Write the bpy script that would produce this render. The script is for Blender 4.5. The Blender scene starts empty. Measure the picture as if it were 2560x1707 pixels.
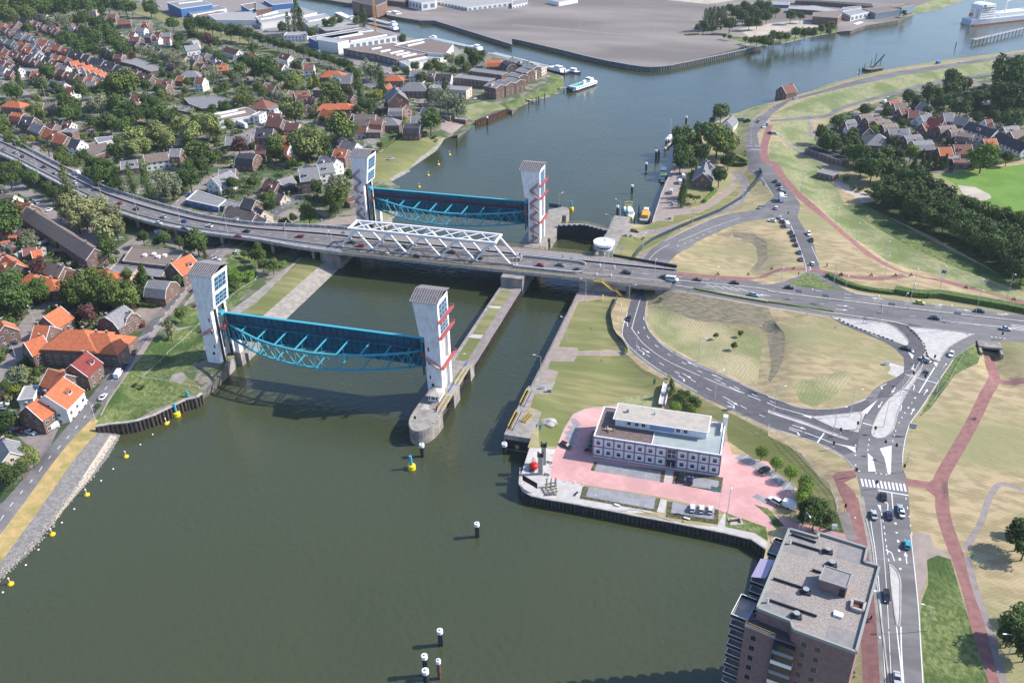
import bpy, bmesh, math, random
import numpy as np
from mathutils import Vector, Matrix
from mathutils.geometry import delaunay_2d_cdt
from mathutils.bvhtree import BVHTree
random.seed(7); np.random.seed(7)
C = bpy.context.scene.collection
SC = bpy.context.scene
R = math.radians
# ---------------------------------------------------------------- camera
CAM = np.array([192.89, -264.904, 186.19]); FPX = 2270.194; YAW = -.291; PITCH = -.519; ROLL = -.02
_F = np.array([math.sin(YAW)*math.cos(PITCH), math.cos(YAW)*math.cos(PITCH), math.sin(PITCH)])
_R0 = np.array([math.cos(YAW), -math.sin(YAW), 0.0]); _U0 = np.cross(_R0, _F)
_R = _R0*math.cos(ROLL)+_U0*math.sin(ROLL); _U = -_R0*math.sin(ROLL)+_U0*math.cos(ROLL)
cam = bpy.data.objects.new('camera', bpy.data.cameras.new('camera')); C.objects.link(cam)
cam.matrix_world = Matrix(((_R[0], _U[0], -_F[0], CAM[0]), (_R[1], _U[1], -_F[1], CAM[1]), (_R[2], _U[2], -_F[2], CAM[2]), (0, 0, 0, 1)))
cam.data.lens = 36*FPX/2560; cam.data.sensor_width = 36; cam.data.clip_end = 9000; cam.data.clip_start = 1
SC.camera = cam
# ---------------------------------------------------------------- light
SUN_EL = 39.3; SUN_AZ = math.degrees(math.atan2(.375, .927))      # azimuth measured from +X towards +Y
w = bpy.data.worlds.new('World'); SC.world = w; w.use_nodes = True
nt = w.node_tree; sky = nt.nodes.new('ShaderNodeTexSky'); sky.sky_type = 'NISHITA'; sky.sun_disc = False
sky.sun_elevation = R(SUN_EL); sky.sun_rotation = R(90-SUN_AZ); sky.altitude = 100; sky.dust_density = 1.2; sky.ozone_density = 1.0
tn = nt.nodes.new('ShaderNodeMix'); tn.data_type = 'RGBA'; tn.blend_type = 'MULTIPLY'; tn.inputs[0].default_value = 1; tn.inputs[7].default_value = (.88, .97, 1.16, 1); nt.links.new(sky.outputs[0], tn.inputs[6]); nt.links.new(tn.outputs[2], nt.nodes['Background'].inputs[0]); nt.nodes['Background'].inputs[1].default_value = .14
sl = bpy.data.lights.new('sun', 'SUN'); sl.energy = 4.7; sl.angle = R(.5); sl.color = (1, .94, .85)
sun = bpy.data.objects.new('sun', sl); C.objects.link(sun)
_d = Vector((math.cos(R(SUN_EL))*math.cos(R(SUN_AZ)), math.cos(R(SUN_EL))*math.sin(R(SUN_AZ)), math.sin(R(SUN_EL))))
sun.rotation_euler = _d.to_track_quat('Z', 'Y').to_euler(); sun.location = (0, 0, 400)
SC.view_settings.view_transform = 'Standard'; SC.view_settings.look = 'None'; SC.view_settings.exposure = 0.58; SC.view_settings.gamma = 1
SC.cycles.max_bounces = 5; SC.cycles.diffuse_bounces = 2; SC.cycles.glossy_bounces = 2; SC.cycles.transparent_max_bounces = 4
SC.cycles.use_denoising = True
# ---------------------------------------------------------------- measuring
TL = {'O': (0, 0, .91875), 'Z1': (1300, 600, 5.8725), 'Z2': (1360, 490, 6.909), 'Z3': (1560, 350, 5.8725), 'Z4': (1780, 1280, 5.345), 'Z5': (1240, 880, 5.6), 'E': (1780, 1480, 3.947), 'S': (0, 0, 1.)}
for _i, _r in enumerate('ABCD'):
 for _j in range(4): TL[_r+str(_j+1)] = (640*_j, [0, 427, 854, 1281][_i], 3.672)
def toks(s):
 """yields (u, v, extra numbers) for each sight written as 'TILE x,y[,extra]'"""
 fr = TL['O']
 for t in s.split():
  if t in TL: fr = TL[t]
  elif t[0] == 'w': yield ('w',)+tuple(map(float, t[1:].split(',')))
  else:
   v = list(map(float, t.split(','))); yield (fr[0]+v[0]/fr[2], fr[1]+v[1]/fr[2])+tuple(v[2:])
def G(u, v, z=0.):
 d = _F+_R*(u-1280)/FPX-_U*(v-853.5)/FPX
 return CAM+(z-CAM[2])/d[2]*d
def proj(p):
 x = np.array(p, float)-CAM; z = x@_F
 return 1280+FPX*(x@_R)/z, 853.5-FPX*(x@_U)/z
def at(s, z): return [G(t[0], t[1], z)[:2] if t[0] != 'w' else np.array(t[1:3]) for t in toks(s)]
# ---------------------------------------------------------------- terrain height
BASE = 3.0
_seg = []    # ax ay bx by za zb hw slope sign
_plat = []   # (polygon Nx2, z, slope)
def ridge(pts, hw, sl, sign=1):
 for a, b in zip(pts, pts[1:]): _seg.append((a[0], a[1], b[0], b[1], a[2], b[2], hw, sl, sign))
def zpts(s, z=None):
 out = []
 for t in toks(s):
  if t[0] == 'w': out.append(t[1:4])
  else:
   zz = t[2] if len(t) > 2 else z; g = G(t[0], t[1], zz); out.append((g[0], g[1], zz))
 return out
def plateau(pts, z, sl): _plat.append((np.array(pts, float)[:, :2], z, sl))
def _inside(P, poly):
 x, y = P[:, 0], P[:, 1]; ins = np.zeros(len(P), bool); n = len(poly)
 for i in range(n):
  x1, y1 = poly[i]; x2, y2 = poly[(i+1) % n]
  if y1 == y2: continue
  c = ((y1 > y) != (y2 > y)) & (x < (x2-x1)*(y-y1)/(y2-y1)+x1); ins ^= c
 return ins
def _dseg(P, a, b):
 ab = b-a; L = max(ab@ab, 1e-9); t = np.clip(((P-a)@ab)/L, 0, 1)
 return np.hypot(*(P-(a+t[:, None]*ab)).T), t
def Hn(P):
 P = np.asarray(P, float)[:, :2]; h = np.full(len(P), BASE)
 for poly, z, sl in _plat:
  ins = _inside(P, poly); d = np.full(len(P), 1e9)
  for i in range(len(poly)): d = np.minimum(d, _dseg(P, poly[i], poly[(i+1) % len(poly)])[0])
  h = np.maximum(h, np.where(ins, z, z-sl*d))
 for sgn in (1, -1):
  for s in _seg:
   if s[8] != sgn: continue
   d, t = _dseg(P, np.array(s[0:2]), np.array(s[2:4])); z = s[4]+(s[5]-s[4])*t; q = np.maximum(d-s[6], 0)*s[7]
   h = np.maximum(h, z-q) if sgn > 0 else np.minimum(h, z+q)
 return h
HG = {}
def bake():      # a raster of the terrain for quick placing; the ground mesh itself uses Hn
 st = 2.5; xs = np.arange(-1000, 760, st); ys = np.arange(-230, 1150, st); X, Y = np.meshgrid(xs, ys)
 P = np.stack([X.ravel(), Y.ravel()], 1); HG['z'] = Hn(P).reshape(X.shape); HG['p'] = (-1000., -230., st)
def Hq(P):
 P = np.asarray(P, float); z = HG['z']; x0, y0, st = HG['p']
 fx = np.clip((P[:, 0]-x0)/st, 0, z.shape[1]-1.001); fy = np.clip((P[:, 1]-y0)/st, 0, z.shape[0]-1.001)
 i = fx.astype(int); j = fy.astype(int); a = fx-i; b = fy-j
 return (z[j, i]*(1-a)+z[j, i+1]*a)*(1-b)+(z[j+1, i]*(1-a)+z[j+1, i+1]*a)*b
def H(x, y): return float(Hq([[x, y]])[0])
_zs = np.arange(14, -.01, -.5)
def _solve(uv):
 """many sights -> the points where they meet the terrain"""
 uv = np.asarray(uv, float)[:, :2]
 d = _F[None]+np.outer((uv[:, 0]-1280)/FPX, _R)-np.outer((uv[:, 1]-853.5)/FPX, _U)
 n = len(uv); res = np.zeros((n, 3)); done = np.zeros(n, bool)
 z = 14.; dz = .4; prev = None
 while z > -.6:
  P = CAM[None]+((z-CAM[2])/d[:, 2])[:, None]*d; g = z-Hq(P)
  hit = (g <= 0) & ~done
  if prev is not None:
   gp, Pp = prev; t = gp/np.maximum(gp-g, 1e-9); t = np.clip(t, 0, 1)
   res[hit] = (Pp+(P-Pp)*t[:, None])[hit]
  else: res[hit] = P[hit]
  done |= hit; prev = (g, P); z -= dz
 res[~done] = P[~done]
 return res
def ground(u, v):
 return _solve([[u, v]])[0]
def gpts(s):
 """sights -> terrain points; 'wX,Y' gives a world point"""
 tk = list(toks(s)); uv = [t[:2] if t[0] != 'w' else (1280, 853) for t in tk]; r = _solve(uv)
 return [np.array([t[1], t[2], H(t[1], t[2])]) if t[0] == 'w' else r[i] for i, t in enumerate(tk)]
def gpt(s): return gpts(s)[0]
# ---------------------------------------------------------------- materials
def mat(name, col, rough=.8, col2=None, scale=1., detail=3., metal=0., spec=.3, bump=0., bscale=None, col3=None, scale3=.03, aniso=None, vary=0., mixw=(.42, .58), coat=0., wave=None):
 m = bpy.data.materials.new(name); m.use_nodes = True; n = m.node_tree.nodes; l = m.node_tree.links; b = n['Principled BSDF']
 b.inputs['Roughness'].default_value = rough; b.inputs['Metallic'].default_value = metal; b.inputs['Specular IOR Level'].default_value = spec
 b.inputs['Coat Weight'].default_value = coat
 c = (*col, 1); b.inputs['Base Color'].default_value = c; m.diffuse_color = c
 out = None
 if col2 or col3 or bump:
  g = n.new('ShaderNodeNewGeometry'); mp = n.new('ShaderNodeMapping'); l.new(g.outputs['Position'], mp.inputs[0])
  if aniso: mp.inputs['Rotation'].default_value = (0, 0, aniso[0]); mp.inputs['Scale'].default_value = (aniso[1], 1, 1)
 def noisemix(ca, cb, sc, det, w):
  t = n.new('ShaderNodeTexNoise'); t.inputs['Scale'].default_value = sc; t.inputs['Detail'].default_value = det; l.new(mp.outputs[0], t.inputs['Vector'])
  r = n.new('ShaderNodeMapRange'); r.inputs[1].default_value = w[0]; r.inputs[2].default_value = w[1]; l.new(t.outputs[0], r.inputs[0])
  x = n.new('ShaderNodeMix'); x.data_type = 'RGBA'; l.new(r.outputs[0], x.inputs[0])
  for s, cc in ((6, ca), (7, cb)):
   if isinstance(cc, tuple): x.inputs[s].default_value = (*cc, 1)
   else: l.new(cc, x.inputs[s])
  return x.outputs[2]
 if col2: out = noisemix(tuple(col), tuple(col2), scale, detail, mixw)
 if col3: out = noisemix(out if out else tuple(col), tuple(col3), scale3, 4., (.45, .62))
 if wave:     # mowing lines: (bands per metre, direction, darkening)
  wt = n.new('ShaderNodeTexWave'); wt.inputs['Scale'].default_value = wave[0]; wt.inputs['Distortion'].default_value = 9; wt.inputs['Detail'].default_value = 3; wt.inputs['Detail Scale'].default_value = .25
  m2 = n.new('ShaderNodeMapping'); l.new(g.outputs['Position'], m2.inputs[0]); m2.inputs['Rotation'].default_value = (0, 0, wave[1]); l.new(m2.outputs[0], wt.inputs['Vector'])
  r = n.new('ShaderNodeMapRange'); r.inputs[3].default_value = 1-wave[2]; r.inputs[4].default_value = 1+wave[2]*.6; l.new(wt.outputs[1], r.inputs[0])
  hs = n.new('ShaderNodeHueSaturation'); l.new(r.outputs[0], hs.inputs['Value']); l.new(out, hs.inputs['Color']); out = hs.outputs[0]
 if vary:
  oi = n.new('ShaderNodeObjectInfo'); r = n.new('ShaderNodeMapRange'); r.inputs[3].default_value = 1-vary; r.inputs[4].default_value = 1+vary; l.new(oi.outputs['Random'], r.inputs[0])
  hs = n.new('ShaderNodeHueSaturation'); l.new(r.outputs[0], hs.inputs['Value'])
  if out: l.new(out, hs.inputs['Color'])
  else: hs.inputs['Color'].default_value = c
  out = hs.outputs[0]
 if out: l.new(out, b.inputs['Base Color'])
 if bump:
  t = n.new('ShaderNodeTexNoise'); t.inputs['Scale'].default_value = bscale or scale; t.inputs['Detail'].default_value = 4; l.new(mp.outputs[0], t.inputs['Vector'])
  bp = n.new('ShaderNodeBump'); bp.inputs['Strength'].default_value = 1; bp.inputs['Distance'].default_value = bump; l.new(t.outputs[0], bp.inputs['Height']); l.new(bp.outputs[0], b.inputs['Normal'])
 return m
MC = {}
def simple(name, col, rough=.6, **k):
 if name not in MC: MC[name] = mat(name, col, rough, **k)
 return MC[name]
# ---------------------------------------------------------------- object helpers
def tag(o, label=None, cat=None, group=None, kind=None):
 if label: o['label'] = label
 if cat: o['category'] = cat
 if group: o['group'] = group
 if kind: o['kind'] = kind
 return o
def empty(name, loc=(0, 0, 0), rz=0., label=None, cat=None, group=None):
 o = bpy.data.objects.new(name, None); C.objects.link(o); o.location = loc; o.rotation_euler = (0, 0, rz); o.empty_display_size = .1
 return tag(o, label, cat, group)
def link(name, me, parent=None, loc=None):
 o = bpy.data.objects.new(name, me); C.objects.link(o)
 if parent: o.parent = parent
 if loc is not None: o.location = loc
 return o
def copy_tree(o, parent=None):
 c = o.copy(); C.objects.link(c)
 if parent: c.parent = parent
 for ch in list(o.children): copy_tree(ch, c)
 return c
class MB:
 """collects boxes, prisms, bars and tubes into one mesh with material slots"""
 def __init__(s): s.v = []; s.f = []; s.m = []; s.mats = []
 def mi(s, m):
  if m is None: return 0
  if m not in s.mats: s.mats.append(m)
  return s.mats.index(m)
 def add(s, vs, fs, m=None):
  k = len(s.v); s.v += [tuple(map(float, p)) for p in vs]; i = s.mi(m)
  for f in fs: s.f.append([k+a for a in f]); s.m.append(i)
 def box(s, x0, x1, y0, y1, z0, z1, m=None):
  s.add([(x0, y0, z0), (x1, y0, z0), (x1, y1, z0), (x0, y1, z0), (x0, y0, z1), (x1, y0, z1), (x1, y1, z1), (x0, y1, z1)],
    [(0, 3, 2, 1), (4, 5, 6, 7), (0, 1, 5, 4), (1, 2, 6, 5), (2, 3, 7, 6), (3, 0, 4, 7)], m)
 def prism(s, poly, z0, z1, m=None, mtop=None):
  n = len(poly); a = sum(poly[i][0]*poly[(i+1) % n][1]-poly[(i+1) % n][0]*poly[i][1] for i in range(n))
  if a < 0: poly = poly[::-1]
  zz0 = z0 if hasattr(z0, '__len__') else [z0]*n; zz1 = z1 if hasattr(z1, '__len__') else [z1]*n
  vs = [(p[0], p[1], zz0[i]) for i, p in enumerate(poly)]+[(p[0], p[1], zz1[i]) for i, p in enumerate(poly)]
  s.add(vs, [(i, (i+1) % n, n+(i+1) % n, n+i) for i in range(n)]+[tuple(range(n-1, -1, -1))], m)
  s.add(vs[n:], [tuple(range(n))], mtop or m)
 def bar(s, a, b, w, h=None, m=None, up=(0, 0, 1)):
  a = Vector(a); b = Vector(b); h = h or w; d = (b-a)
  if d.length < 1e-6: return
  d.normalize(); u = Vector(up)
  if abs(d.dot(u)) > .98: u = Vector((0, 1, 0))
  r = d.cross(u).normalized()*w/2; t = r.cross(d).normalized()*h/2
  vs = [p+x for p in (a, b) for x in (-r-t, r-t, r+t, -r+t)]
  s.add(vs, [(0, 1, 2, 3), (4, 7, 6, 5), (0, 4, 5, 1), (1, 5, 6, 2), (2, 6, 7, 3), (3, 7, 4, 0)], m)
 def tube(s, a, b, r, r2=None, n=8, m=None, caps=True):
  a = Vector(a); b = Vector(b); r2 = r if r2 is None else r2; d = (b-a).normalized(); u = Vector((0, 0, 1)) if abs(d.z) < .95 else Vector((1, 0, 0))
  x = d.cross(u).normalized(); y = d.cross(x)
  vs = [a+(x*math.cos(t)+y*math.sin(t))*r for t in [2*math.pi*i/n for i in range(n)]]+[b+(x*math.cos(t)+y*math.sin(t))*r2 for t in [2*math.pi*i/n for i in range(n)]]
  fs = [(i, n+i, n+(i+1) % n, (i+1) % n) for i in range(n)]
  if caps: fs += [tuple(range(n)), tuple(range(2*n-1, n-1, -1))]
  s.add(vs, fs, m)
 def lathe(s, prof, c=(0, 0, 0), n=16, m=None):
  vs = []
  for r, z in prof: vs += [(c[0]+r*math.cos(2*math.pi*i/n), c[1]+r*math.sin(2*math.pi*i/n), c[2]+z) for i in range(n)]
  fs = [(j*n+i, j*n+(i+1) % n, (j+1)*n+(i+1) % n, (j+1)*n+i) for j in range(len(prof)-1) for i in range(n)]
  fs += [tuple(range(n-1, -1, -1)), tuple(range((len(prof)-1)*n, len(prof)*n))]
  s.add(vs, fs, m)
 def xf(s, M, start=0):
  for i in range(start, len(s.v)): s.v[i] = tuple(M @ Vector(s.v[i]))
 def mesh(s, name, m=None, smooth=False):
  me = bpy.data.meshes.new(name); me.from_pydata(s.v, [], s.f)
  if m is not None: me.materials.append(m)
  else:
   for x in s.mats: me.materials.append(x)
   me.polygons.foreach_set('material_index', s.m)
  if smooth: me.polygons.foreach_set('use_smooth', [True]*len(s.f))
  me.update(); return me
 def build(s, name, m=None, parent=None, smooth=False, loc=None): return link(name, s.mesh(name, m, smooth), parent, loc)
# ================================================================ terrain features
P1 = zpts('1800,920 1835,800 1815,740 1700,700 1580,672 1580,650 1740,655 1800,620 1800,570 1770,540 1700,528 1830,470 1745,400 1718,300 1760,245 1850,213 2100,150 2352,112 w900,1000,0 w900,420,0 2352,126 2100,180 1900,228 1792,290 1775,330 1810,400 1860,450 1910,530 2050,620 2200,668 2352,690 w900,100,0 w600,-300,0 w238,-300,0 w236,-90,0 1990,1300 1960,1240 1942,1130 1955,1060 1850,1000', 6.5)
P1 = [(p[0], p[1]) for p in P1]
plateau(P1, 6.5, .3)
ridge([(160, 105, 10.), (200, 99, 8.8), (250, 100, 7.3), (300, 103, 6.5)], 13, .42)
ridge(zpts('1462,700,4.0 1462,740,4.0 1480,800,4.2 1550,860,4.6 1640,912,5.2 1800,985,6 1950,1040,6.5'), 8, .4)
ridge(zpts('1478,612,4.2 1540,560,4.4 1620,520,5 1750,480,6.2 1830,465,6.5'), 7, .35)
ridge(zpts('-150,1420,5 0,1225,5 40,1170,5 150,1050,5 230,930,5 330,800,5 430,690,5 480,610,5 600,520,5 700,450,5 800,360,5 900,290,5 925,235,5 890,190,4'), 6, .4)
ridge([(122, -24, 6.), (122, -2, 6.)], 4.8, .3)
ridge([(128, 2, 4.3), (128, 85, 4.3)], 12, .3)
ridge([(122, 152, 6.), (122, 176, 6.)], 4.5, .4)
ridge([(124, 118, 5.), (124, 150, 5.)], 8, .3)
plateau(zpts('A3 0,365 700,525 1080,600 1350,614 2285,425 A4 400,320 800,230 1560,90 1800,-40 O 2200,-300 900,-300 A2 1200,100 1640,195', 3.9), 3.9, .2)
plateau([(-22, -22), (-1.4, -14), (-1.4, 12), (-22, 12)], 5.2, .35)
# cuts: the underpass road, the cycle tunnel, the shores
ridge(zpts('1474,630,4 1466,660,4 1460,700,4 1470,760,4 1495,830,4.4', 4), 6.5, .75, -1)
ridge(zpts('2278,816,3.2 2285,850,3.6 2310,885,5.2 2300,900,6'), 3.2, .9, -1)
ridge(zpts('-130,1620 D1 -200,780 0,610 150,470 300,330 550,20 C1 700,1400 860,1220 1000,1040 1080,900 1120,820', 0), .3, .32, -1)
ridge([(-1.5, 16, 0), (-1.5, 109, 0)], .2, .36, -1)
ridge(zpts('B2 1230,470 1300,390', 0), .2, .4, -1)
ridge(zpts('B2 1315,140 1240,100 1420,0 A2 1400,1560 1560,1450 1660,1380 1730,1275 1770,1260 2010,1150', 0), .2, .35, -1)
ridge(zpts('A3 0,1022 60,985 140,952 300,905 440,855 480,790 470,700', 0), .2, .3, -1)
ridge(zpts('A3 2290,440 A4 0,430 130,405 380,345 620,300 660,290', 0), .2, .3, -1)
ridge(zpts('A4 1240,155 1340,135 1560,90 1700,50 1800,0 1850,-50', 0), .2, .2, -1)
ridge(zpts('A3 2010,1050 2160,1000 2350,945 A4 370,845 590,765 880,690 1200,625 1500,572 1850,525 2350,460 2700,415', 0), .2, .3, -1)
bake()
# ================================================================ ground materials
GM = {}
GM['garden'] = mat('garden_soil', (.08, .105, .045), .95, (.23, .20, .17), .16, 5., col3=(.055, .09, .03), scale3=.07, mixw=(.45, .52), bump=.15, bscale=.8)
GM['dry'] = mat('dry_grass', (.40, .315, .185), .95, (.28, .225, .125), .35, 8., col3=(.25, .235, .115), scale3=.022, bump=.25, bscale=.9, aniso=(.5, .45), wave=(.3, .9, .06))
GM['lawn'] = mat('mown_grass', (.17, .175, .065), .95, (.25, .225, .105), .3, 8., col3=(.125, .145, .045), scale3=.03, bump=.1, bscale=1., aniso=(-.1, .15), wave=(.27, 1.5, .06))
GM['lush'] = mat('long_grass', (.085, .125, .03), .95, (.17, .195, .075), .6, 8., col3=(.05, .09, .02), scale3=.08, bump=.5, bscale=.9)
GM['verge'] = mat('rough_verge_grass', (.20, .22, .10), .95, (.28, .27, .145), .4, 8., col3=(.14, .175, .065), scale3=.06, bump=.4, bscale=.8)
GM['field'] = mat('sports_grass', (.10, .20, .025), .9, (.13, .23, .035), .08, 4.)
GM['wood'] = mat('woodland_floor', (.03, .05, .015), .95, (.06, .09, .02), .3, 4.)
GM['asphalt'] = mat('asphalt', (.145, .14, .142), .85, (.175, .168, .168), .5, 8., col3=(.115, .112, .116), scale3=.09, aniso=(.1, .35))
GM['asphalt_new'] = mat('dark_asphalt', (.085, .083, .092), .85, (.105, .1, .11), .5, 6.)
GM['street'] = mat('paver_street', (.21, .185, .175), .9, (.26, .225, .21), .35, 6.)
GM['red'] = mat('red_asphalt', (.215, .105, .095), .9, (.26, .13, .12), .5, 5.)
GM['pink'] = mat('pink_pavers', (.52, .29, .28), .85, (.58, .325, .315), .4, 8., col3=(.47, .265, .255), scale3=.12, bump=.04, bscale=5.)
GM['bay'] = mat('grey_parking_pavers', (.22, .22, .24), .85, (.27, .27, .285), .5, 5.)
GM['pale'] = mat('pale_concrete_paving', (.41, .39, .37), .85, (.47, .45, .43), .5, 5.)
GM['brown'] = mat('brown_brick_paving', (.31, .25, .22), .9, (.26, .215, .19), .4, 6.)
GM['mead'] = mat('patchy_meadow', (.36, .31, .18), .95, (.19, .205, .09), .06, 9., mixw=(.38, .6), bump=.25, bscale=.9, wave=(.25, .3, .1))
GM['plain'] = mat('gravel_plain', (.20, .175, .16), .95, (.245, .215, .195), .03, 7., col3=(.15, .13, .12), scale3=.012, aniso=(.15, .35))
GM['sand'] = mat('sand', (.46, .40, .33), .95, (.38, .33, .27), .1, 5.)
GM['orange'] = mat('dry_dike_grass', (.37, .26, .12), .95, (.28, .22, .09), .4, 8., col3=(.17, .17, .05), scale3=.07, bump=.15, bscale=1.)
GM['stone'] = mat('dark_basalt_revetment', (.15, .145, .14), .9, (.21, .20, .195), .9, 9., bump=.25, bscale=2.5)
GM['conc'] = mat('weathered_concrete', (.30, .275, .245), .9, (.23, .21, .185), .4, 8.)
GM['bed'] = mat('planting_bed', (.05, .06, .025), .95, (.13, .12, .07), 1.5, 4., bump=.4, bscale=2.5)
GM['plough'] = mat('dark_mown_bank', (.19, .165, .11), .95, (.27, .23, .155), .9, 8., bump=.35, bscale=1.2, aniso=(.6, .3))
GM['ditch'] = mat('ditch_water', (.03, .045, .03), .15)
# region: (object name, material, [outlines])   later ones lie over earlier ones
REG = []
def reg(name, m, s, kind=None): REG.append((name, m, [p[:2] for p in gpts(s)]))
def ribbon(name, m, s, wd):
 P = [p[:2] for p in gpts(s)]; n = len(P); Q = []
 # smooth the centreline
 for _ in range(2):
  Q = [P[0]]
  for a, b in zip(P, P[1:]): Q += [a*.75+b*.25, a*.25+b*.75]
  Q.append(P[-1]); P = Q
 L = []; Rr = []
 for i in range(len(P)):
  t = P[min(i+1, len(P)-1)]-P[max(i-1, 0)]; t = t/np.hypot(*t); nn = np.array([-t[1], t[0]]); ww = wd/2
  L.append(P[i]+nn*ww); Rr.append(P[i]-nn*ww)
 REG.append((name, m, L+Rr[::-1]))
# --- the land masses
NL = 3
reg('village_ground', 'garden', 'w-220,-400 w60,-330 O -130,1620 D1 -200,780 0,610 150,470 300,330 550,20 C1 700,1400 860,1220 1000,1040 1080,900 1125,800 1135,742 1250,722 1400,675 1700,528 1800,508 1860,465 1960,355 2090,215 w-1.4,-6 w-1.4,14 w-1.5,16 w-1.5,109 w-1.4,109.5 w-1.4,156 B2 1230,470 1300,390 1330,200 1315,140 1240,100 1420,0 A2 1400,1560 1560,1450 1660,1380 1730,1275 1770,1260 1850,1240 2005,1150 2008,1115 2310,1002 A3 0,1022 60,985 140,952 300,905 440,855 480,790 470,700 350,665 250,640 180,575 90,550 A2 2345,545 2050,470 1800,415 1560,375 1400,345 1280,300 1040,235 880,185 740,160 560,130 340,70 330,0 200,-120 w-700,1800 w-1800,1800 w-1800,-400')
reg('riverside_ground', 'dry', 'w118,-24.5 w126.8,-24.5 w126.8,-28.5 C3 160,975 110,1130 72,1250 70,1300 105,1370 180,1412 345,1447 520,1475 1000,1566 D3 1130,25 1520,97 1940,180 2200,242 2330,330 w204,-70 w203,-95 w198,-122 w196,-200 w240,-420 w1500,-420 w1500,1000 w700,1100 A4 2700,410 2350,457 1850,522 1500,568 1200,620 880,685 590,762 370,842 A3 2350,945 2160,1000 2010,1050 1960,1080 1800,1150 1500,1260 1480,1380 Z3 735,100 735,250 720,400 650,560 560,760 450,1050 400,1160 Z2 2030,0 1930,330 1890,420 1840,485 1740,500 1500,478 w126,171 w126,180 w118,180')
reg('industrial_ground', 'plain', 'A3 0,355 660,510 1080,595 1200,612 1350,612 1600,570 2285,420 A4 0,428 130,403 380,343 620,298 680,290 760,285 900,235 1200,190 1240,155 1340,135 1560,90 1700,50 1800,0 1900,-120 w700,2200 w-300,2200 O 500,-150 A2 400,-40 650,0 870,35 1180,60 1200,140 1340,165 1500,190 1640,190 2350,405')
# --- left bank
reg('village_street', 'street', 'A1 0,1240 260,1290 500,1340 700,1560 B1 0,0')
reg('grass_field', 'lawn', 'A1 1230,100 1340,60 1480,110 1640,190 1700,230 1600,240 1450,170 1250,130')
ribbon('grass_verge', 'lawn', 'A1 1240,60 1600,190 2000,320 2350,430 A2 200,480 560,610 860,720', 13)
ribbon('village_road', 'asphalt', 'A1 1300,20 1700,120 2100,260 2350,330 A2 0,400 300,470 640,600 920,700 1060,800 1300,860 1420,900', 5)
reg('industrial_yard', 'street', 'A1 1230,-60 1300,30 1560,120 2200,230 2350,280 A2 0,330 260,330 560,420 760,500 900,590 1200,690 1500,650 1700,600 1900,480 1800,410 1560,375 1280,300 1040,235 740,160 340,70 330,0 300,-60')
ribbon('dike_road', 'asphalt', '-60,1280 0,1195 70,1105 150,1010 200,950 260,870 330,780 430,660 480,590 560,530 640,485 700,440 780,375 850,325 905,280 925,245 915,215 880,195 830,180', 7)
ribbon('dike_grass', 'orange', '-70,1350 0,1262 60,1180 130,1080 190,1005 228,965', 5)
ribbon('pavement', 'brown', '238,955 290,870 330,800 370,740 420,680 470,620', 2.4)
reg('stone_bank', 'stone', '-150,1470 -60,1340 0,1255 60,1175 130,1080 200,1000 240,978 C1 1000,790 1120,805 1080,900 1000,1040 860,1220 700,1400 590,1530 D1 440,180 300,330 150,470 0,610 -200,780 O -130,1620 -260,1740')
ribbon('dike_grass', 'orange', '-70,1350 0,1262 60,1180 130,1080 190,1005 228,965', 5)
ribbon('rubble_strip', 'sand', '-60,1450 0,1372 70,1280 140,1180 215,1072 262,1000', 2.2)
reg('rough_grass', 'lush', 'C1 870,770 1060,460 1240,200 1400,40 B1 1660,1460 1840,1410 C1 1880,130 1780,200 1650,300 1860,440 1690,520 1250,715')
reg('bank_grass', 'lawn', 'C1 1650,300 1780,360 1860,440 1790,470 1560,380')
reg('bare_soil', 'conc', 'C1 1580,300 1680,280 1720,330 1660,380 1560,350')
ribbon('footpath', 'conc', 'B1 1230,1566 1500,1440 1700,1240 1800,1110 1950,960', 1.6)
reg('rough_grass', 'lush', 'B1 1640,1440 2080,1310 2350,1010 B2 0,870 420,560 620,420 560,380 100,560 B1 2200,700 2000,900 1800,1200 1500,1380')
reg('bank_path', 'conc', 'B2 400,800 430,790 0,1215 B1 2200,1310 2080,1310 B2 -50,1150')
reg('bank_grass', 'lawn', 'B2 430,805 720,880 180,1350 B1 2200,1315 B2 0,1215')
reg('concrete_bank', 'conc', 'w-10,20 w-1.4,20 w-1.4,109 w-9,109')
reg('bank_grass', 'lawn', 'A2 1340,1255 1640,1290 1690,1250 1720,1280 1650,1380 1540,1450 1400,1550 B2 1420,0 1310,130 1180,110 1050,80 1090,0 A2 1110,1560 1080,1500 1100,1430')
ribbon('concrete_bank', 'conc', 'B2 1240,90 1330,30 1420,-5 A2 1500,1470 1610,1400 1700,1320 1730,1265', 3)
reg('bank_grass', 'lawn', 'B2 1100,360 1230,360 1280,385 1180,450 1100,440')
reg('brown_yard', 'brown', 'B2 730,430 930,410 930,480 850,560 700,520 560,490')
reg('brown_yard', 'brown', 'A2 1700,1110 1940,1120 1800,1230 1700,1190')
reg('waste_ground', 'verge', 'A2 1920,970 2100,930 2260,970 2300,1000 2010,1110 1920,1090')
reg('bank_grass', 'lush', 'A3 0,920 100,900 400,760 340,690 480,720 470,830 150,930 0,1000 A2 2280,960 2350,920')
reg('forecourt', 'brown', 'B1 1380,1150 1540,1290 1350,1400 1250,1290')
reg('village_street', 'street', 'C1 80,790 560,740 440,1000 380,1060 200,900')
ribbon('village_street', 'street', 'C1 -100,500 60,300 150,100 200,0 B1 260,1400 420,1230 560,1200 620,1130', 8)
ribbon('village_street', 'street', 'B1 100,100 260,250 480,430 700,560 900,700 1080,760 1250,650 1400,560 1700,700 2100,760', 9)
ribbon('village_street', 'street', 'B1 860,1000 1100,830 1230,720', 5)
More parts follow.
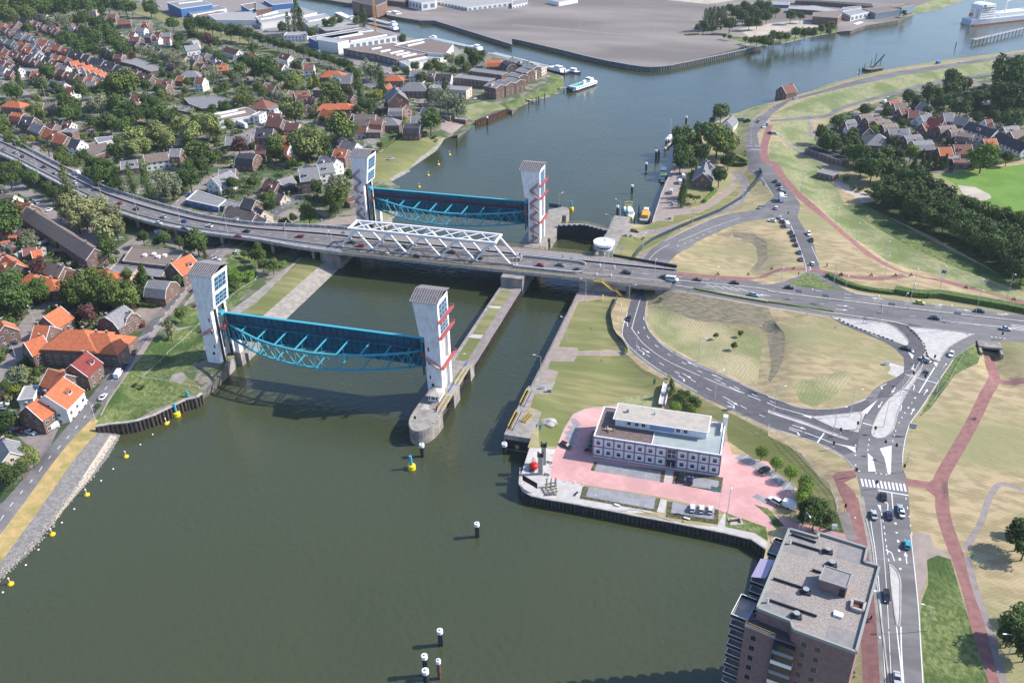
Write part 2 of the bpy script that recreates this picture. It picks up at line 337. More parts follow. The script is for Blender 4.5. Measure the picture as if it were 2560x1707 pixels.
ribbon('village_street', 'street', 'B1 1560,380 1700,250 1980,30 A1 2200,1566 A2 -40,1400 200,1130 500,1120 620,1150 900,1260 1100,1310', 7)
ribbon('village_street', 'street', 'A1 260,880 560,930 860,900 1300,850 1700,830 2100,800 A2 0,700 100,600', 6)
ribbon('village_street', 'street', 'A1 1980,1370 2200,1330 2350,1210 A2 60,1140', 6)
reg('school_yard', 'street', 'A1 2100,1290 2350,1160 2350,1300 2250,1400')
ribbon('village_street', 'street', 'A1 0,740 230,850 260,900', 6)
ribbon('village_street', 'street', 'A1 100,480 500,660 760,800 1100,900', 4)
ribbon('village_street', 'street', 'A1 0,300 400,460 900,680 1200,820', 4)
ribbon('village_street', 'street', 'A2 1060,800 1200,760 1400,880 1560,850 1900,860', 5)
reg('brown_yard', 'street', 'A2 1480,900 1600,920 1600,1000 1520,960')
# --- right bank, north part
reg('village_garden', 'garden', 'A4 420,1260 640,1050 1050,930 1250,780 1700,640 2350,560 3200,500 3200,1350 2350,1460 1700,1500 B4 1700,30 960,0 600,-60 A4 450,1400')
reg('dike_slope_grass', 'verge', 'A4 60,1040 400,890 900,740 1500,620 2350,500 3000,420 3000,560 2350,650 1640,730 1000,880 620,1010 440,1070 180,1085')
ribbon('dike_top_grass', 'verge', 'A4 330,850 600,775 900,690 1200,630 1500,575 2350,460 2700,415', 6)
reg('verge_grass', 'verge', 'A4 60,1130 380,1100 420,1290 640,1480 560,1566 100,1270')
reg('verge_grass', 'verge', 'A4 30,1290 250,1370 560,1566 B4 700,300 900,480 1300,700 1700,880 2350,1150 2350,1200 1600,960 1100,830 700,540 250,150 100,0 A4 0,1450')
reg('verge_grass', 'verge', 'A3 2010,1050 2350,945 2350,990 2200,1100 2150,1250 2130,1400 2050,1180')
reg('field_grass', 'field', 'B4 1560,40 2350,-60 3400,-200 3400,600 2350,400 2100,340 1800,240 1700,110')
reg('sand_pit', 'sand', 'B4 1740,130 1900,150 2040,220 2050,250 1980,280 1800,230')
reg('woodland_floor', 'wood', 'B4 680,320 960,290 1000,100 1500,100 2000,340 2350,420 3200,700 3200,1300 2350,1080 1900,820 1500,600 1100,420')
reg('grass_strip', 'lush', 'B4 680,320 860,300 1100,420 1500,640 2350,1060 2350,1110 1750,900 1300,700 900,470')
reg('sand_path', 'sand', 'B4 580,100 640,90 960,230 980,280 880,290 640,150')
reg('garden_lawn', 'lawn', 'Z3 1450,0 1750,0 1800,180 1830,270 1600,200')
reg('garden_lawn', 'lawn', 'Z3 930,480 1010,460 1000,620 1340,760 1180,930 950,1010 800,990 880,700')
reg('quay_pavement', 'brown', 'Z3 720,400 930,400 930,560 880,700 880,960 950,1015 1100,990 1320,860 1500,740 1600,620 1560,480 1780,430 1810,330 1850,420 1700,470 1700,560 1640,640 1600,740 1300,960 1050,1070 730,1110 690,1180 480,1180 420,1220 330,1260 120,1250 60,1235 Z2 1640,490 1850,485 1900,400 2030,0 Z3 560,760 650,560')
reg('lock_forecourt', 'conc', 'w118,110 w128,110 w128.5,125 w133,150 Z2 1480,480 w126,171 w126,180 w118,180')
reg('grass_bank', 'lawn', 'Z3 60,1300 300,1270 500,1190 720,1190 740,1110 1100,1070 1350,950 1640,720 1700,640 1730,680 1700,800 1400,1020 1000,1150 600,1280 300,1345')
reg('grass_bank', 'lawn', 'Z3 1700,520 1800,460 1980,470 2010,500 2000,600 1820,720 1810,620')
reg('grass_bank', 'lawn', 'Z2 1120,1150 1330,690 1560,700 2349,590 2349,560 2000,800 1700,950 1600,1050 1520,1190')
ribbon('service_road', 'street', 'Z2 1300,640 1480,650 1700,640 2000,600 Z3 400,1360 700,1290 1100,1170 1400,1060 1600,960 1750,830 1790,700 1760,600 1700,530 1640,470', 5.5)
ribbon('slip_road', 'street', 'Z1 1650,420 Z2 1650,1130 1800,950 2349,700', 3)
reg('slip_road', 'asphalt', 'Z2 1650,1215 1720,1080 1850,920 2100,740 2349,620 Z3 600,1480 900,1330 1300,1150 1560,1080 1900,1030 2050,960 2180,840 2349,960 2349,1120 2040,1160 1750,1210 1500,1290 1200,1430 950,1567 B3 1900,600 1700,680 1520,760 1440,840 1420,890')
# road north with the queue
reg('north_road', 'asphalt', 'A3 2350,1020 2210,1110 2160,1200 2140,1320 2170,1500 B3 2160,0 2290,100 2350,250 B4 0,260 50,400 60,440 150,440 250,620 330,850 350,930 330,940 500,930 470,870 420,680 350,560 270,430 300,310 250,240 130,60 40,-40 A3 2350,1500 2280,1380 2250,1230 2350,1100 A4 40,1050 200,930 600,830 1200,700 1800,600 2350,510 2800,440 2800,415 2350,480 1800,570 1200,655 600,800 170,920 0,1010')
ribbon('village_access_road', 'asphalt', 'A4 20,1110 200,1100 400,1080 580,1060 640,1000 1000,900 1300,820 1620,735 2000,680 2350,640 2900,560', 4.5)
ribbon('footpath', 'street', 'A4 400,1105 390,1180 400,1260', 3)
ribbon('village_access_road', 'street', 'A4 20,1210 200,1320 420,1450 640,1566 B4 460,60', 3.2)
reg('dry_bank', 'dry', 'B3 1440,860 1560,740 1800,620 2050,520 2200,480 2350,490 B4 0,480 150,560 240,850 150,880 0,930 B3 2200,960 1700,940 1480,900')
reg('dark_bank', 'plough', 'B3 2020,560 2200,570 2340,650 2350,800 2250,930 2180,920 2260,830 2240,700 2150,630 2040,610')
reg('dry_bank', 'dry', 'Z3 1560,1080 1750,1010 1950,900 2080,640 2180,780 2190,850 2050,960 1800,1030')
# --- main road east of the bridge, junction
reg('junction_road', 'asphalt', 'w156,92.3 B3 1480,1095 2350,1250 B4 560,1335 C4 1060,0 1160,60 1245,150 1250,240 1180,330 1060,380 980,430 900,520 700,605 450,625 230,593 0,510 C3 2100,370 1750,225 1490,90 1350,0 B3 1260,1480 1215,1370 1235,1190 1095,1170 1060,1300 1000,1480 C3 1040,0 1110,110 1300,250 1500,370 1750,510 2000,620 2350,780 C4 0,790 200,840 440,925 600,990 700,1060 780,1150 810,1220 840,1340 870,1500 900,1566 D4 900,60 950,250 980,500 1030,900 1080,1300 1110,1566 1140,1800 1450,1800 1430,1566 1385,1000 1340,400 1300,60 C4 1300,1530 1280,1270 1230,1140 1240,1000 1290,750 1400,620 1560,390 1700,160 1900,20 2100,-10 2350,10 3000,100 B4 3000,1400 2350,1325 1700,1247 1200,1190 760,1112 500,930 330,940 250,980 0,1045 B3 2240,1015 w158,108')
# under the deck
reg('underpass_road', 'asphalt', 'B3 1095,1180 1240,1190 w138,120 w133,120 Z2 1650,1230 Z2 2100,1260 w148,116')
for s in ('C3 1490,90 1750,225 2100,370 2350,490 C4 0,510 230,593 450,625 700,605 900,520 980,430 1060,380 1180,330 1250,240 1245,150 1160,60 1060,0 B4 560,1335 B4 900,1460 1100,1560 C4 1280,120 1340,170 1270,260 1200,400 1000,540 880,650 700,680 400,680 0,640 C3 2100,530 1700,380 1350,200 1190,0 B3 1150,1400 1100,1480 1150,1566 C3 1350,120',):
 reg('junction_road', 'asphalt_new', 'B3 1240,1190 1215,1370 1260,1480 1350,1566 C3 1490,90 1750,225 2100,370 2350,490 C4 0,510 230,593 450,625 700,605 900,520 960,600 850,760 820,1000 700,1040 440,910 0,770 C3 2000,610 1750,500 1500,360 1300,240 1110,100 1040,0 B3 1000,1480 1060,1300 1095,1185')
reg('junction_road', 'asphalt_new', 'B4 560,1335 C4 1060,0 1160,60 1245,150 1250,240 1180,330 1060,380 1000,520 1100,500 1240,340 1400,220 1560,180 1640,60 1400,-150 B4 1300,1400 1080,1385 1100,1450')
reg('dry_bank', 'dry', 'B3 1300,1180 1480,1110 2350,1265 B4 540,1345 C4 1040,10 1150,70 1230,150 1235,205 1170,300 1050,370 970,420 890,510 700,590 450,608 230,575 0,495 C3 2100,350 1750,205 1510,80 1370,-10 B3 1280,1480 1235,1370 1250,1200')
reg('meadow', 'mead', 'B3 1250,1250 1400,1250 1900,1400 2250,1500 2300,1566 C3 2250,400 1950,270 1700,180 1500,70 1380,0 B3 1250,1400')
reg('meadow', 'mead', 'C4 220,380 450,330 700,260 800,300 700,420 560,540 420,600 300,560')
reg('dark_bank', 'plough', 'B3 1480,1100 2350,1260 B4 60,1380 150,1490 160,1566 C4 140,160 90,280 20,370 0,345 30,220 10,60 B4 -10,1500 B3 2250,1420 1700,1380 1400,1260 1340,1180')
for s in ('B4 570,1335 800,1360 1080,1390 1180,1440 1260,1520 C4 1290,0 1280,40 1180,5 B4 900,1470', 'B4 1285,1430 1700,1470 1880,1500 1740,1566 C4 1640,60 1570,180 1480,150 1440,60 B4 1380,1500',
   'C4 1420,215 1400,290 1260,480 1190,650 1160,800 1080,875 1000,890 945,860 960,770 1020,640 1110,520 1260,420', 'C4 400,690 740,660 870,640 1000,540 900,640 850,760 830,830 600,790',
   'C4 0,625 300,720 740,890 730,900 600,860 0,650', 'D4 1115,475 1160,500 1215,590 1220,700 1215,1040 1180,1045 1140,750', 'C4 1090,180 1250,230 1245,280 1180,325 1100,290 1130,240'):
 reg('traffic_island', 'pale', s)
reg('road_verge', 'lush', 'B4 160,1040 350,940 420,950 700,1100 450,1080 250,1060')
reg('dry_bank', 'dry', 'B4 270,400 330,330 560,460 900,700 1100,860 1160,940 1100,970 900,960 600,930 480,920 430,700 340,520')
reg('dry_bank', 'dry', 'B4 700,990 1000,1010 1400,990 1800,1100 1890,1160 1650,1140 1200,1105 900,1080')
reg('dry_bank', 'dry', 'B3 2290,1010 2350,985 B4 0,950 240,925 240,960 0,1020 B3 2280,1030')
ribbon('cycle_path', 'red', 'A3 2350,1220 2300,1380 2330,1500 B4 60,-80 100,20 200,140 300,240 500,410 700,580 900,750 1100,870 1300,950 1600,1010 1900,1090 2200,1170 2400,1225 2900,1330', 4.8)
ribbon('cycle_path', 'red', 'A4 20,1150 0,1190 A3 2330,1260', 3.5)
ribbon('cycle_path', 'red', 'B4 1250,960 1100,985 900,990 640,955 530,935 380,905 200,900 0,935 B3 2200,1000 2000,985 1700,965 1520,940', 3.6)
# cycle paths south-east
ribbon('cycle_path', 'red', 'C4 2030,130 2050,250 2090,350 1990,500 1900,700 1760,950 1640,1150 1570,1280 1600,1400 D4 1600,0 1680,250 1780,500 1880,800 1960,1200 2060,1566 2120,1800', 4.0)
ribbon('cycle_path', 'red', 'C4 2050,330 2200,380 2350,360 3000,320', 4.2)
reg('cycle_path', 'red', 'C4 1250,1250 1480,1285 1540,1240 1650,1270 1640,1500 1560,1440 1430,1340 1270,1320')
reg('cycle_path', 'red', 'C4 590,1230 640,1190 800,1180 810,1240 700,1290 800,1380 840,1566 D4 880,110 800,120 740,0 C4 660,1400')
ribbon('cycle_path', 'red', 'C4 760,1420 D4 790,0 830,200 870,500 920,900 940,1200 960,1566 980,1800', 4.2)
ribbon('pavement', 'street', 'D4 700,0 740,200 800,250', 3)
ribbon('pavement', 'conc', 'C4 860,1420 D4 900,100 950,400 1000,800 1040,1300 1060,1700', 1.2)
ribbon('footpath', 'street', 'C4 2350,1360 2150,1290 2080,1340 2000,1500 D4 1960,100 1800,340', 1.8)
ribbon('footpath', 'street', 'D4 1830,400 1900,700 2020,1000 2120,1400 2200,1700', 1.8)
reg('brown_yard', 'brown', 'D4 1320,180 1480,200 1530,320 1670,380 1690,420 1540,400 1450,440 1460,600 1390,820 1340,420')
reg('rough_verge', 'lush', 'D4 1460,430 1560,390 1680,430 1740,640 1880,1100 2040,1600 2100,1800 1450,1800 1400,1000 1400,830 1470,660')
reg('rough_verge', 'lush', 'C4 1560,390 1700,160 1900,30 1960,80 1930,190 1720,300 1500,600 1380,700')
reg('garden_lawn', 'lush', 'D4 470,140 640,0 700,190')
# --- lock and headquarters
reg('lock_quay', 'brown', 'w118,-2 w118,110 w140,112 w138,92 B3 600,1200 500,1450 470,1566 C3 430,0 420,60 600,60 610,90 1030,80 1060,110 590,130 560,180 350,175 330,250 420,270 390,345 270,340 w123,-6')
reg('lock_lawn', 'lawn', 'B3 610,1200 960,1175 900,1310 940,1480 1000,1566 C3 960,10 1010,80 610,85 600,55 425,50 B3 510,1430')
reg('lock_lawn', 'lawn', 'C3 595,130 1060,120 1200,250 1430,370 1400,480 1340,610 960,560 840,600 700,605 560,660 480,780 410,960 250,960 240,730 270,640 170,600 210,470 350,480 400,345 430,275 330,248 350,178 565,182')
reg('bay_grass', 'verge', 'C3 980,510 1340,480 1360,610 1000,560')
reg('lock_lawn', 'lawn', 'C3 1430,600 1440,420 1500,410 2350,820 C4 0,860 300,1020 560,1300 640,1560 500,1566 250,1330 0,1150 C3 2200,1060 1980,910 1970,760 1830,690')
reg('lock_quay', 'conc', 'C3 30,640 110,490 220,330 400,370 330,480 200,470 120,650 270,650 240,735 200,800 165,890 0,845')
reg('pink_paving', 'pink', 'C3 950,590 840,600 700,607 560,665 490,780 410,970 375,1050 350,1250 660,1310 1350,1420 1900,1540 D3 1960,0 2350,150 D4 100,130 460,180 720,270 710,200 450,130 300,110 C4 0,1566 80,1500 250,1450 200,1380 C3 2350,1100 2020,1030 1980,920 1300,700')
reg('quay_paving', 'pale', 'C3 160,975 400,985 375,1050 350,1250 660,1312 625,1440 1330,1560 D3 1000,10 1350,80 1880,130 1960,-20 1960,130 2230,190 2350,280 2340,325 2200,240 1940,178 1520,95 1130,22 C3 1000,1566 520,1475 345,1447 180,1412 105,1370 70,1300 75,1230 110,1130')
reg('green_verge', 'lush', 'D3 1960,0 2330,130 2350,260 2230,185 1958,130')
reg('green_verge', 'lush', 'C3 2220,1490 2350,1530 D4 150,120 60,140 D3 2350,30')
for s in ('C3 755,1100 1410,1180 1390,1290 720,1180', 'C3 1490,1185 1940,1245 1920,1385 1470,1300', 'C3 650,1325 1365,1440 1340,1566 620,1440', 'C3 1425,1460 1900,1540 D3 1890,110 1410,40', 'C4 0,1560'):
 if s.count(',') > 2: reg('planting_bed', 'bed', s)
for s in ('C3 790,1095 1370,1190 1355,1285 755,1185', 'C3 1535,1215 1900,1275 1890,1360 1510,1305', 'C3 705,1330 1320,1430 1300,1535 680,1420', 'C3 1475,1470 1860,1535 D3 1850,60 1460,0',
   'C3 2120,1020 2350,1140 C4 255,1330 200,1400 C3 2350,1230 2040,1070', 'C3 2200,1420 2250,1395 2350,1450 2350,1500', 'C3 530,710 580,700 640,765 600,780 620,820 590,830 605,880 565,890 580,935 550,955 480,890 500,860 470,820 540,815 500,770 560,770'):
 reg('parking_bays', 'bay', s)
reg('walkway', 'pale', 'C3 1415,1170 1475,1180 1460,1295 1400,1285')
reg('walkway', 'pale', 'C3 1365,1440 1422,1450 1400,1566 1330,1560')
# --- peninsula details
reg('dark_stain', 'plough', 'A3 1440,325 1650,290 1820,320 1700,325')
reg('sand_ground', 'sand', 'A3 2080,270 2350,220 A4 300,190 560,240 200,290 0,300 A3 2350,330 2200,360')
reg('green_shore', 'lush', 'A3 1880,320 2350,390 A4 200,350 640,230 640,290 380,340 0,425 A3 2290,425 2100,385')
reg('green_shore', 'verge', 'A4 1240,150 1360,60 1800,-60 1900,-80 1800,0 1560,90 1340,135')
reg('sand_ground', 'sand', 'A3 1400,0 1800,40 2350,-40 2350,-200 1500,-100')
ribbon('site_road', 'street', 'A3 0,230 400,260 900,310 1450,345', 4)
def _wind(P, poly):
 x, y = P[:, 0], P[:, 1]; wn = np.zeros(len(P), int)
 for (x1, y1), (x2, y2) in zip(poly, np.roll(poly, -1, 0)):
  s = (x2-x1)*(y-y1)-(x-x1)*(y2-y1)
  wn += ((y1 <= y) & (y2 > y) & (s > 0)).astype(int); wn -= ((y1 > y) & (y2 <= y) & (s < 0)).astype(int)
 return wn != 0
# ---------------------------------------------------------------- one shared triangulation, one object per kind of surface
def Hs(P):      # the banks are rounded off, the quays stay as they are
 h = Hn(P); s = sum(Hn(P+np.array(o)) for o in ((2.2, 0), (-2.2, 0), (0, 2.2), (0, -2.2))); q = (h*2+s)/6; return np.where(h < 1.2, h, q)
def build_ground():
 vs = []; es = []; fs = []
 for name, m, P in REG:
  Q = []
  for a, b in zip(P, P[1:]+P[:1]):
   L = np.hypot(*(b-a)); dd = math.hypot((a[0]-CAM[0]), (a[1]-CAM[1])); st = max(4., dd/60) if dd < 1500 else 200; k = max(1, int(L/st))
   Q += [a+(b-a)*i/k for i in range(k)]
  k0 = len(vs); vs += [Vector((float(q[0]), float(q[1]))) for q in Q]; n = len(Q)
  es += [(k0+i, k0+(i+1) % n) for i in range(n)]
 g = []
 for x0, x1, y0, y1, st in ((-330, 340, -170, 330, 5.5), (-900, 600, -200, 1000, 16), (-1800, 1500, -420, 2200, 90)):
  X, Y = np.meshgrid(np.arange(x0, x1, st), np.arange(y0, y1, st)); P = np.stack([X.ravel(), Y.ravel()], 1).astype(float); P += np.random.uniform(-.3, .3, P.shape)*st*.5
  g.append(P)
 g[1] = g[1][~((g[1][:, 0] > -330) & (g[1][:, 0] < 340) & (g[1][:, 1] > -170) & (g[1][:, 1] < 330))]
 g[2] = g[2][~((g[2][:, 0] > -900) & (g[2][:, 0] < 600) & (g[2][:, 1] > -200) & (g[2][:, 1] < 1000))]
 land = [np.array(r[2]) for r in REG[:NL]]
 for P in g:
  ins = _inside(P, land[0]) | _inside(P, land[1]) | _inside(P, land[2])
  vs += [Vector((float(a), float(b))) for a, b in P[ins]]
 ov, oe, of, ovv, oee, off = delaunay_2d_cdt(vs, es, [], 0, 1e-3, False)
 P = np.array([(p[0], p[1]) for p in ov]); z = Hs(P)
 cen = P[np.array([list(f)[:3] for f in of])].mean(1); ow = np.full(len(of), -1)
 for i, r in enumerate(REG):
  q = np.array(r[2]); bb = (cen[:, 0] > q[:, 0].min()) & (cen[:, 0] < q[:, 0].max()) & (cen[:, 1] > q[:, 1].min()) & (cen[:, 1] < q[:, 1].max())
  k = np.nonzero(bb & ((ow >= 0) | (i < NL)))[0]
  if len(k): ow[k[_wind(cen[k], q)]] = i
 tri = []; own = []
 for f, o in zip(of, ow):
  if o >= 0: tri.append(f); own.append(o)
 names = {}
 for i, r in enumerate(REG): names.setdefault(r[0], []).append(i)
 own = np.array(own)
 for nm, idx in names.items():
  sel = np.nonzero(np.isin(own, idx))[0]
  if not len(sel): continue
  used = {}; fv = []; mi = []; mats = []
  for k in sel:
   m = GM[REG[own[k]][1]]
   if m not in mats: mats.append(m)
   fv.append([used.setdefault(a, len(used)) for a in tri[k]]); mi.append(mats.index(m))
  vv = [(P[a][0], P[a][1], z[a]) for a in used]
  me = bpy.data.meshes.new(nm); me.from_pydata(vv, [], fv)
  for m in mats: me.materials.append(m)
  me.polygons.foreach_set('material_index', mi); me.polygons.foreach_set('use_smooth', [True]*len(fv)); me.update()
  tag(link(nm, me), kind='structure')
 global BV
 BV = BVHTree.FromPolygons([Vector((P[i][0], P[i][1], z[i])) for i in range(len(P))], [list(f) for f in tri])
 # walls below the shorelines
 cnt = {}
 for f in tri:
  for a, b in zip(f, f[1:]+f[:1]): cnt[(a, b)] = 1
 mb = MB()
 for (a, b) in cnt:
  if (b, a) not in cnt: mb.add([(P[a][0], P[a][1], z[a]), (P[b][0], P[b][1], z[b]), (P[b][0], P[b][1], -2), (P[a][0], P[a][1], -2)], [(0, 3, 2, 1)])
 tag(mb.build('quay_edge', mat('old_quay_concrete', (.16, .15, .13), .9, (.09, .09, .075), .5, 8.)), kind='structure')
build_ground()
_ramp = H
def H(x, y):      # exact height of the built ground
 r = BV.ray_cast(Vector((x, y, 60)), Vector((0, 0, -1)))[0]
 return r.z if r else _ramp(x, y)
def gpts(s):
 out = []
 for t in toks(s):
  if t[0] == 'w': out.append(np.array([t[1], t[2], H(t[1], t[2])])); continue
  d = Vector(G(t[0], t[1], 0)-CAM).normalized(); r = BV.ray_cast(Vector(CAM), d)[0]
  out.append(np.array(r) if r and r.z > -.5 else np.array(G(t[0], t[1], 0.)))
 return out
# ---------------------------------------------------------------- water
wm = mat('river_water', (.036, .046, .023), .12, (.052, .061, .029), .004, 3., spec=.5)
n = wm.node_tree.nodes; l = wm.node_tree.links; b = n['Principled BSDF']; b.inputs['IOR'].default_value = 1.5
g = n.new('ShaderNodeNewGeometry'); t1 = n.new('ShaderNodeTexNoise'); t1.inputs['Scale'].default_value = .45; t1.inputs['Detail'].default_value = 5; l.new(g.outputs['Position'], t1.inputs['Vector'])
t2 = n.new('ShaderNodeTexNoise'); t2.inputs['Scale'].default_value = .03; t2.inputs['Detail'].default_value = 3; l.new(g.outputs['Position'], t2.inputs['Vector'])
mu = n.new('ShaderNodeMath'); mu.operation = 'MULTIPLY'; l.new(t1.outputs[0], mu.inputs[0]); l.new(t2.outputs[0], mu.inputs[1])
bp = n.new('ShaderNodeBump'); bp.inputs['Strength'].default_value = 1.; bp.inputs['Distance'].default_value = .4; l.new(mu.outputs[0], bp.inputs['Height']); l.new(bp.outputs[0], b.inputs['Normal'])
mb = MB(); mb.add([(-4000, -1500, 0), (4000, -1500, 0), (4000, 5000, 0), (-4000, 5000, 0)], [(0, 1, 2, 3)])
tag(mb.build('water', wm), kind='structure')
mb = MB(); mb.add([(-8000, -6000, -3), (8000, -6000, -3), (8000, 9000, -3), (-8000, 9000, -3)], [(0, 1, 2, 3)])
tag(mb.build('ground', GM['garden']), kind='structure')
# ================================================================ materials for built things
M = {}
M['white'] = mat('white_concrete', (.80, .80, .80), .7, (.73, .73, .74), .4, 8., col3=(.66, .655, .64), scale3=.35, aniso=(0, 2.2))
M['wpaint'] = mat('white_paint', (.78, .78, .78), .5)
M['conc'] = mat('concrete', (.30, .275, .25), .9, (.20, .18, .165), .35, 9.)
M['concl'] = mat('light_concrete', (.42, .39, .36), .9, (.33, .305, .28), .4, 8.)
M['deck'] = mat('bridge_asphalt', (.17, .158, .155), .85, (.135, .125, .125), .3, 7.)
M['path'] = mat('bridge_path', (.25, .225, .215), .9, (.21, .19, .18), .4, 7.)
M['teal'] = mat('shaded_teal_paint', (.018, .15, .225), .5, (.014, .115, .18), .15, 4.)  # gate plates: their shade is put into this darker teal
M['cyan'] = mat('bright_and_lit_teal_paint', (.055, .33, .42), .5)  # gate beams: same paint coloured as sunlit; plain bright teal on stairs and buoys
M['red'] = mat('red_steel', (.40, .10, .095), .6)
M['redd'] = mat('dull_red_railing', (.20, .04, .05), .7)
M['dark'] = mat('dark_steel', (.025, .028, .034), .6)
M['grey'] = mat('grey_steel', (.30, .31, .33), .5)
M['lamp'] = mat('galvanised_steel', (.48, .49, .50), .5)
M['yellow'] = mat('yellow_paint', (.42, .31, .06), .6)
M['yrail'] = mat('yellow_railing', (.42, .33, .10), .6)
M['blue'] = mat('blue_paint', (.02, .09, .38), .5)
M['bluew'] = mat('blue_window_frames', (.30, .50, .68), .4)
M['glass'] = mat('window_glass', (.02, .026, .035), .12, spec=.6)
M['glassb'] = mat('pale_glass', (.16, .22, .27), .15, spec=.6)
M['roofp'] = mat('dark_roof_panels', (.085, .075, .085), .6, (.13, .115, .125), 1.2, 4.)
M['rib'] = mat('roof_ribs', (.36, .34, .34), .7)
M['pile'] = mat('wet_timber', (.05, .04, .035), .9, (.09, .075, .06), 1., 6.)
M['sheet'] = mat('dark_sheet_piling', (.045, .048, .05), .7, (.09, .075, .065), .8, 7.)
M['sheetp'] = mat('grey_sheet_piling', (.12, .15, .15), .7, (.18, .17, .155), .3, 7.)
M['rust'] = mat('rusty_sheet_piling', (.20, .075, .045), .85, (.10, .05, .04), .7, 7.)
M['mark'] = mat('road_paint', (.72, .72, .72), .7, (.6, .6, .6), 2., 4.)
M['rubber'] = mat('rubber', (.012, .012, .013), .8)
M['black'] = mat('black_paint', (.01, .01, .012), .5)
M['orange'] = mat('orange_paint', (.62, .16, .02), .5)
M['redp'] = mat('red_paint', (.55, .02, .015), .4)
def fan(mb, P3, m=None): mb.add(P3, [tuple(range(len(P3)))], m)
def railing(mb, pts, h=1.1, m=None, step=2.2, r=.05, rails=(1., .55)):
 for a, b in zip(pts, pts[1:]):
  a = Vector(a); b = Vector(b); L = (b-a).length; k = max(1, round(L/step))
  for q in rails: mb.bar(a+Vector((0, 0, h*q)), b+Vector((0, 0, h*q)), r*1.4, r*1.4, m)
  for i in range(k+1): p = a+(b-a)*i/k; mb.bar(p, p+Vector((0, 0, h)), r*1.2, r*1.2, m)
# ================================================================ lock island
isl = empty('lock_pier', (87.5, 75, 0), 0, 'long concrete pier between the river channel and the lock, with a rounded nose', 'pier')
def rel(mb, o): mb.xf(Matrix.Translation(-o.location))
head = [(82.3, 18), (82.3, -19)]+[(87.5+5.2*math.cos(t), -20-10.2*math.sin(t)) for t in [math.pi-math.pi*i/16 for i in range(17)]]+[(92.7, -19), (92.7, -17.5), (90.2, -17.5), (90.2, -5.5), (92.7, -5.5), (92.7, 1), (90.2, 1), (90.2, 13.5), (92.7, 13.5), (92.7, 18)]
mb = MB(); mb.prism(head, -2, 5.9, M['conc'], GM['conc'])
mb.prism([(82.2, 18), (92, 18), (92, 88), (82.2, 88)], -2, 4., M['conc'], GM['conc'])
mb.prism([(84, 19.5), (88.6, 22), (88.6, 84), (84, 84)], 3.9, 4.15, GM['lawn'])
mb.prism([(88.8, 18), (92, 18), (92, 88), (88.8, 88)], 3.9, 4.08, GM['street'])
mb.prism([(83, 39), (88.6, 39.4), (88.6, 42.5), (84, 42)], 3.9, 4.22, GM['pale']); mb.prism([(83, 66), (88.6, 66.4), (88.6, 68.5), (84, 68)], 3.9, 4.22, GM['pale'])
far = [(82.2, 110), (92.4, 110), (92.4, 118), (91, 118), (91, 131), (92.4, 131), (92.4, 136), (91, 136), (91, 141), (92.4, 141), (92.4, 156), (93.2, 156), (93.2, 160.5), (91, 160.5), (91, 172), (93, 172), (93, 180), (91.5, 183), (88.5, 184), (82.2, 178)]
mb.prism(far, -2, 6.2, M['conc'], GM['conc'])
rel(mb, isl); mb.build('pier_body', None, isl)
mb = MB()      # timber fender piles in the recesses
for y0, y1 in ((-17.3, -5.7), (1.2, 13.3), (14, 88), (118, 131), (160.7, 171.8)):
 mb = MB(); y = y0
 while y < y1: mb.box(91.9, 92.35, y, y+.35, -1, 3.2, M['pile']); y += 1.15
 mb.box(91.6, 91.9, y0, y1, 2.2, 2.6, M['pile']); mb.box(91.6, 91.9, y0, y1, .6, 1., M['pile'])
 rel(mb, isl); mb.build('fender', None, isl)
for y0, y1 in ((-17.5, -5.5), (1, 13.5), (118, 131)):
 mb = MB(); mb.box(90.3, 92.3, y0, y1, 5.7, 5.95, M['concl']); mb.box(90.1, 90.3, y0, y1, 5.75, 6.1, M['blue'])
 for x in (90.6, 92.2): railing(mb, [(x, y0+.4, 5.95), (x, y1-.4, 5.95)], 1.0, M['yellow'], 1.6, .10, (1., .6))
 rel(mb, isl); mb.build('walkway', None, isl)
for y0, y1 in ((-5.5, 1), (13.5, 18), (141, 156)): mb = MB(); mb.box(89.9, 90.2, y0, y1, 5.9, 6.15, M['blue']); rel(mb, isl); mb.build('blue_kerb', None, isl)
for i in range(17):
 mb = MB(); t = math.pi-math.pi*i/16; mb.box(87.5+4.6*math.cos(t)-.35, 87.5+4.6*math.cos(t)+.35, -20-9.5*math.sin(t)-.3, -20-9.5*math.sin(t)+.3, 5.9, 6.02, M['concl']); rel(mb, isl); mb.build('edge_stone', None, isl)
mb = MB(); mb.box(84.2, 86.6, -17.5, -13.8, 5.9, 6.0, M['concl']); rel(mb, isl); mb.build('slab', None, isl)
# yellow chevron on the nose
mb = MB()
def nose(t, z): return (87.5+5.26*math.cos(t), -20-10.26*math.sin(t), z)
for zc, hh, m in ((3.9, .9, 'yellow'), (2.5, .5, 'black'), (1.3, .9, 'yellow')):
 for k in range(3): mb.add([nose(math.pi*.80-.07*k, zc-hh+.3*k*0), nose(math.pi*.80-.07*(k+1), zc-hh), nose(math.pi*.80-.07*(k+1), zc+hh-.25*k), nose(math.pi*.80-.07*k, zc+hh-.25*k)], [(0, 1, 2, 3)], M[m])
rel(mb, isl); mb.build('warning_sign', None, isl)
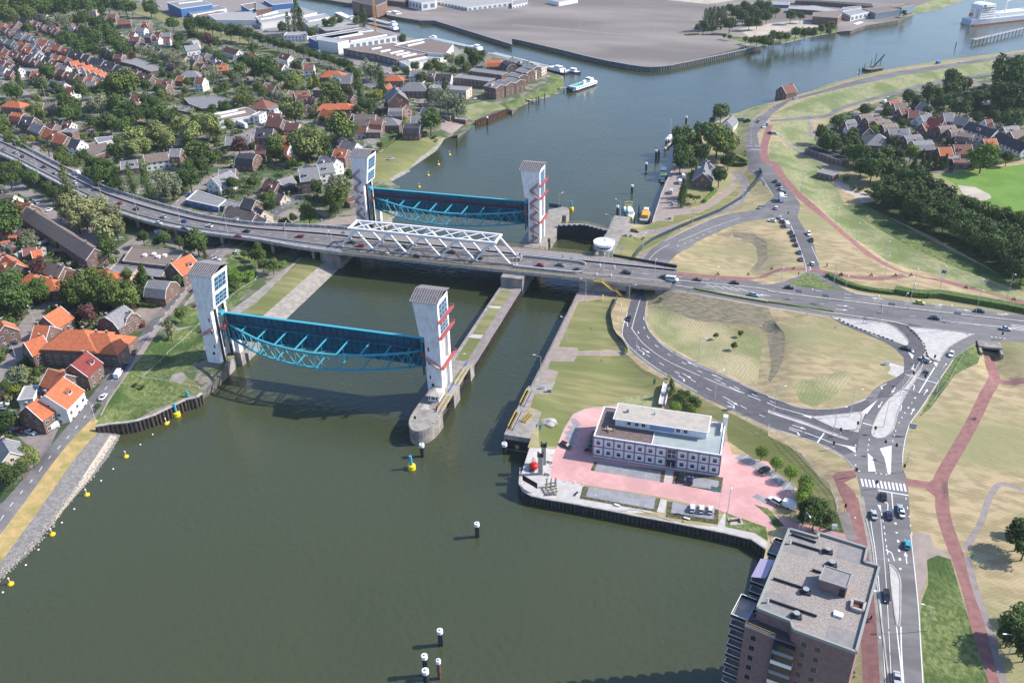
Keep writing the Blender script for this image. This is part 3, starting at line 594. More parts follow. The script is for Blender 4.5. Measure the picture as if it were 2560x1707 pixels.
# cabin with a pyramid roof
cb = empty('keepers_cabin', (87.2, -8.8, 5.9), 0, 'small white cabin with grey pyramid roof beside the near right lift tower', 'cabin')
mb = MB(); mb.box(-2.1, 2., -2.7, 2.8, 0, 2.6, M['white']); mb.build('wall', None, cb)
mb = MB(); mb.add([(-2.7, -3.5, 2.55), (2.6, -3.5, 2.55), (2.6, 3.2, 2.55), (-2.7, 3.2, 2.55), (-2.7, -3.5, 2.75), (2.6, -3.5, 2.75), (2.6, 3.2, 2.75), (-2.7, 3.2, 2.75), (0, 0, 3.9)],
 [(3, 2, 1, 0), (0, 1, 5, 4), (1, 2, 6, 5), (2, 3, 7, 6), (3, 0, 4, 7), (4, 5, 8), (5, 6, 8), (6, 7, 8), (7, 4, 8)], M['concl']); mb.build('roof', None, cb)
for x in (-1.6, -.5, .2, 1.2): mb = MB(); mb.box(x-.28, x+.28, -2.76, -2.66, .9, 2.1, M['glass']); mb.build('window', None, cb)
for y in (-2, -.8, .4, 1.6): mb = MB(); mb.box(1.96, 2.06, y-.25, y+.25, .9, 2.1, M['glass']); mb.build('window', None, cb)
mb = MB(); mb.tube((86, -26.5, 5.9), (86, -26.5, 9.5), .05, m=M['lamp']); mb.box(85.6, 86.4, -26.55, -26.45, 8.3, 9.4, M['black'])
o = mb.build('signal_board'); tag(o, 'black navigation board on a thin mast on the rounded pier nose', 'sign')
mb = MB(); mb.box(-.3, .3, -.2, .2, 0, 1.3, M['redp']); o = mb.build('lifebuoy_box', loc=(90, -15.5, 5.95)); tag(o, 'red lifebuoy box beside the yellow walkway on the pier nose', 'box')
# ================================================================ lift towers
def tower(side, y0, zb, lab, stairs):
 """side -1: land is towards -X (left bank); +1: on the pier. Local frame: x from the channel edge, mirrored for the pier."""
 t = empty('lift_tower', (0 if side < 0 else 80, y0, zb), 0, lab, 'lift tower', 'towers of the storm surge barrier')
 s = 1 if side < 0 else -1
 def X(x): return x*s
 zb_ = -zb
 mb = MB()
 def prof(pts, y, y2, m):      # XZ outline extruded along Y
  P = [(X(a), b+zb_) for a, b in pts]; n = len(P); vs = [(a, y, b) for a, b in P]+[(a, y2, b) for a, b in P]
  fs = [tuple(range(n)), tuple(range(2*n-1, n-1, -1))]+[(i, n+i, n+(i+1) % n, (i+1) % n) for i in range(n)]
  if s < 0: fs = [f[::-1] for f in fs]
  mb.add(vs, fs, m)
 zz = zb
 prof([(-8.8, zz), (-3.1, zz), (-3.1, 29.1), (-8.8, 29.1)], -6.3, -4.2, M['white'])
 prof([(-8.8, zz), (-3.1, zz), (-3.1, 29.1), (-8.8, 29.1)], 2.0, 4.1, M['white'])
 prof([(-8.0, zz), (-4.6, zz), (-4.6, 29.1), (-8.0, 29.1)], -4.2, 2.0, M['white'])
 prof([(-8.79, 15.8), (-7.9, 15.8), (-7.9, 17.6), (-8.79, 17.6)], -4.2, 2.0, M['white'])
 mb.build('shaft', None, t)
 mb = MB(); n0 = 0
 P = [(-8.8, 29.1), (-1.4, 29.1), (.55, 43.2), (-8.8, 43.2)]
 prof(P, -6.3, 4.1, M['white'])
 # gable walls under the roof
 for xx in (-8.8, .55):
  mb.add([(X(xx), -6.3, 43.2+zb_), (X(xx), 4.1, 43.2+zb_), (X(xx), -.6, 44.9+zb_)], [(0, 1, 2), (2, 1, 0)], M['white'])
 mb.build('machine_house', None, t)
 mb = MB()
 x0, x1 = sorted((X(-9.2), X(1.0)))
 A = [(-7.0, 43.35), (-.6, 45.35), (5.2, 43.75)]
 for (ya, za), (yb, zb2) in zip(A, A[1:]):
  mb.add([(x0, ya, za+zb_), (x1, ya, za+zb_), (x1, yb, zb2+zb_), (x0, yb, zb2+zb_), (x0, ya, za-.3+zb_), (x1, ya, za-.3+zb_), (x1, yb, zb2-.3+zb_), (x0, yb, zb2-.3+zb_)],
    [(0, 1, 2, 3), (7, 6, 5, 4), (4, 5, 1, 0), (5, 6, 2, 1), (6, 7, 3, 2), (7, 4, 0, 3)], M['roofp'])
  k = 11
  for i in range(k+1):
   x = x0+(x1-x0)*i/k; mb.bar((x, ya, za+.03+zb_), (x, yb, zb2+.03+zb_), .13, .12, M['rib'])
 for i in range(11):
  x = x0+(x1-x0)*(i+.5)/11
  if i % 3 == 0: mb.bar((x-.45, -3.4-.8*(i % 2), 44.45+zb_), (x+.45, -3.4-.8*(i % 2), 44.45+zb_), .12, .12, M['rib'])
 mb.bar((x0, -7.02, 43.25+zb_), (x1, -7.02, 43.25+zb_), .2, .3, M['rib'])
 mb.build('roof', None, t)
 # the two big window fields, on the face turned to +X
 for z0, z1 in ((36.1, 41.7), (29.9, 34.6)):
  fr = MB()
  def fx(z): return (X(-8.8) if side > 0 else -1.4+1.95*(z-29.1)/14.1)+.05
  for j in range(3):
   a = -4.7+j*2.6; b = a+2.1
   if side > 0:
    for c in (a, (a+b)/2, b): fr.bar((fx(z0), c, z0+zb_), (fx(z1), c, z1+zb_), .14, .14, M['bluew'])
    for q in range(4): z = z0+(z1-z0)*q/3; fr.bar((fx(z), a, z+zb_), (fx(z), b, z+zb_), .14, .14, M['bluew'])
   else:
    for c in (a, (a+b)/2, b): fr.bar((fx(z0), c, z0+zb_), (fx(z1), c, z1+zb_), .3, .12, M['bluew'])
    for q in range(4): z = z0+(z1-z0)*q/3; fr.bar((fx(z), a, z+zb_), (fx(z), b, z+zb_), .3, .12, M['bluew'])
  f = fr.build('window', None, t)
  gl = MB()
  for j in range(3):
   a = -4.7+j*2.6; b = a+2.1; gl.add([(fx(z0)-.02, a, z0+zb_), (fx(z0)-.02, b, z0+zb_), (fx(z1)-.02, b, z1+zb_), (fx(z1)-.02, a, z1+zb_)], [(0, 1, 2, 3)], M['glass'])
  gl.build('pane', None, f)
 # small windows, porthole and groove machinery
 for z in (24.5, 19., 13.): mb = MB(); a, b = sorted((X(-4.6), X(-4.1))); mb.box(a, b, -6.36, -6.28, z-1+zb_, z+.5+zb_, M['glass']); mb.build('small_window', None, t)
 mb = MB(); mb.tube((X(-5.2), -6.36, 9.6+zb_), (X(-5.2), -6.28, 9.6+zb_), .62, n=14, m=M['glass']); mb.build('porthole', None, t)
 mb = MB()
 for yy in (-3.3, -2.4, .2, 1.1): mb.tube((X(-8.3), yy, 0), (X(-8.3), yy, 29+zb_), .12, m=M['grey'], n=6)
 mb.box(min(X(-3.3), X(-2.4)), max(X(-3.3), X(-2.4)), -4.1, -3.6, 0, 29+zb_, M['dark']); mb.box(min(X(-3.3), X(-2.4)), max(X(-3.3), X(-2.4)), 1.4, 1.9, 0, 29+zb_, M['dark'])
 mb.build('cable_guide', None, t)
 # red stairs and galleries
 def flight(parent, a, b, name='stair'):
  q = MB(); q.bar(a, b, 1.0, .25, M['concl']); d = Vector((0, 0, 1.))
  for dy in (-.5, .5):
   aa = Vector(a)+Vector((0, dy, 0)); bb = Vector(b)+Vector((0, dy, 0)); q.bar(aa+d, bb+d, .08, .08, M['red']); q.bar(aa+d*.5, bb+d*.5, .05, .05, M['red'])
   for i in range(4): p = aa+(bb-aa)*i/3; q.bar(p, p+d, .06, .06, M['red'])
   q.bar(aa-Vector((0, 0, .1)), bb-Vector((0, 0, .1)), .1, .2, M['red'])
  return q.build(name, None, parent)
 def gallery(zc, ya, yb, xx=None):
  xx = X(-8.8) if xx is None else xx; o = (1 if X(-8.8) > 0 else -1)*1.5; a, b = sorted((xx, xx+o)); q = MB()
  q.box(a, b, ya, yb, zc-.15+zb_, zc+zb_, M['red']); railing(q, [(xx, ya, zc+zb_), (xx+o, ya, zc+zb_), (xx+o, yb, zc+zb_), (xx, yb, zc+zb_)], 1.1, M['red'], 1.6, .07)
  q.build('gallery', None, t)
 if stairs == 'gallery':
  for z in (36., 29.6, 17.4): gallery(z, -7.6, 6.4)
 elif stairs == 'left':
  for z in (36., 29.6, 18.5): gallery(z, -7.4, -4.)
 if stairs in ('zig', 'zigr'):
  zz = 6.5+0; k = 0
  x_in, x_out = (-4.2, -8.2)
  top = 34.6
  while zz < top-.5:
   a, b = (x_out, x_in) if k % 2 == 0 else (x_in, x_out)
   if stairs == 'zigr': a, b = b, a
   flight(t, (X(a), -7.0, zz+zb_), (X(b), -7.0, zz+3.3+zb_)); k += 1; zz += 3.3
  if stairs == 'zigr':
   for z in (36., 29.6, 17.4): gallery(z, -7.6, 5.)
 if stairs in ('left', 'gallery'):
  flight(t, (X(-8.3), -7.0, 17.4+zb_), (X(-3.4), -7.0, 20.5+zb_))
  if side < 0: pass
 return t
tower(-1, 0, 5.2, 'near left white lift tower, on the left bank beside the car road', 'left')
tower(1, 0, 5.9, 'near right white lift tower rising from the nose of the lock pier', 'gallery')
tower(-1, 140, 4.6, 'far left white lift tower with red zigzag stairs, on the village bank', 'zig')
tower(1, 140, 6.2, 'far right white lift tower with red zigzag stairs, behind the bridge on the lock pier', 'zigr')
# ---------------------------------------------------------------- river blocks at the left towers
for y0, lab in ((0, 'concrete guide blocks in the water under the near left lift tower'), (140, 'concrete guide blocks in the water under the far left lift tower')):
 o = empty('guide_block', (0, y0, 0), 0, lab, 'guide block', 'concrete blocks below the left towers')
 mb = MB(); mb.box(-1.5, .9, 1.6, 4.4, -2, 6, M['conc']); mb.box(-1.5, 1.2, 6.2, 15, -2, 3.4, M['conc']); mb.box(-1.5, -.6, -6.8, -1.2, -2, 5., M['conc']); mb.build('concrete_block', None, o)
 mb = MB(); mb.box(-1.2, .7, 1.8, 4.2, 6, 12.5, M['white']); mb.build('guide_column', None, o)
# ================================================================ gates
def gate(y0, lab):
 g = empty('lift_gate', (0, y0, 13.3), 0, lab, 'flood gate', 'raised gates of the storm surge barrier')
 Z = 11.6
 mb = MB(); mb.box(-.6, 80.6, -.1, .25, 0, Z, M['teal'])
 for i in range(31): x = -.4+80.8*i/30; mb.box(x-.12, x+.12, -.75, -.1, .2, Z-.1, M['teal'])
 for j in range(13): z = .4+j*.86; mb.box(-.6, 80.6, -.32, -.1, z, z+.18, M['teal'])
 mb.box(-.6, 80.6, -1.25, -.1, 7.2, 7.7, M['teal']); mb.box(-.6, 80.6, -1.25, -.1, 1.2, 1.7, M['teal']); mb.build('skin_plate', None, g)
 mb = MB(); mb.box(-.7, 80.7, -.9, .35, Z, Z+.28, M['cyan']); mb.build('top_beam', None, g)
 mb = MB(); mb.box(.4, 79.6, -1.2, -.1, 8.1, 8.2, M['teal'] if y0 < 9 else M['redd']); railing(mb, [(.4, -1.2, 8.2), (79.6, -1.2, 8.2)], 1.1, M['redd'], 2.6, .05 if y0 < 9 else .11, (1., .5) if y0 < 9 else (1., .66, .33)); mb.build('walkway', None, g)
 arc = [(0.2, -.8), (7.6, -4.6), (16.5, -8.6), (25., -11.0), (34., -12.4), (42, -12.7), (50.5, -11.9), (59, -10.1), (67.5, -7.2), (75, -3.8), (79.8, -.8)]
 cu = MB(); cl = MB(); N = len(arc)
 for i in range(N-1):
  a, b = arc[i], arc[i+1]; cu.bar((*a, 6.9), (*b, 6.9), .75, .55, M['cyan']); cl.bar((*a, .6), (*b, .6), .75, .55, M['cyan'])
 cu.build('upper_arch_chord', None, g); cl.build('lower_arch_chord', None, g)
 br = MB()
 for i in range(N-1):
  a, b = Vector((*arc[i], 0)), Vector((*arc[i+1], 0)); m_ = (a+b)/2
  for p, q in ((a, m_), (m_, b)):
   up = Vector((0, 0, 6.9)); lo = Vector((0, 0, .6))
   br.bar(p+lo, q+up, .22, .22, M['cyan']); br.bar(p+up, q+lo, .22, .22, M['cyan'])
 br.build('arch_bracing', None, g)
 for i in range(1, N-1):
  x, y = arc[i]; s = MB(); s.bar((x, y, 6.95), (x+.3, -1.2, 7.4), .5, .35, M['cyan']); s.bar((x, y, .65), (x+.3, -1.2, 1.4), .5, .35, M['cyan'])
  s.bar((x, y, 6.9), (x+.3, -1., 1.4), .18, .18, M['cyan']); s.bar((x+.1, y*.5-.5, 7.2), (x+.1, y*.5-.5, 1.), .16, .16, M['cyan']); s.bar((x, y, .7), (x, y, 6.9), .2, .2, M['cyan'])
  s.build('strut', None, g)
 for s_ in (0, 1):
  x0 = -2.6 if s_ == 0 else 80; e = MB()
  for yy in (-3.6, -.2): e.bar((x0+.9, yy, -1.8), (x0+.9, yy, Z), .6, .5, M['teal'])
  e.box(x0, x0+2.6, -4.0, 1., Z-5.3, Z-5., M['red']); e.bar((x0+.9, -3.6, 0), (x0+.9, -.2, Z-5), .25, .25, M['cyan']); e.bar((x0+.9, -3.6, Z-5), (x0+.9, -.2, 0), .25, .25, M['cyan'])
  e.bar((x0+.9, -3.8, Z-.4), (x0+.9, .3, Z+.2), .5, .5, M['cyan']); e.bar((x0+.9, -3.8, Z-5), (x0+.9, -3.8, Z), .3, .3, M['cyan'])
  e.box(x0+.2, x0+1.6, -3, 0, Z, Z+1.2, M['cyan']); e.build('end_frame', None, g)
  e = MB(); railing(e, [(x0, -4, Z-5), (x0+2.6, -4, Z-5), (x0+2.6, -.8, Z-5)], 1.3, M['red'], .9, .09, (1, .7, .4)); e.bar((x0+1.3, -3, Z-5), (x0+1.3, -1, Z-2), .5, .3, M['red']); e.build('railing', None, g)
 return g
gate(0, 'near teal lift gate with an arched truss, raised between the two front towers')
gate(140, 'far teal lift gate with a red walkway, raised between the two towers behind the bridge')
# ================================================================ road bridge
br = empty('road_bridge', (40, 105, 10), 0, 'wide road bridge with a white steel truss span across the river and lock', 'bridge')
O3 = Matrix.Translation((-40, -105, -10))
def bpart(mb, name, par=br): mb.xf(O3); return mb.build(name, None, par)
# deck outline: curved viaduct on the left, straight over river and lock
SE = [(p[0], p[1]) for p in at('A1 -400,1310 -200,1355 0,1415 160,1490 B1 350,22 520,110 700,205 900,300 1100,390 1300,455 1500,505 1900,577 2350,627', 9.9)]+[(-19, 93.), (2, 92.5), (158, 92.3)]
NE = [(p[0], p[1]) for p in at('A1 -400,1130 -200,1180 0,1253 240,1360 420,1455 600,1550 B1 700,30 900,140 1200,240 1500,330 1900,437 2350,502', 9.9)]+[(-19, 118.8), (2, 119), (118, 119), (158, 113.5)]
def poly_len(P):
 s = [0]
 for a, b in zip(P, P[1:]): s.append(s[-1]+math.dist(a, b))
 return s
def resamp(P, n):
 s = poly_len(P); out = []; j = 0
 for i in range(n):
  t = s[-1]*i/(n-1)
  while j < len(P)-2 and s[j+1] < t: j += 1
  f = (t-s[j])/max(s[j+1]-s[j], 1e-9); out.append((P[j][0]+(P[j+1][0]-P[j][0])*f, P[j][1]+(P[j+1][1]-P[j][1])*f))
 return out
def smooth(P, k=3):
 for _ in range(k): P = [P[0]]+[((P[i-1][0]+2*P[i][0]+P[i+1][0])/4, (P[i-1][1]+2*P[i][1]+P[i+1][1])/4) for i in range(1, len(P)-1)]+[P[-1]]
 return P
NV = 61
VS = smooth(resamp(SE[:-1], NV), 2)+[(158, 92.3)]; VN = smooth(resamp(NE[:-2], NV), 2)+[(158, 113.5)]
def lane(f, P=None):      # line at a fraction across the deck
 return [(a[0]+(b[0]-a[0])*f, a[1]+(b[1]-a[1])*f) for a, b in zip(VS, VN)]
def strip(mb, A, B, za, m):
 n = len(A); mb.add([(p[0], p[1], za) for p in A]+[(p[0], p[1], za) for p in B], [(i, i+1, n+i+1, n+i) for i in range(n-1)], m)
# straight part keeps absolute offsets
def absl(y0, fr):   # curved part by fraction, straight part at y0
 L = lane(fr)[:NV-1]; return L+[(2, y0), (118, y0), (158, y0)]
mb = MB()
edgeS = absl(92.4, 0.); edgeN = absl(119, 1.); edgeN[-1] = (158, 113.5)
strip(mb, edgeS, edgeN, 10., M['deck']); n = len(edgeS)
for E_, fl in ((edgeS, 0), (edgeN, 1)):
 vs = [(p[0], p[1], 10.) for p in E_]+[(p[0], p[1], 8.6) for p in E_]; f = [(i, n+i, n+i+1, i+1) for i in range(n-1)]
 mb.add(vs, f if not fl else [q[::-1] for q in f], M['concl'])
mb.add([(p[0], p[1], 8.6) for p in edgeS]+[(p[0], p[1], 8.6) for p in edgeN], [(n+i, n+i+1, i+1, i) for i in range(n-1)], M['conc'])
bpart(mb, 'deck')
mb = MB(); strip(mb, absl(111., .72), absl(118.6, .985)[:-1]+[(158, 113.2)], 10.02, M['path']); bpart(mb, 'cycle_track')
mb = MB()
for y0, fr, wd in ((98.6, .245, .2), (92.9+.4, .05, .15), (109.2, .64, .2)):
 A = absl(y0, fr); B = absl(y0+wd, fr+wd/26); strip(mb, A, B, 10.03, M['mark'])
C1 = absl(103.7, .44); L1 = poly_len(C1); t = 0
while t < L1[-1]-5:
 def pt(s):
  j = max(i for i in range(len(L1)) if L1[i] <= s); j = min(j, len(C1)-2); f = (s-L1[j])/max(L1[j+1]-L1[j], 1e-9); return (C1[j][0]+(C1[j+1][0]-C1[j][0])*f, C1[j][1]+(C1[j+1][1]-C1[j][1])*f)
 a, b = pt(t), pt(t+3); mb.bar((*a, 10.03), (*b, 10.03), .18, .02, M['mark']); t += 9
bpart(mb, 'lane_marking')
def wall_line(pts, h, th, z=10., m=None):
 mb = MB()
 for a, b in zip(pts, pts[1:]): mb.bar((*a, z+h/2), (*b, z+h/2), th, h, m)
 return mb
bpart(wall_line(absl(110.2, .69), .75, .5, m=M['dark']), 'crash_barrier')
mb = wall_line(absl(110.2, .69), .12, .6, 10.75, M['grey']); bpart(mb, 'barrier_cap')
bpart(wall_line(absl(97.6, .20)[:NV+1], .5, .22, 10.1, M['grey']), 'guard_rail')
mb = MB(); q = absl(92.5, .004); railing(mb, [(*p, 10.) for p in q[:NV]], 1.2, M['wpaint'], 2.4, .11, (1., .6, .25)); bpart(mb, 'railing')
mb = MB(); q = absl(92.5, .004); railing(mb, [(*p, 10.) for p in q[NV-1:]], 1.1, M['yrail'], 2.4, .09, (1., .5)); bpart(mb, 'railing')
mb = MB(); q = absl(118.9, .998)[:NV]; railing(mb, [(*p, 10.) for p in q], 1.6, M['wpaint'], 2.4, .12, (1.,))
for a, b in zip(q, q[1:]): mb.bar((*a, 10.7), (*b, 10.7), .06, 1.1, M['grey'])
bpart(mb, 'noise_screen')
mb = MB(); railing(mb, [(-19, 118.9, 10), (128, 118.7, 10)], 1.2, M['yrail'], 2.2, .1, (1., .5)); bpart(mb, 'railing')
mb = wall_line([(128, 118.6), (158, 113.6)], 1.3, .5, m=M['dark']); bpart(mb, 'parapet')
# white guards of the bascule span
for y, o_ in ((108.3, 1), (96.3, -1)):
 mb = MB(); P = [(86, y), (112, y), (115, y-o_*.3), (117.5, y-o_*1.6)]
 for a, b in zip(P, P[1:]): mb.bar((*a, 10.55), (*b, 10.55), .7, 1.1, M['concl']); mb.bar((*a, 11.15), (*b, 11.15), .25, .12, M['wpaint'])
 bpart(mb, 'guard_wall')
# truss
tr = []
BX = [-1.2+17.0*i for i in range(6)]; TX = [7.3+17.0*i for i in range(5)]
for y in (98.5, 108.2):
 mb = MB(); mb.bar((3.6, y, 20), (77.4, y, 20), .9, .95, M['wpaint'])
 bpart(mb, 'truss_top_chord')
 for i in range(5):
  mb = MB(); mb.bar((BX[i], y, 10.3), (TX[i], y, 19.7), .8, .8, M['wpaint']); bpart(mb, 'truss_diagonal')
  mb = MB(); mb.bar((TX[i], y, 19.7), (BX[i+1], y, 10.3), .8, .8, M['wpaint']); bpart(mb, 'truss_diagonal')
  mb = MB(); mb.add([(TX[i]-2.1, y-.36, 19.7), (TX[i]+2.1, y-.36, 19.7), (TX[i]+.7, y-.36, 18.), (TX[i]-.7, y-.36, 18.), (TX[i]-2.1, y+.36, 19.7), (TX[i]+2.1, y+.36, 19.7), (TX[i]+.7, y+.36, 18.), (TX[i]-.7, y+.36, 18.)], [(3, 2, 1, 0), (4, 5, 6, 7), (1, 2, 6, 5), (3, 0, 4, 7), (2, 3, 7, 6)], M['wpaint']); bpart(mb, 'gusset_plate')
 for x in BX: mb = MB(); mb.box(x-1.3, x+1.3, y-.6, y+.6, 10.0, 10.7, M['grey']); bpart(mb, 'truss_foot')
mb = MB(); NX = [4.6+8.9*i for i in range(9)]
for i in range(8):
 mb.bar((NX[i], 98.5, 20), (NX[i+1], 108.2, 20), .34, .3, M['wpaint']); mb.bar((NX[i], 108.2, 20), (NX[i+1], 98.5, 20), .34, .3, M['wpaint'])
for x in (4.2, 76.8): mb.bar((x, 98.5, 20), (x, 108.2, 20), .9, .8, M['wpaint'])
bpart(mb, 'truss_cross_bracing')
# piers and abutments
mb = MB(); mb.box(-11, -1.6, 95, 118, -2, 8.6, M['conc']); mb.box(-1.6, -.6, 95, 118, -2, 7.6, M['conc']); bpart(mb, 'abutment'); mb = MB(); mb.box(82.5, 92.6, 88, 119, -2, 8.6, M['conc']); mb.box(80.8, 84, 96, 116, 4, 8.6, M['conc']); bpart(mb, 'bridge_pier'); mb = MB()
mb.box(117.5, 138.6, 92.8, 119, -2, 8.6, M['conc']); mb.box(151.6, 158.6, 92.8, 114.5, 2, 8.6, M['conc']); mb.box(138.6, 151.6, 92.8, 114.5, 7.6, 8.6, M['conc']); mb.box(138.6, 140.6, 93.5, 114.5, 2, 7.6, M['conc'])
mb.box(134, 138.62, 92.7, 92.85, 2.8, 6, M['dark'])
bpart(mb, 'abutment')
for i in (3, 8, 13, 18, 23, 28, 33, 38, 43, 48, 53, 57):
 if i >= NV-1: continue
 mb = MB()
 for f in (.15, .5, .85):
  x = VS[i][0]+(VN[i][0]-VS[i][0])*f; y = VS[i][1]+(VN[i][1]-VS[i][1])*f; mb.box(x-.6, x+.6, y-.6, y+.6, 2, 8, M['concl'])
 a = Vector((*VS[i], 8.2)); b = Vector((*VN[i], 8.2)); mb.bar(a+(b-a)*.06, a+(b-a)*.94, 1.4, .9, M['concl']); bpart(mb, 'viaduct_column')
# keepers room under the deck and yellow stairs
mb = MB(); mb.box(83.4, 92.2, 88.5, 92.2, 4, 7., M['conc']); mb.box(88, 90.6, 88.4, 88.52, 5.3, 6.2, M['glassb']); mb.box(84.8, 85.8, 88.4, 88.52, 4, 6.2, M['wpaint']); bpart(mb, 'equipment_room')
st = empty('stair_tower', (128, 91.4, 4), 0, 'yellow steel stairs down from the bridge deck to the lock lawn', 'stairs')
mb = MB(); mb.bar((-3.6, 0, 6), (0, 0, 6), 1.2, .15, M['yellow']); mb.bar((0, 0, 6), (5, -.6, 2.6), 1.1, .3, M['yellow']); mb.bar((5, -.6, 2.6), (6.6, -.7, 2.6), 1.1, .2, M['yellow']); mb.bar((6.6, -.7, 2.6), (9.4, -1.1, 0), 1.1, .3, M['yellow']); mb.build('stair_flight', None, st)
mb = MB()
for dy in (-.6, .5):
 for a, b in (((-3.6, dy, 6), (0, dy, 6)), ((0, dy, 6), (5, dy-.6, 2.6)), ((5, dy-.6, 2.6), (6.6, dy-.7, 2.6)), ((6.6, dy-.7, 2.6), (9.4, dy-1.1, 0))): railing(mb, [a, b], 1.1, M['yellow'], 1.4, .06)
mb.build('handrail', None, st)
# ================================================================ lock: side walls, mitre gates, control tower
lg = empty('lock_gate', (105.5, 157, 0), 0, 'dark riveted mitre gates closing the far end of the lock, with a yellow railed walkway', 'lock gate')
for s_, A, B in ((0, (-12.9, -.8), (.1, 3.2)), (1, (.1, 3.2), (12.4, -1.5))):
 a = Vector((*A, 0)); b = Vector((*B, 0)); mb = MB(); mb.bar(a+Vector((0, 0, 3.)), b+Vector((0, 0, 3.)), 1.0, 9, M['dark'])
 dd = (b-a).normalized(); nn = Vector((dd.y, -dd.x, 0))
 for i in range(9): p = a+(b-a)*(i+.3)/9+nn*.55; mb.box(p.x-.15, p.x+.15, p.y-.2, p.y+.1, -1, 7.4, M['dark'])
 mb.build('gate_leaf', None, lg)
 mb = MB(); mb.bar(a+Vector((0, 0, 7.6)), b+Vector((0, 0, 7.6)), 1.6, .2, M['grey'])
 for i in range(5): p = a+(b-a)*(i+.5)/5+nn*.9; mb.tube((p.x, p.y, 7.35), (p.x, p.y, 7.6), .8, n=10, m=M['grey'])
 for k in (-.7, .7): railing(mb, [tuple(a+nn*k+Vector((0, 0, 7.7))), tuple(b+nn*k+Vector((0, 0, 7.7)))], 1.1, M['yrail'], 1.7, .07)
 mb.build('walkway', None, lg)
ct = empty('control_tower', (122.6, 123.6, 4.6), 0, 'round white lock control tower with a disc roof beside the bridge', 'control tower')
mb = MB(); mb.lathe([(2.4, -.5), (2.4, 5), (3.4, 6.4), (3.9, 6.9)], n=24, m=M['white']); mb.build('shaft', None, ct, True)
mb = MB(); mb.lathe([(3.8, 6.9), (4.2, 7.0), (4.2, 8.0)], n=24, m=M['white']); mb.build('cabin', None, ct)
mb = MB(); mb.lathe([(4.0, 7.95), (4.3, 9.0)], n=24, m=M['glass']); mb.build('window', None, ct)
mb = MB(); mb.lathe([(4.5, 8.95), (4.9, 9.1), (5.1, 10.4), (4.75, 10.5), (4.7, 10.25), (.3, 10.35)], n=32, m=M['wpaint']); mb.tube((0.2, .6, 10.3), (.2, .6, 11.6), .25, m=M['dark']); mb.build('roof', None, ct)
mb = MB(); mb.lathe([(5.2, 7.0), (5.3, 7.0), (5.3, 7.1), (5.2, 7.1)], n=32, m=M['grey']); P = [(5.25*math.cos(t), 5.25*math.sin(t), 7.0) for t in [2*math.pi*i/24 for i in range(25)]]; railing(mb, P, 1.1, M['grey'], 3, .06); mb.build('balcony', None, ct)
mb = MB()
for i in range(6): mb.bar((2.8, -2+i*.2, i*1.1), (4.2, -1.+i*.2, i*1.1+1.1), .8, .2, M['cyan'])
railing(mb, [(3, -2, 0), (4.6, -1, 6.6)], 1., M['cyan'], 1.2, .06); mb.build('stair', None, ct)
def fence_walk(name, x0, y0, y1, z, lab):
 o = empty(name, (x0, y0, z), 0, lab, 'walkway', 'yellow railed lock walkways'); mb = MB(); mb.box(0, 1.7, 0, y1-y0, -.2, 0, M['concl']); mb.build('walkway_slab', None, o)
 mb = MB()
 for x in (.1, 1.6): railing(mb, [(x, .2, 0), (x, y1-y0-.2, 0)], 1.05, M['yellow'], 1.7, .12, (1., .6))
 mb.build('railing', None, o); mb = MB(); mb.box(1.8, 2., -.5, y1-y0+.5, -.1, .15, M['blue']); mb.build('kerb', None, o)
fence_walk('lock_walkway', 117.6, -21, -10.5, 6.1, 'yellow railed walkway on the lock wall corner by the round white post')
fence_walk('lock_walkway', 117.6, -6, 4, 6.1, 'yellow railed walkway on the lock wall under the tall lamp cluster')
fence_walk('lock_walkway', 119.2, 108.5-0+12, 108.5+19, 5.1, 'yellow railed walkway beside the round control tower')
lw = empty('lock_wall', (122, 75, 0), 0, 'concrete lock wall along the grass side of the lock', 'wall')
mb = MB(); mb.box(-4.6, -4.0, -100, 17, -2, 4.05, M['conc']); mb.box(-4.6, 4.8, -99.6, -97.8, -2, 6.15, M['conc']); mb.box(-4.6, -3.8, -99, -68, -2, 6.1, M['conc']); mb.box(-4.6, -3.6, 45, 105, -2, 5.6, M['conc']); mb.build('wall_body', None, lw)
mb = MB(); mb.box(-4.2, 4.4, -99.75, -99.55, .6, 4.3, M['dark']); mb.box(-.6, .7, -99.86, -99.74, 1.2, 2.6, M['yrail']); mb.build('recess', None, lw)
mb = MB()
for i in range(10): mb.box(4.9, 6.4, -99+i*.9, -98.7+i*.9, 3.2+i*.28, 3.4+i*.28, M['grey'])
mb.bar((5., -99, 3.6), (5., -90.5, 6.4), .2, .2, M['blue']); mb.bar((6.4, -99, 3.6), (6.4, -90.5, 6.4), .2, .2, M['blue']); mb.build('steps', None, lw)
# ================================================================ sheet pile walls
def sheet(name, s, ztop, m, lab, pitch=1.2, cap=.35, dep=.28, capm='concl', zb=-1.5, w=None):
 P = [p[:2] for p in (at(s, ztop))]; o = empty(name, (P[0][0], P[0][1], 0), 0, lab, 'quay wall'); mb = MB(); cp = MB(); x0, y0 = P[0]; dep = dep*1.3
 for a, b in zip(P, P[1:]):
  L = math.dist(a, b); k = max(1, round(L/pitch)); d = ((b[0]-a[0])/L, (b[1]-a[1])/L); nx, ny = d[1], -d[0]
  for i in range(k):
   q = [(0, 0.02), (.3, .02), (.45, dep), (.85, dep), (1., .02)]; vs = []
   for z in (zb, ztop-.2):
    for u, e in q: t = (i+u)/k*L; vs.append((a[0]+d[0]*t+nx*e-x0, a[1]+d[1]*t+ny*e-y0, z))
   mb.add(vs, [(j, j+1, j+6, j+5) for j in range(4)], m)
  cp.bar((a[0]-x0, a[1]-y0, ztop-.05), (b[0]-x0, b[1]-y0, ztop-.05), cap*2, .4, M[capm])
 mb.build('piling', None, o); cp.build('capping', None, o); return o
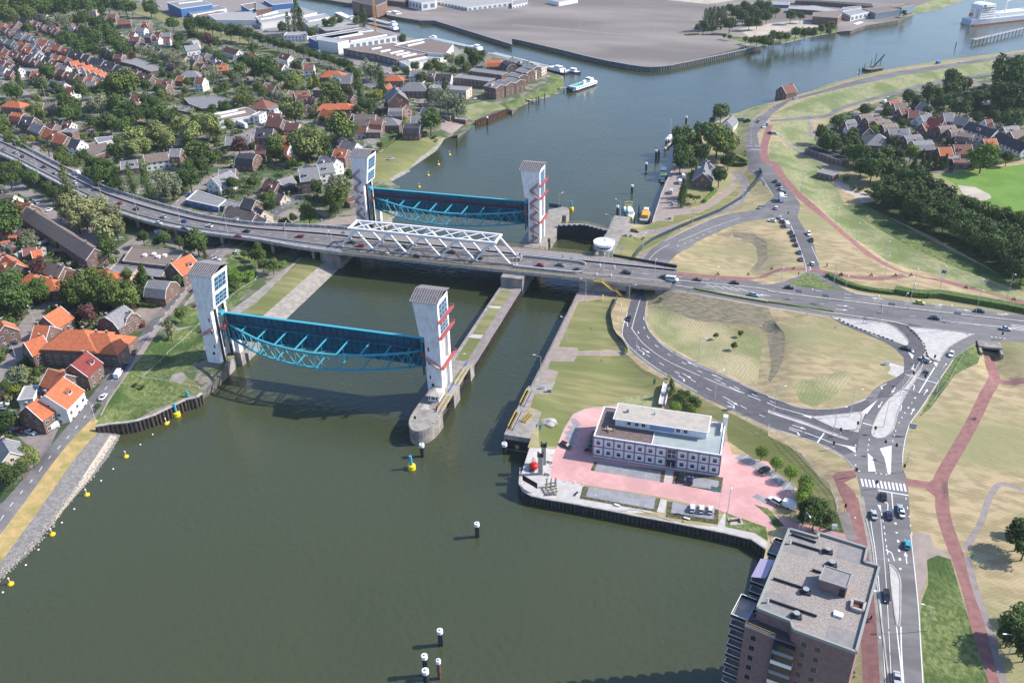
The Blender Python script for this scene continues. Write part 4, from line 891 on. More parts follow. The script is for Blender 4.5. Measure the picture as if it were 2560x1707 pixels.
sheet('sheet_pile_wall', 'C1 870,775 1000,752 1130,742 1250,722 1400,675 1700,528 1800,508 1850,470', 4.6, M['pile'], 'dark timber pile wall edging the green corner below the near left tower', 1.5, .5, .5)
sheet('sheet_pile_wall', 'C3 75,1230 70,1300 105,1370 180,1412 345,1447 520,1475 1000,1566 D3 1130,25 1520,97 1940,180 2200,242 2330,330', 3.05, M['sheet'], 'black sheet pile quay along the pink car park of the white office', 1.3, .35, .4, 'concl')
sheet('sheet_pile_wall', 'A3 0,355 330,425 660,510 860,555 1080,595 1200,612 1280,616 1350,612 1450,600 1600,570 1970,492 2285,420', 3.95, M['sheetp'], 'long grey sheet pile wall around the empty gravel terrain across the river', 2.4, .6, .8, 'grey')
sheet('sheet_pile_wall', 'A2 1500,190 1640,190 2000,300 2350,408', 3.95, M['sheetp'], 'grey sheet pile wall of the gravel terrain facing the harbour barges', 2.4, .6, .7, 'grey')
sheet('sheet_pile_wall', 'A2 2008,1112 2160,1060 2310,1000', 3.2, M['rust'], 'rust brown sheet pile wall below the yellowed waste ground', 1.6, .4, .6, 'dark')
sheet('sheet_pile_wall', 'Z3 420,1200 470,1050 560,770 650,560 720,410', 3.1, M['sheet'], 'quay wall of the patrol boat harbour beside the brown paving', 1.3, .3, .2)
# ================================================================ headquarters
hq = empty('office_building', (168.7, -15, 3.), 0, 'two storey white panel office with a set-back upper floor beside the pink car park', 'office building')
x0, x1, y0_, y1_ = 148.2-168.7, 189.3-168.7, -24.8+15, -6.8+15
mb = MB(); mb.box(x0, x1, y0_, y1_, 0, 7.9, M['white']); mb.build('wall', None, hq)
mb = MB(); pm = simple('mauve_grey_frame', (.21, .19, .27), .6)
k = 12; dx = (x1-x0)/k
for i in range(k+1): mb.box(x0+i*dx-.22, x0+i*dx+.22, y0_-.16, y0_+.05, .5, 8.05, pm)
for z in (.5, 4.0, 7.45): mb.box(x0, x1, y0_-.13, y0_+.05, z, z+.42, pm)
mb.build('facade_frame', None, hq)
gl = M['glass']
for i in range(k):
 for f in range(2):
  xa = x0+(i+.5)*dx; z = 1.6+f*3.5
  if i == 7:
   if f: q = MB(); q.box(xa-1.3, xa+1.3, y0_-.1, y0_+.02, 4.5, 7.3, gl); q.box(xa-.05, xa+.05, y0_-.16, y0_, 4.5, 7.3, M['wpaint']); q.box(xa-1.3, xa+1.3, y0_-.15, y0_, 5.8, 5.95, M['wpaint']); q.build('window', None, hq)
   else: q = MB(); q.box(xa-1.4, xa+1.4, y0_-.1, y0_+.02, .3, 3.2, gl); q.box(xa-.08, xa+.08, y0_-.16, y0_, .3, 3.2, M['wpaint']); q.box(xa-1.5, xa+1.5, y0_-1.2, y0_, 3.3, 3.55, simple('navy', (.02, .03, .08))); q.build('door', None, hq)
   continue
  q = MB(); q.box(xa-.72, xa+.72, y0_-.1, y0_+.02, z-.05, z+1.55, M['wpaint']); q.box(xa-.62, xa+.62, y0_-.14, y0_, z+.05, z+1.45, gl); q.box(xa-.62, xa+.62, y0_-.17, y0_, z+1.05, z+1.13, M['wpaint']); q.build('window', None, hq)
for yy in (-5.5, -1.5, 2.5, 6.):
 for z in (1.6, 5.1): q = MB(); q.box(x1-.02, x1+.08, yy-.6, yy+.6, z, z+1.5, gl); q.build('window', None, hq)
mb = MB(); ter = mat('brown_terrace', (.13, .10, .095), .85, (.17, .13, .12), .8, 5.); rf = mat('grey_green_roof', (.27, .31, .31), .8, (.31, .345, .34), .3, 6.)
mb.box(x0+.4, x0+19, y0_+.4, y1_-.4, 7.9, 8.0, ter); mb.box(x0+19, x1-.4, y0_+.4, y1_-.4, 7.9, 8.02, rf)
for a in ((x0, x1, y0_, y0_+.35), (x0, x1, y1_-.35, y1_), (x0, x0+.35, y0_+.35, y1_-.35), (x1-.35, x1, y0_+.35, y1_-.35)): mb.box(*a, 7.9, 8.35, M['wpaint'])
mb.box(x0+18.9, x0+19.1, y0_+.4, y0_+7.2, 8., 8.3, M['wpaint']); mb.build('roof', None, hq)
uf = MB(); ux0, ux1, uy0, uy1 = 153.9-168.7, 183.9-168.7, -16.8+15, -8.5+15
uf.box(ux0, ux1, uy0, uy1, 8.0, 10.9, M['white']); uf.box(ux0+11.5, ux0+19.5, uy0-.08, uy0, 8.6, 10.7, simple('pale_blue_panel', (.25, .32, .50))); up = uf.build('upper_floor', None, hq)
q = MB(); q.box(ux0-.7, ux1+.6, uy0-.9, uy1+.7, 10.9, 11.2, M['wpaint']); q.box(ux0-.4, ux1+.3, uy0-.6, uy1+.4, 11.2, 11.25, mat('sand_roof', (.42, .38, .32), .9, (.36, .33, .29), .6, 8.)); q.box(ux0+3, ux0+3.8, -0+2, 2.8, 11.2, 12.4, M['grey']); q.box(ux0+12, ux0+12.5, 3, 3.5, 11.25, 12, M['grey']); q.build('upper_roof', None, up)
for xa in (ux0+4.6, ux0+7.2, ux0+9.4, ux0+20.8, ux0+23.2): q = MB(); q.box(xa-.7, xa+.7, uy0-.1, uy0+.02, 9., 10.4, M['wpaint']); q.box(xa-.58, xa-.04, uy0-.13, uy0, 9.1, 10.3, gl); q.box(xa+.04, xa+.58, uy0-.13, uy0, 9.1, 10.3, gl); q.build('window', None, up)
mb = MB(); mb.box(x1-1., x1+.5, y1_-1.2, y1_+.5, 0, 11.6, M['white']); mb.box(x1-1.3, x1-.9, y1_-7, y1_-.4, 8, 9.6, M['white']); mb.build('chimney', None, hq)
ta = simple('teak', (.42, .33, .22))
tb = empty('garden_table', (152.7, -20.2, 11.), 0, 'wooden table on the brown roof terrace of the white office', 'table'); mb = MB(); mb.box(-.8, .8, -.5, .5, .68, .76, ta); mb.build('table_top', None, tb)
for a in (-.7, .7):
 for b in (-.4, .4): mb = MB(); mb.box(a-.05, a+.05, b-.05, b+.05, 0, .68, ta); mb.build('leg', None, tb)
for i, (a, b, r) in enumerate(((-1.3, 0, 90), (1.3, .2, -90), (0, -1.1, 180), (-.9, 1.1, 20))):
 ch = empty('garden_chair', (152.7+a, -20.2+b, 11.), R(r), ['light wooden chair left of the roof terrace table', 'light wooden chair right of the roof terrace table', 'light wooden chair in front of the roof terrace table', 'light wooden chair behind the roof terrace table'][i], 'chair', 'chairs on the office roof terrace')
 mb = MB(); mb.box(-.28, .28, -.25, .25, .4, .46, ta); mb.build('seat', None, ch); mb = MB(); mb.box(-.28, .28, .22, .28, .46, 1.05, ta); mb.build('backrest', None, ch)
 for u in (-.24, .24):
  for v in (-.2, .2): mb = MB(); mb.box(u-.03, u+.03, v-.03, v+.03, 0, .4, ta); mb.build('leg', None, ch)
gb = empty('greenhouse', (146.3, -18, 3.), 0, 'low rounded dark glass bicycle shelter against the left end of the white office', 'shelter'); mb = MB()
for i in range(8):
 t0, t1 = math.pi*i/8, math.pi*(i+1)/8; mb.add([(1.5*math.cos(t0), -5, 1.9*math.sin(t0)), (1.5*math.cos(t1), -5, 1.9*math.sin(t1)), (1.5*math.cos(t1), 5, 1.9*math.sin(t1)), (1.5*math.cos(t0), 5, 1.9*math.sin(t0))], [(0, 3, 2, 1)], simple('dark_green_glass', (.02, .05, .045), .15))
mb.build('glazing', None, gb); mb = MB()
for y in (-5, -2.5, 0, 2.5, 5):
 for i in range(8): t0, t1 = math.pi*i/8, math.pi*(i+1)/8; mb.bar((1.53*math.cos(t0), y, 1.93*math.sin(t0)), (1.53*math.cos(t1), y, 1.93*math.sin(t1)), .12, .12, M['grey'])
mb.build('frame', None, gb)
# ================================================================ apartment tower, bottom right
ZR = 44.5
def tp(s, z=ZR): return [tuple(p) for p in at(s, z)]
AP = tp('Z4 1030,240 1405,350 1435,295 2070,495 2030,680 2230,740 D4 805,1290 E 800,375 775,298 445,165')
LB = tp('E 325,325 620,448 832,520', ZR-3)
brick = mat('purple_brown_brick', (.235, .155, .15), .9, (.20, .13, .125), 1.2, 6.)
ap = empty('apartment_block', (215, -100, 3.), 0, 'tall brown brick apartment block with a gravel roof and balconies over the water', 'apartment block')
def ar(mb): mb.xf(Matrix.Translation((-215, -100*-1, -3.)))
mb = MB(); mb.prism(AP, 2, ZR-.05, brick); ar(mb); mb.build('wall', None, ap)
mb = MB(); mb.prism([LB[0], LB[1], LB[2], AP[7], AP[8], AP[9]], 2, ZR-3, brick, simple('terrace_dark', (.09, .075, .075))); mb.bar((*LB[0], ZR-2.9), (*LB[1], ZR-2.9), .5, .3, M['concl'])
railing(mb, [(*LB[0], ZR-3), (*LB[1], ZR-3)], 1.1, M['yrail'], 1.5, .05); ar(mb); mb.build('lower_terrace', None, ap)
grav = mat('roof_gravel', (.34, .30, .27), .95, (.22, .195, .175), 5., 3., mixw=(.46, .54)); tile = mat('roof_tiles_grey', (.25, .235, .225), .9, (.21, .2, .195), 1., 5.)
mb = MB(); mb.prism(AP, ZR-.05, ZR+.02, grav)
def roofpatch(s, m, z=ZR+.05):
 P = at(s, z); n = len(P); mb.add([(p[0], p[1], z) for p in P], [tuple(range(n-1, -1, -1))], m)
roofpatch('Z4 1710,405 2055,505 2000,690 1660,600', tile); roofpatch('Z4 950,400 1310,520 1280,600 940,510', tile); roofpatch('Z4 730,1040 1080,1140 1050,1240 1120,1300 1190,1340 1170,1470 1060,1440 620,1270', tile); roofpatch('Z4 1040,290 1400,400 1300,500 980,420', tile)
roofpatch('D4 560,1030 800,1100 760,1250 520,1170', tile)
ar(mb); rfp = mb.build('roof', None, ap)
mb = MB()
for i in range(len(AP)):
 a, b = AP[i], AP[(i+1) % len(AP)]; mb.bar((*a, ZR+.25), (*b, ZR+.25), .5, .75, simple('grey_parapet', (.27, .285, .27), .6))
ar(mb); mb.build('parapet', None, ap)
mb = MB(); P = at('Z4 1510,715 1865,830 1805,1015 1430,895', ZR+2.8); mb.prism([tuple(p) for p in P], ZR, ZR+2.8, brick, tile)
for i in range(4): mb.bar((*P[i], ZR+2.85), (*P[(i+1) % 4], ZR+2.85), .2, .25, M['grey'])
a, b = P[3], P[2]; d = (b-a)/np.hypot(*(b-a)); p = a+d*4.3; nn_ = np.array([d[1], -d[0]]); mb.add([(*(p+nn_*.06), ZR+.1), (*(p+d*1.1+nn_*.06), ZR+.1), (*(p+d*1.1+nn_*.06), ZR+2.2), (*(p+nn_*.06), ZR+2.2)], [(0, 1, 2, 3)], M['dark'])
ar(mb); mb.build('penthouse', None, rfp)
mb = MB(); P = at('Z4 1880,1150 2050,1195 2020,1310 1865,1260', ZR+.8)
for i in range(4): mb.bar((*P[i], ZR+.4), (*P[(i+1) % 4], ZR+.4), .5, .85, M['concl'])
mb.add([(*p, ZR+.1) for p in P], [(3, 2, 1, 0)], simple('rust_floor', (.16, .05, .03))); ar(mb); mb.build('light_well', None, rfp)
for s in ('Z4 1550,500', 'Z4 1605,675', 'Z4 1255,1040', 'Z4 1130,1360', 'Z4 1045,390', 'Z4 745,1170'):
 p = at(s, ZR+.8)[0]; small = '1045' in s or '745' in s; mb = MB(); r_ = .25 if small else .55
 if not small: mb.box(p[0]-1.1, p[0]+1.1, p[1]-.7, p[1]+.7, ZR, ZR+.4, M['dark'])
 mb.tube((p[0], p[1], ZR+.1), (p[0], p[1], ZR+1.1), r_, m=M['wpaint'] if small else M['dark'], n=12); mb.tube((p[0], p[1], ZR+1.1), (p[0], p[1], ZR+1.25), r_*1.2, m=M['grey'], n=12); ar(mb); mb.build('roof_vent', None, rfp)
p = at('Z4 1690,1350', ZR+.5)[0]; mb = MB(); mb.prism([(p[0]-1, p[1]-.5), (p[0]+.8, p[1]-.9), (p[0]+1, p[1]+.4), (p[0]-.8, p[1]+.8)], ZR, ZR+.5, M['wpaint']); ar(mb); mb.build('skylight', None, rfp)
for s in ('Z4 1060,290 1390,400', 'Z4 1070,400 1440,510', 'Z4 820,880 1220,1010', 'Z4 770,1170 1400,1385', 'Z4 1340,765 1460,805'):
 P = at(s, ZR+.3); mb = MB(); mb.bar((*P[0], ZR+.3), (*P[1], ZR+.3), .25, .5, M['dark']); ar(mb); mb.build('duct', None, rfp)
# facade towards the camera (south) : windows per storey
def facade(a, b, cols, wz, name='window', z0=ZR-3.4, dz=-2.9, n=13, hh=1.35, outm=None, skip=None):
 a = np.array(a); b = np.array(b); L = np.hypot(*(b-a)); d = (b-a)/L; nn = np.array([d[1], -d[0]])
 for j in range(n):
  z = z0+j*dz
  for t in cols:
   p = a+d*L*t; mb = MB(); q = wz/2
   for e, hx, hz, m in ((.05, q+.1, .1, outm or M['grey']), (.09, q, 0, gl)):
    P = [p-d*hx, p+d*hx]; mb.add([(*(P[0]+nn*e), z-hz), (*(P[1]+nn*e), z-hz), (*(P[1]+nn*e), z+hh+hz), (*(P[0]+nn*e), z+hh+hz), (*(P[0]+nn*.0), z-hz), (*(P[1]+nn*.0), z-hz), (*(P[1]+nn*.0), z+hh+hz), (*(P[0]+nn*.0), z+hh+hz)], [(0, 1, 2, 3), (3, 2, 6, 7), (0, 3, 7, 4), (1, 5, 6, 2), (0, 4, 5, 1)], m)
   ar(mb); mb.build(name, None, ap)
facade(AP[7], AP[6], (.21, .43), 1.15)
facade(LB[0], LB[1], (.33,), 1.15, z0=ZR-6.2, n=12)
# glazed stair bay in the corner, and the lower terrace roof
a = np.array(LB[1]); b = np.array(LB[2]); d = (b-a)/np.hypot(*(b-a)); nn = np.array([d[1], -d[0]])
for j in range(13):
 z = ZR-6.1-j*2.9; mb = MB(); mb.prism([tuple(a+nn*.02), tuple(b+nn*.02), tuple(b+nn*1.3), tuple(a+nn*1.3)], z, z+1.0, M['wpaint'] if j % 2 else M['glassb']); mb.prism([tuple(a+nn*.05), tuple(b+nn*.05), tuple(b+nn*1.2), tuple(a+nn*1.2)], z+1.0, z+2.7, gl); ar(mb); mb.build('glazed_bay', None, ap)
# balconies on the west side, hanging over the water
a0 = np.array(LB[0]); b0 = np.array(AP[0]); L = np.hypot(*(b0-a0)); d = (b0-a0)/L; nn = np.array([-d[1], d[0]])
for f0, f1, ext in ((.04, .26, 3.4), (.42, .66, 3.0), (.78, .97, 2.6)):
 for j in range(1, 14):
  z = 3.2+j*2.9-.2; A_ = a0+d*L*f0; B_ = a0+d*L*f1; mb = MB(); mb.prism([tuple(A_), tuple(B_), tuple(B_+nn*ext), tuple(A_+nn*ext)], z, z+.22, M['concl']); q = A_+nn*ext; r_ = B_+nn*ext
  ar(mb); bal = mb.build('balcony', None, ap); mb = MB()
  for u, v in ((A_, q), (q, r_), (r_, B_)): mb.bar((*u, z+.75), (*v, z+.75), .08, .9, M['dark']); mb.bar((*u, z+1.25), (*v, z+1.25), .14, .1, M['wpaint'])
  ar(mb); mb.build('balustrade', None, bal)
aw = mat('striped_awning', (.45, .36, .52), .8)
n_ = aw.node_tree.nodes; wv = n_.new('ShaderNodeTexWave'); wv.inputs['Scale'].default_value = .9; wv.bands_direction = 'Y'; cr = n_.new('ShaderNodeMix'); cr.data_type = 'RGBA'; cr.inputs[6].default_value = (.25, .15, .33, 1); cr.inputs[7].default_value = (.62, .58, .68, 1)
ge = n_.new('ShaderNodeNewGeometry'); aw.node_tree.links.new(ge.outputs['Position'], wv.inputs[0]); aw.node_tree.links.new(wv.outputs[0], cr.inputs[0]); aw.node_tree.links.new(cr.outputs[2], n_['Principled BSDF'].inputs['Base Color'])
for f0, f1, z in ((.43, .65, ZR-.6), (.44, .64, ZR-6.4), (.06, .25, ZR-3.5)):
 A_ = a0+d*L*f0; B_ = a0+d*L*f1; mb = MB(); P = [(*A_, z), (*B_, z), (*(B_+nn*3.1), z-1.1), (*(A_+nn*3.1), z-1.1)]; mb.add(P+[(x, y, zz-.06) for x, y, zz in P], [(0, 1, 2, 3), (7, 6, 5, 4), (0, 4, 5, 1), (1, 5, 6, 2), (2, 6, 7, 3), (3, 7, 4, 0)], aw); ar(mb); mb.build('awning', None, ap)
# ================================================================ descriptions that single things out
LM = [('A1 60,100', 'the woods at top left'), ('A1 220,330', 'the grey terraces at top left'), ('A1 600,150', 'the bright orange cottage roof'), ('A1 850,110', 'the beige two-tier villa'), ('A1 560,430', 'the twin orange gables'), ('A1 250,530', 'the red terrace row'),
 ('A1 800,620', 'the zigzag of orange roofs'), ('A1 1000,570', 'the long black terrace'), ('A1 1210,570', 'the grey community hall'), ('A1 1450,300', 'the white cottages'), ('A1 1420,440', 'the row of black cottages'), ('A1 1840,740', 'the white house by the pond'), ('A1 2130,460', 'the red and white farmhouse'),
 ('A1 1240,920', 'the pink church gable'), ('A1 1090,780', 'the huge village tree'), ('A1 1850,920', 'the dark flat school'), ('A1 2100,1090', 'the long glazed hall'), ('A1 130,930', 'the orange hipped villa'), ('A1 480,1220', 'the orange roofs by the viaduct'), ('A1 850,1350', 'the grey school roof'), ('A1 1420,1420', 'the brown row behind the plane trees'), ('A1 1750,20', 'the blue factory hall'),
 ('A2 100,150', 'the white skylight factory'), ('A2 390,170', 'the three tall poplars'), ('A2 270,550', 'the tall white cottage'), ('A2 490,620', 'the white house with red roof'), ('A2 700,670', 'the orange roofed mansion'), ('A2 900,350', 'the brick factory'), ('A2 1400,480', 'the big flat warehouse'), ('A2 1060,640', 'the silver willow by the street'), ('A2 80,940', 'the red pyramid roof'), ('A2 700,980', 'the orange roofed inn'),
 ('A2 1290,860', 'the grey barn church'), ('A2 1450,790', 'the grey hipped house'), ('A2 1740,690', 'the black and white farmhouse'), ('A2 2180,600', 'the orange gambrel house'), ('A2 2100,820', 'the wooden townhouses'), ('A2 1780,960', 'the silver willows on the bank'), ('A2 1430,1180', 'the dark gambrel house'), ('A2 1090,1150', 'the dike corner cottages'), ('A2 790,1400', 'the orange and brick dike house'), ('A2 330,1150', 'the pink gable house'), ('A2 60,1200', 'the long black barn roof'), ('A2 640,1470', 'the white twin-gabled house'),
 ('B1 560,500', 'the dark terrace by the viaduct'), ('B1 150,280', 'the orange end gable'), ('B1 900,430', 'the pale trees beside the viaduct'), ('B1 1500,140', 'the silver tree under the viaduct curve'), ('B1 1990,60', 'the white terrace with awnings'), ('B1 1850,260', 'the blue garage'), ('B1 1400,780', 'the big dark workshop roof'), ('B1 1690,870', 'the orange roof by the left tower'), ('B1 1420,1080', 'the grey mansard house'), ('B1 1100,1370', 'the grey gambrel villa'), ('B1 950,1100', 'the row of round dark trees'),
 ('B1 60,850', 'the orange roofs at the left edge'), ('B1 480,1320', 'the tall orange roof'), ('B1 750,1500', 'the largest orange roof'), ('B1 250,740', 'the garden sheds'), ('B2 450,80', 'the square brick house'), ('B2 750,250', 'the blue-green cedar'), ('B2 150,900', 'the bank below the viaduct'), ('C1 720,180', 'the dark red roof'), ('C1 600,450', 'the curved white facade'), ('C1 280,620', 'the low orange brick house'), ('C1 80,1000', 'the cream gabled house'),
 ('A3 1990,1090', 'the white riverside cottage'), ('Z3 1160,450', 'the lock keeper house'), ('Z3 300,1130', 'the orange workboat'), ('A4 170,850', 'the lone river house'), ('A4 980,1120', 'the row of gambrel roofs'), ('A4 1150,940', 'the orange roof beside the caravan'), ('A4 1550,1100', 'the wide red roof'), ('A4 1000,1260', 'the grey pyramid roof'), ('A4 1980,1150', 'the long white terrace'), ('A4 2250,1300', 'the second white terrace'), ('A4 1780,1350', 'the red bungalow'), ('A4 1700,800', 'the tallest dark conifer'), ('A4 2200,700', 'the dark grove at the right edge'), ('A4 560,1420', 'the long black shed'), ('A4 1420,1500', 'the row of conifers'),
 ('B4 540,30', 'the grey clubhouse'), ('B4 1850,200', 'the white sand pit'), ('B4 1300,250', 'the near end of the tree belt'), ('B4 1800,500', 'the middle of the tree belt'), ('B4 2250,750', 'the right end of the tree belt'), ('A3 1850,170', 'the poplar row across the river'), ('A3 2200,150', 'the copse across the river'), ('A4 300,320', 'the trees on the far shore'), ('A4 770,190', 'the white boathouse'),
 ('B4 130,280', 'the camper in the queue'), ('B4 250,650', 'the middle of the car queue'), ('B4 300,800', 'the front of the car queue'), ('B4 380,1000', 'the green triangle island'), ('B4 1395,1215', 'the lime yellow car'), ('B4 1100,960', 'the red path fork'), ('B3 1470,1005', 'the white minibus on the bridge'), ('B3 845,640', 'the round control tower'), ('B2 1450,650', 'the white truss'), ('B2 2350,700', 'the right end of the truss'), ('B2 860,600', 'the left end of the truss'), ('B3 320,300', 'the far right tower'), ('C2 1650,200', 'the near right tower'), ('B1 1900,1200', 'the near left tower'), ('A2 980,1450', 'the far left tower'),
 ('C3 1300,900', 'the white office building'), ('C3 240,1100', 'the red buoy on the quay'), ('C3 1700,1540', 'the three white parked cars'), ('C4 1000,1310', 'the zebra crossing'), ('C4 1060,760', 'the teardrop traffic island'), ('C4 1450,200', 'the junction box'), ('C4 2030,120', 'the cycle tunnel'), ('C4 1600,1330', 'the green cycle barrier'), ('C4 340,1350', 'the clipped globe trees'), ('D4 300,600', 'the apartment roof'), ('D4 1160,700', 'the long pointed traffic island'), ('D4 1275,300', 'the turquoise car'), ('D4 1700,1000', 'the wild grass strip'),
 ('B3 1100,1350', 'the underpass'), ('C3 1500,300', 'the curved junction road'), ('B3 2100,1500', 'the three small lawn trees'), ('C2 1550,740', 'the rounded pier nose'), ('D2 1570,1450', 'the mooring posts at the bottom edge'), ('C1 1620,640', 'the blue and yellow buoy by the pile wall'), ('A3 630,760', 'the white car ferry'), ('A4 970,610', 'the old dredger wreck'), ('A4 2050,200', 'the white cargo ship'), ('A2 1250,120', 'the white barge in the yard'), ('A2 1900,420', 'the long moored barge')]
_lm = [(next(iter(toks(s)))[:2], n) for s, n in LM]
_pend = []
ORD = ['', 'second', 'third', 'fourth', 'fifth', 'sixth', 'seventh', 'eighth', 'ninth', 'tenth', 'eleventh', 'twelfth', 'thirteenth', 'fourteenth', 'fifteenth']
def describe(o, desc, cat, group, w=None):
 """label a repeated thing by its look and the nearest distinctive thing; settled once all are placed"""
 o['category'] = cat
 if group: o['group'] = group
 _pend.append((o, desc, w if w is not None else o.location))
def settle():
 buckets = {}
 for o, desc, w in _pend:
  u, v = proj(w); ds = sorted(((lu-u)**2+(1.6*(lv-v))**2, lu, lv, n) for (lu, lv), n in _lm); d, lu, lv, n = ds[0]
  dx, dy = u-lu, (v-lv)*1.3
  if d < 100: r = 'at'
  elif abs(dx) > abs(dy): r = 'left of' if dx < 0 else 'right of'
  else: r = 'behind' if dy < 0 else 'in front of'
  buckets.setdefault((desc, r, n), []).append((d, id(o), o))
 for (desc, r, n), L in buckets.items():
  L.sort(key=lambda t: t[0])
  for i, (_, _, o) in enumerate(L):
   s = f'{desc} {r} {n}'
   if len(L) > 1: s += ', nearest' if i == 0 else f', {ORD[i] if i < 15 else "farthest"} nearest'
   if len(s.split()) > 16: s = s.replace(' the ', ' ')
   o['label'] = s
# ================================================================ houses
RC = {'o': ('orange tiled', (.45, .135, .06), (.36, .11, .05)), 'r': ('red-brown tiled', (.20, .085, .065), (.16, .075, .06)), 'd': ('black tiled', (.045, .045, .055), (.07, .065, .075)),
  'g': ('grey', (.17, .17, .18), (.22, .215, .22)), 'b': ('brown', (.17, .13, .11), (.21, .165, .14)), 'R': ('dark red', (.24, .05, .04), (.19, .04, .035)), 's': ('pale grey', (.33, .325, .32), (.27, .265, .265))}
RM = {k: mat('roof_'+v[0].split()[0].replace('-', '_')+'_tiles', v[1], .85, v[2], .9, 7., vary=.12) for k, v in RC.items()}
WC = {'k': ('brick', (.185, .115, .09), (.15, .095, .08)), 'w': ('white', (.74, .73, .70), (.66, .65, .62)), 'c': ('cream', (.62, .52, .40), (.56, .47, .36)), 't': ('timber', (.11, .075, .06), (.15, .1, .08)), 'p': ('pink', (.55, .36, .30), (.5, .33, .28)), 'B': ('blue', (.06, .16, .36), (.05, .14, .32)), 'G': ('pale green', (.30, .42, .36), (.26, .38, .33))}
WM = {k: mat('wall_'+v[0].replace(' ', '_'), v[1], .9, v[2], .7, 6., vary=.08) for k, v in WC.items()}
CH = mat('chimney_brick', (.16, .10, .08), .9)
WF = M['wpaint']
def win(mb, cx, cz, w, h, face, off, y, mid=True):
 """a framed window on the face of a local box; face 0=-y 1=+y 2=-x 3=+x"""
 def q(a0, a1, z0, z1, e, m):
  if face == 0: P = [(a0, -y-e, z0), (a1, -y-e, z0), (a1, -y-e, z1), (a0, -y-e, z1)]
  elif face == 1: P = [(a1, y+e, z0), (a0, y+e, z0), (a0, y+e, z1), (a1, y+e, z1)]
  elif face == 2: P = [(-y-e, a1, z0), (-y-e, a0, z0), (-y-e, a0, z1), (-y-e, a1, z1)]
  else: P = [(y+e, a0, z0), (y+e, a1, z0), (y+e, a1, z1), (y+e, a0, z1)]
  mb.add(P, [(0, 1, 2, 3)], m)
 q(cx-w/2-.1, cx+w/2+.1, cz-.1, cz+h+.1, .04, WF)
 if mid: q(cx-w/2, cx-.05, cz, cz+h, .07, M['glass']); q(cx+.05, cx+w/2, cz, cz+h, .07, M['glass'])
 else: q(cx-w/2, cx+w/2, cz, cz+h, .07, M['glass'])
NH = [0]
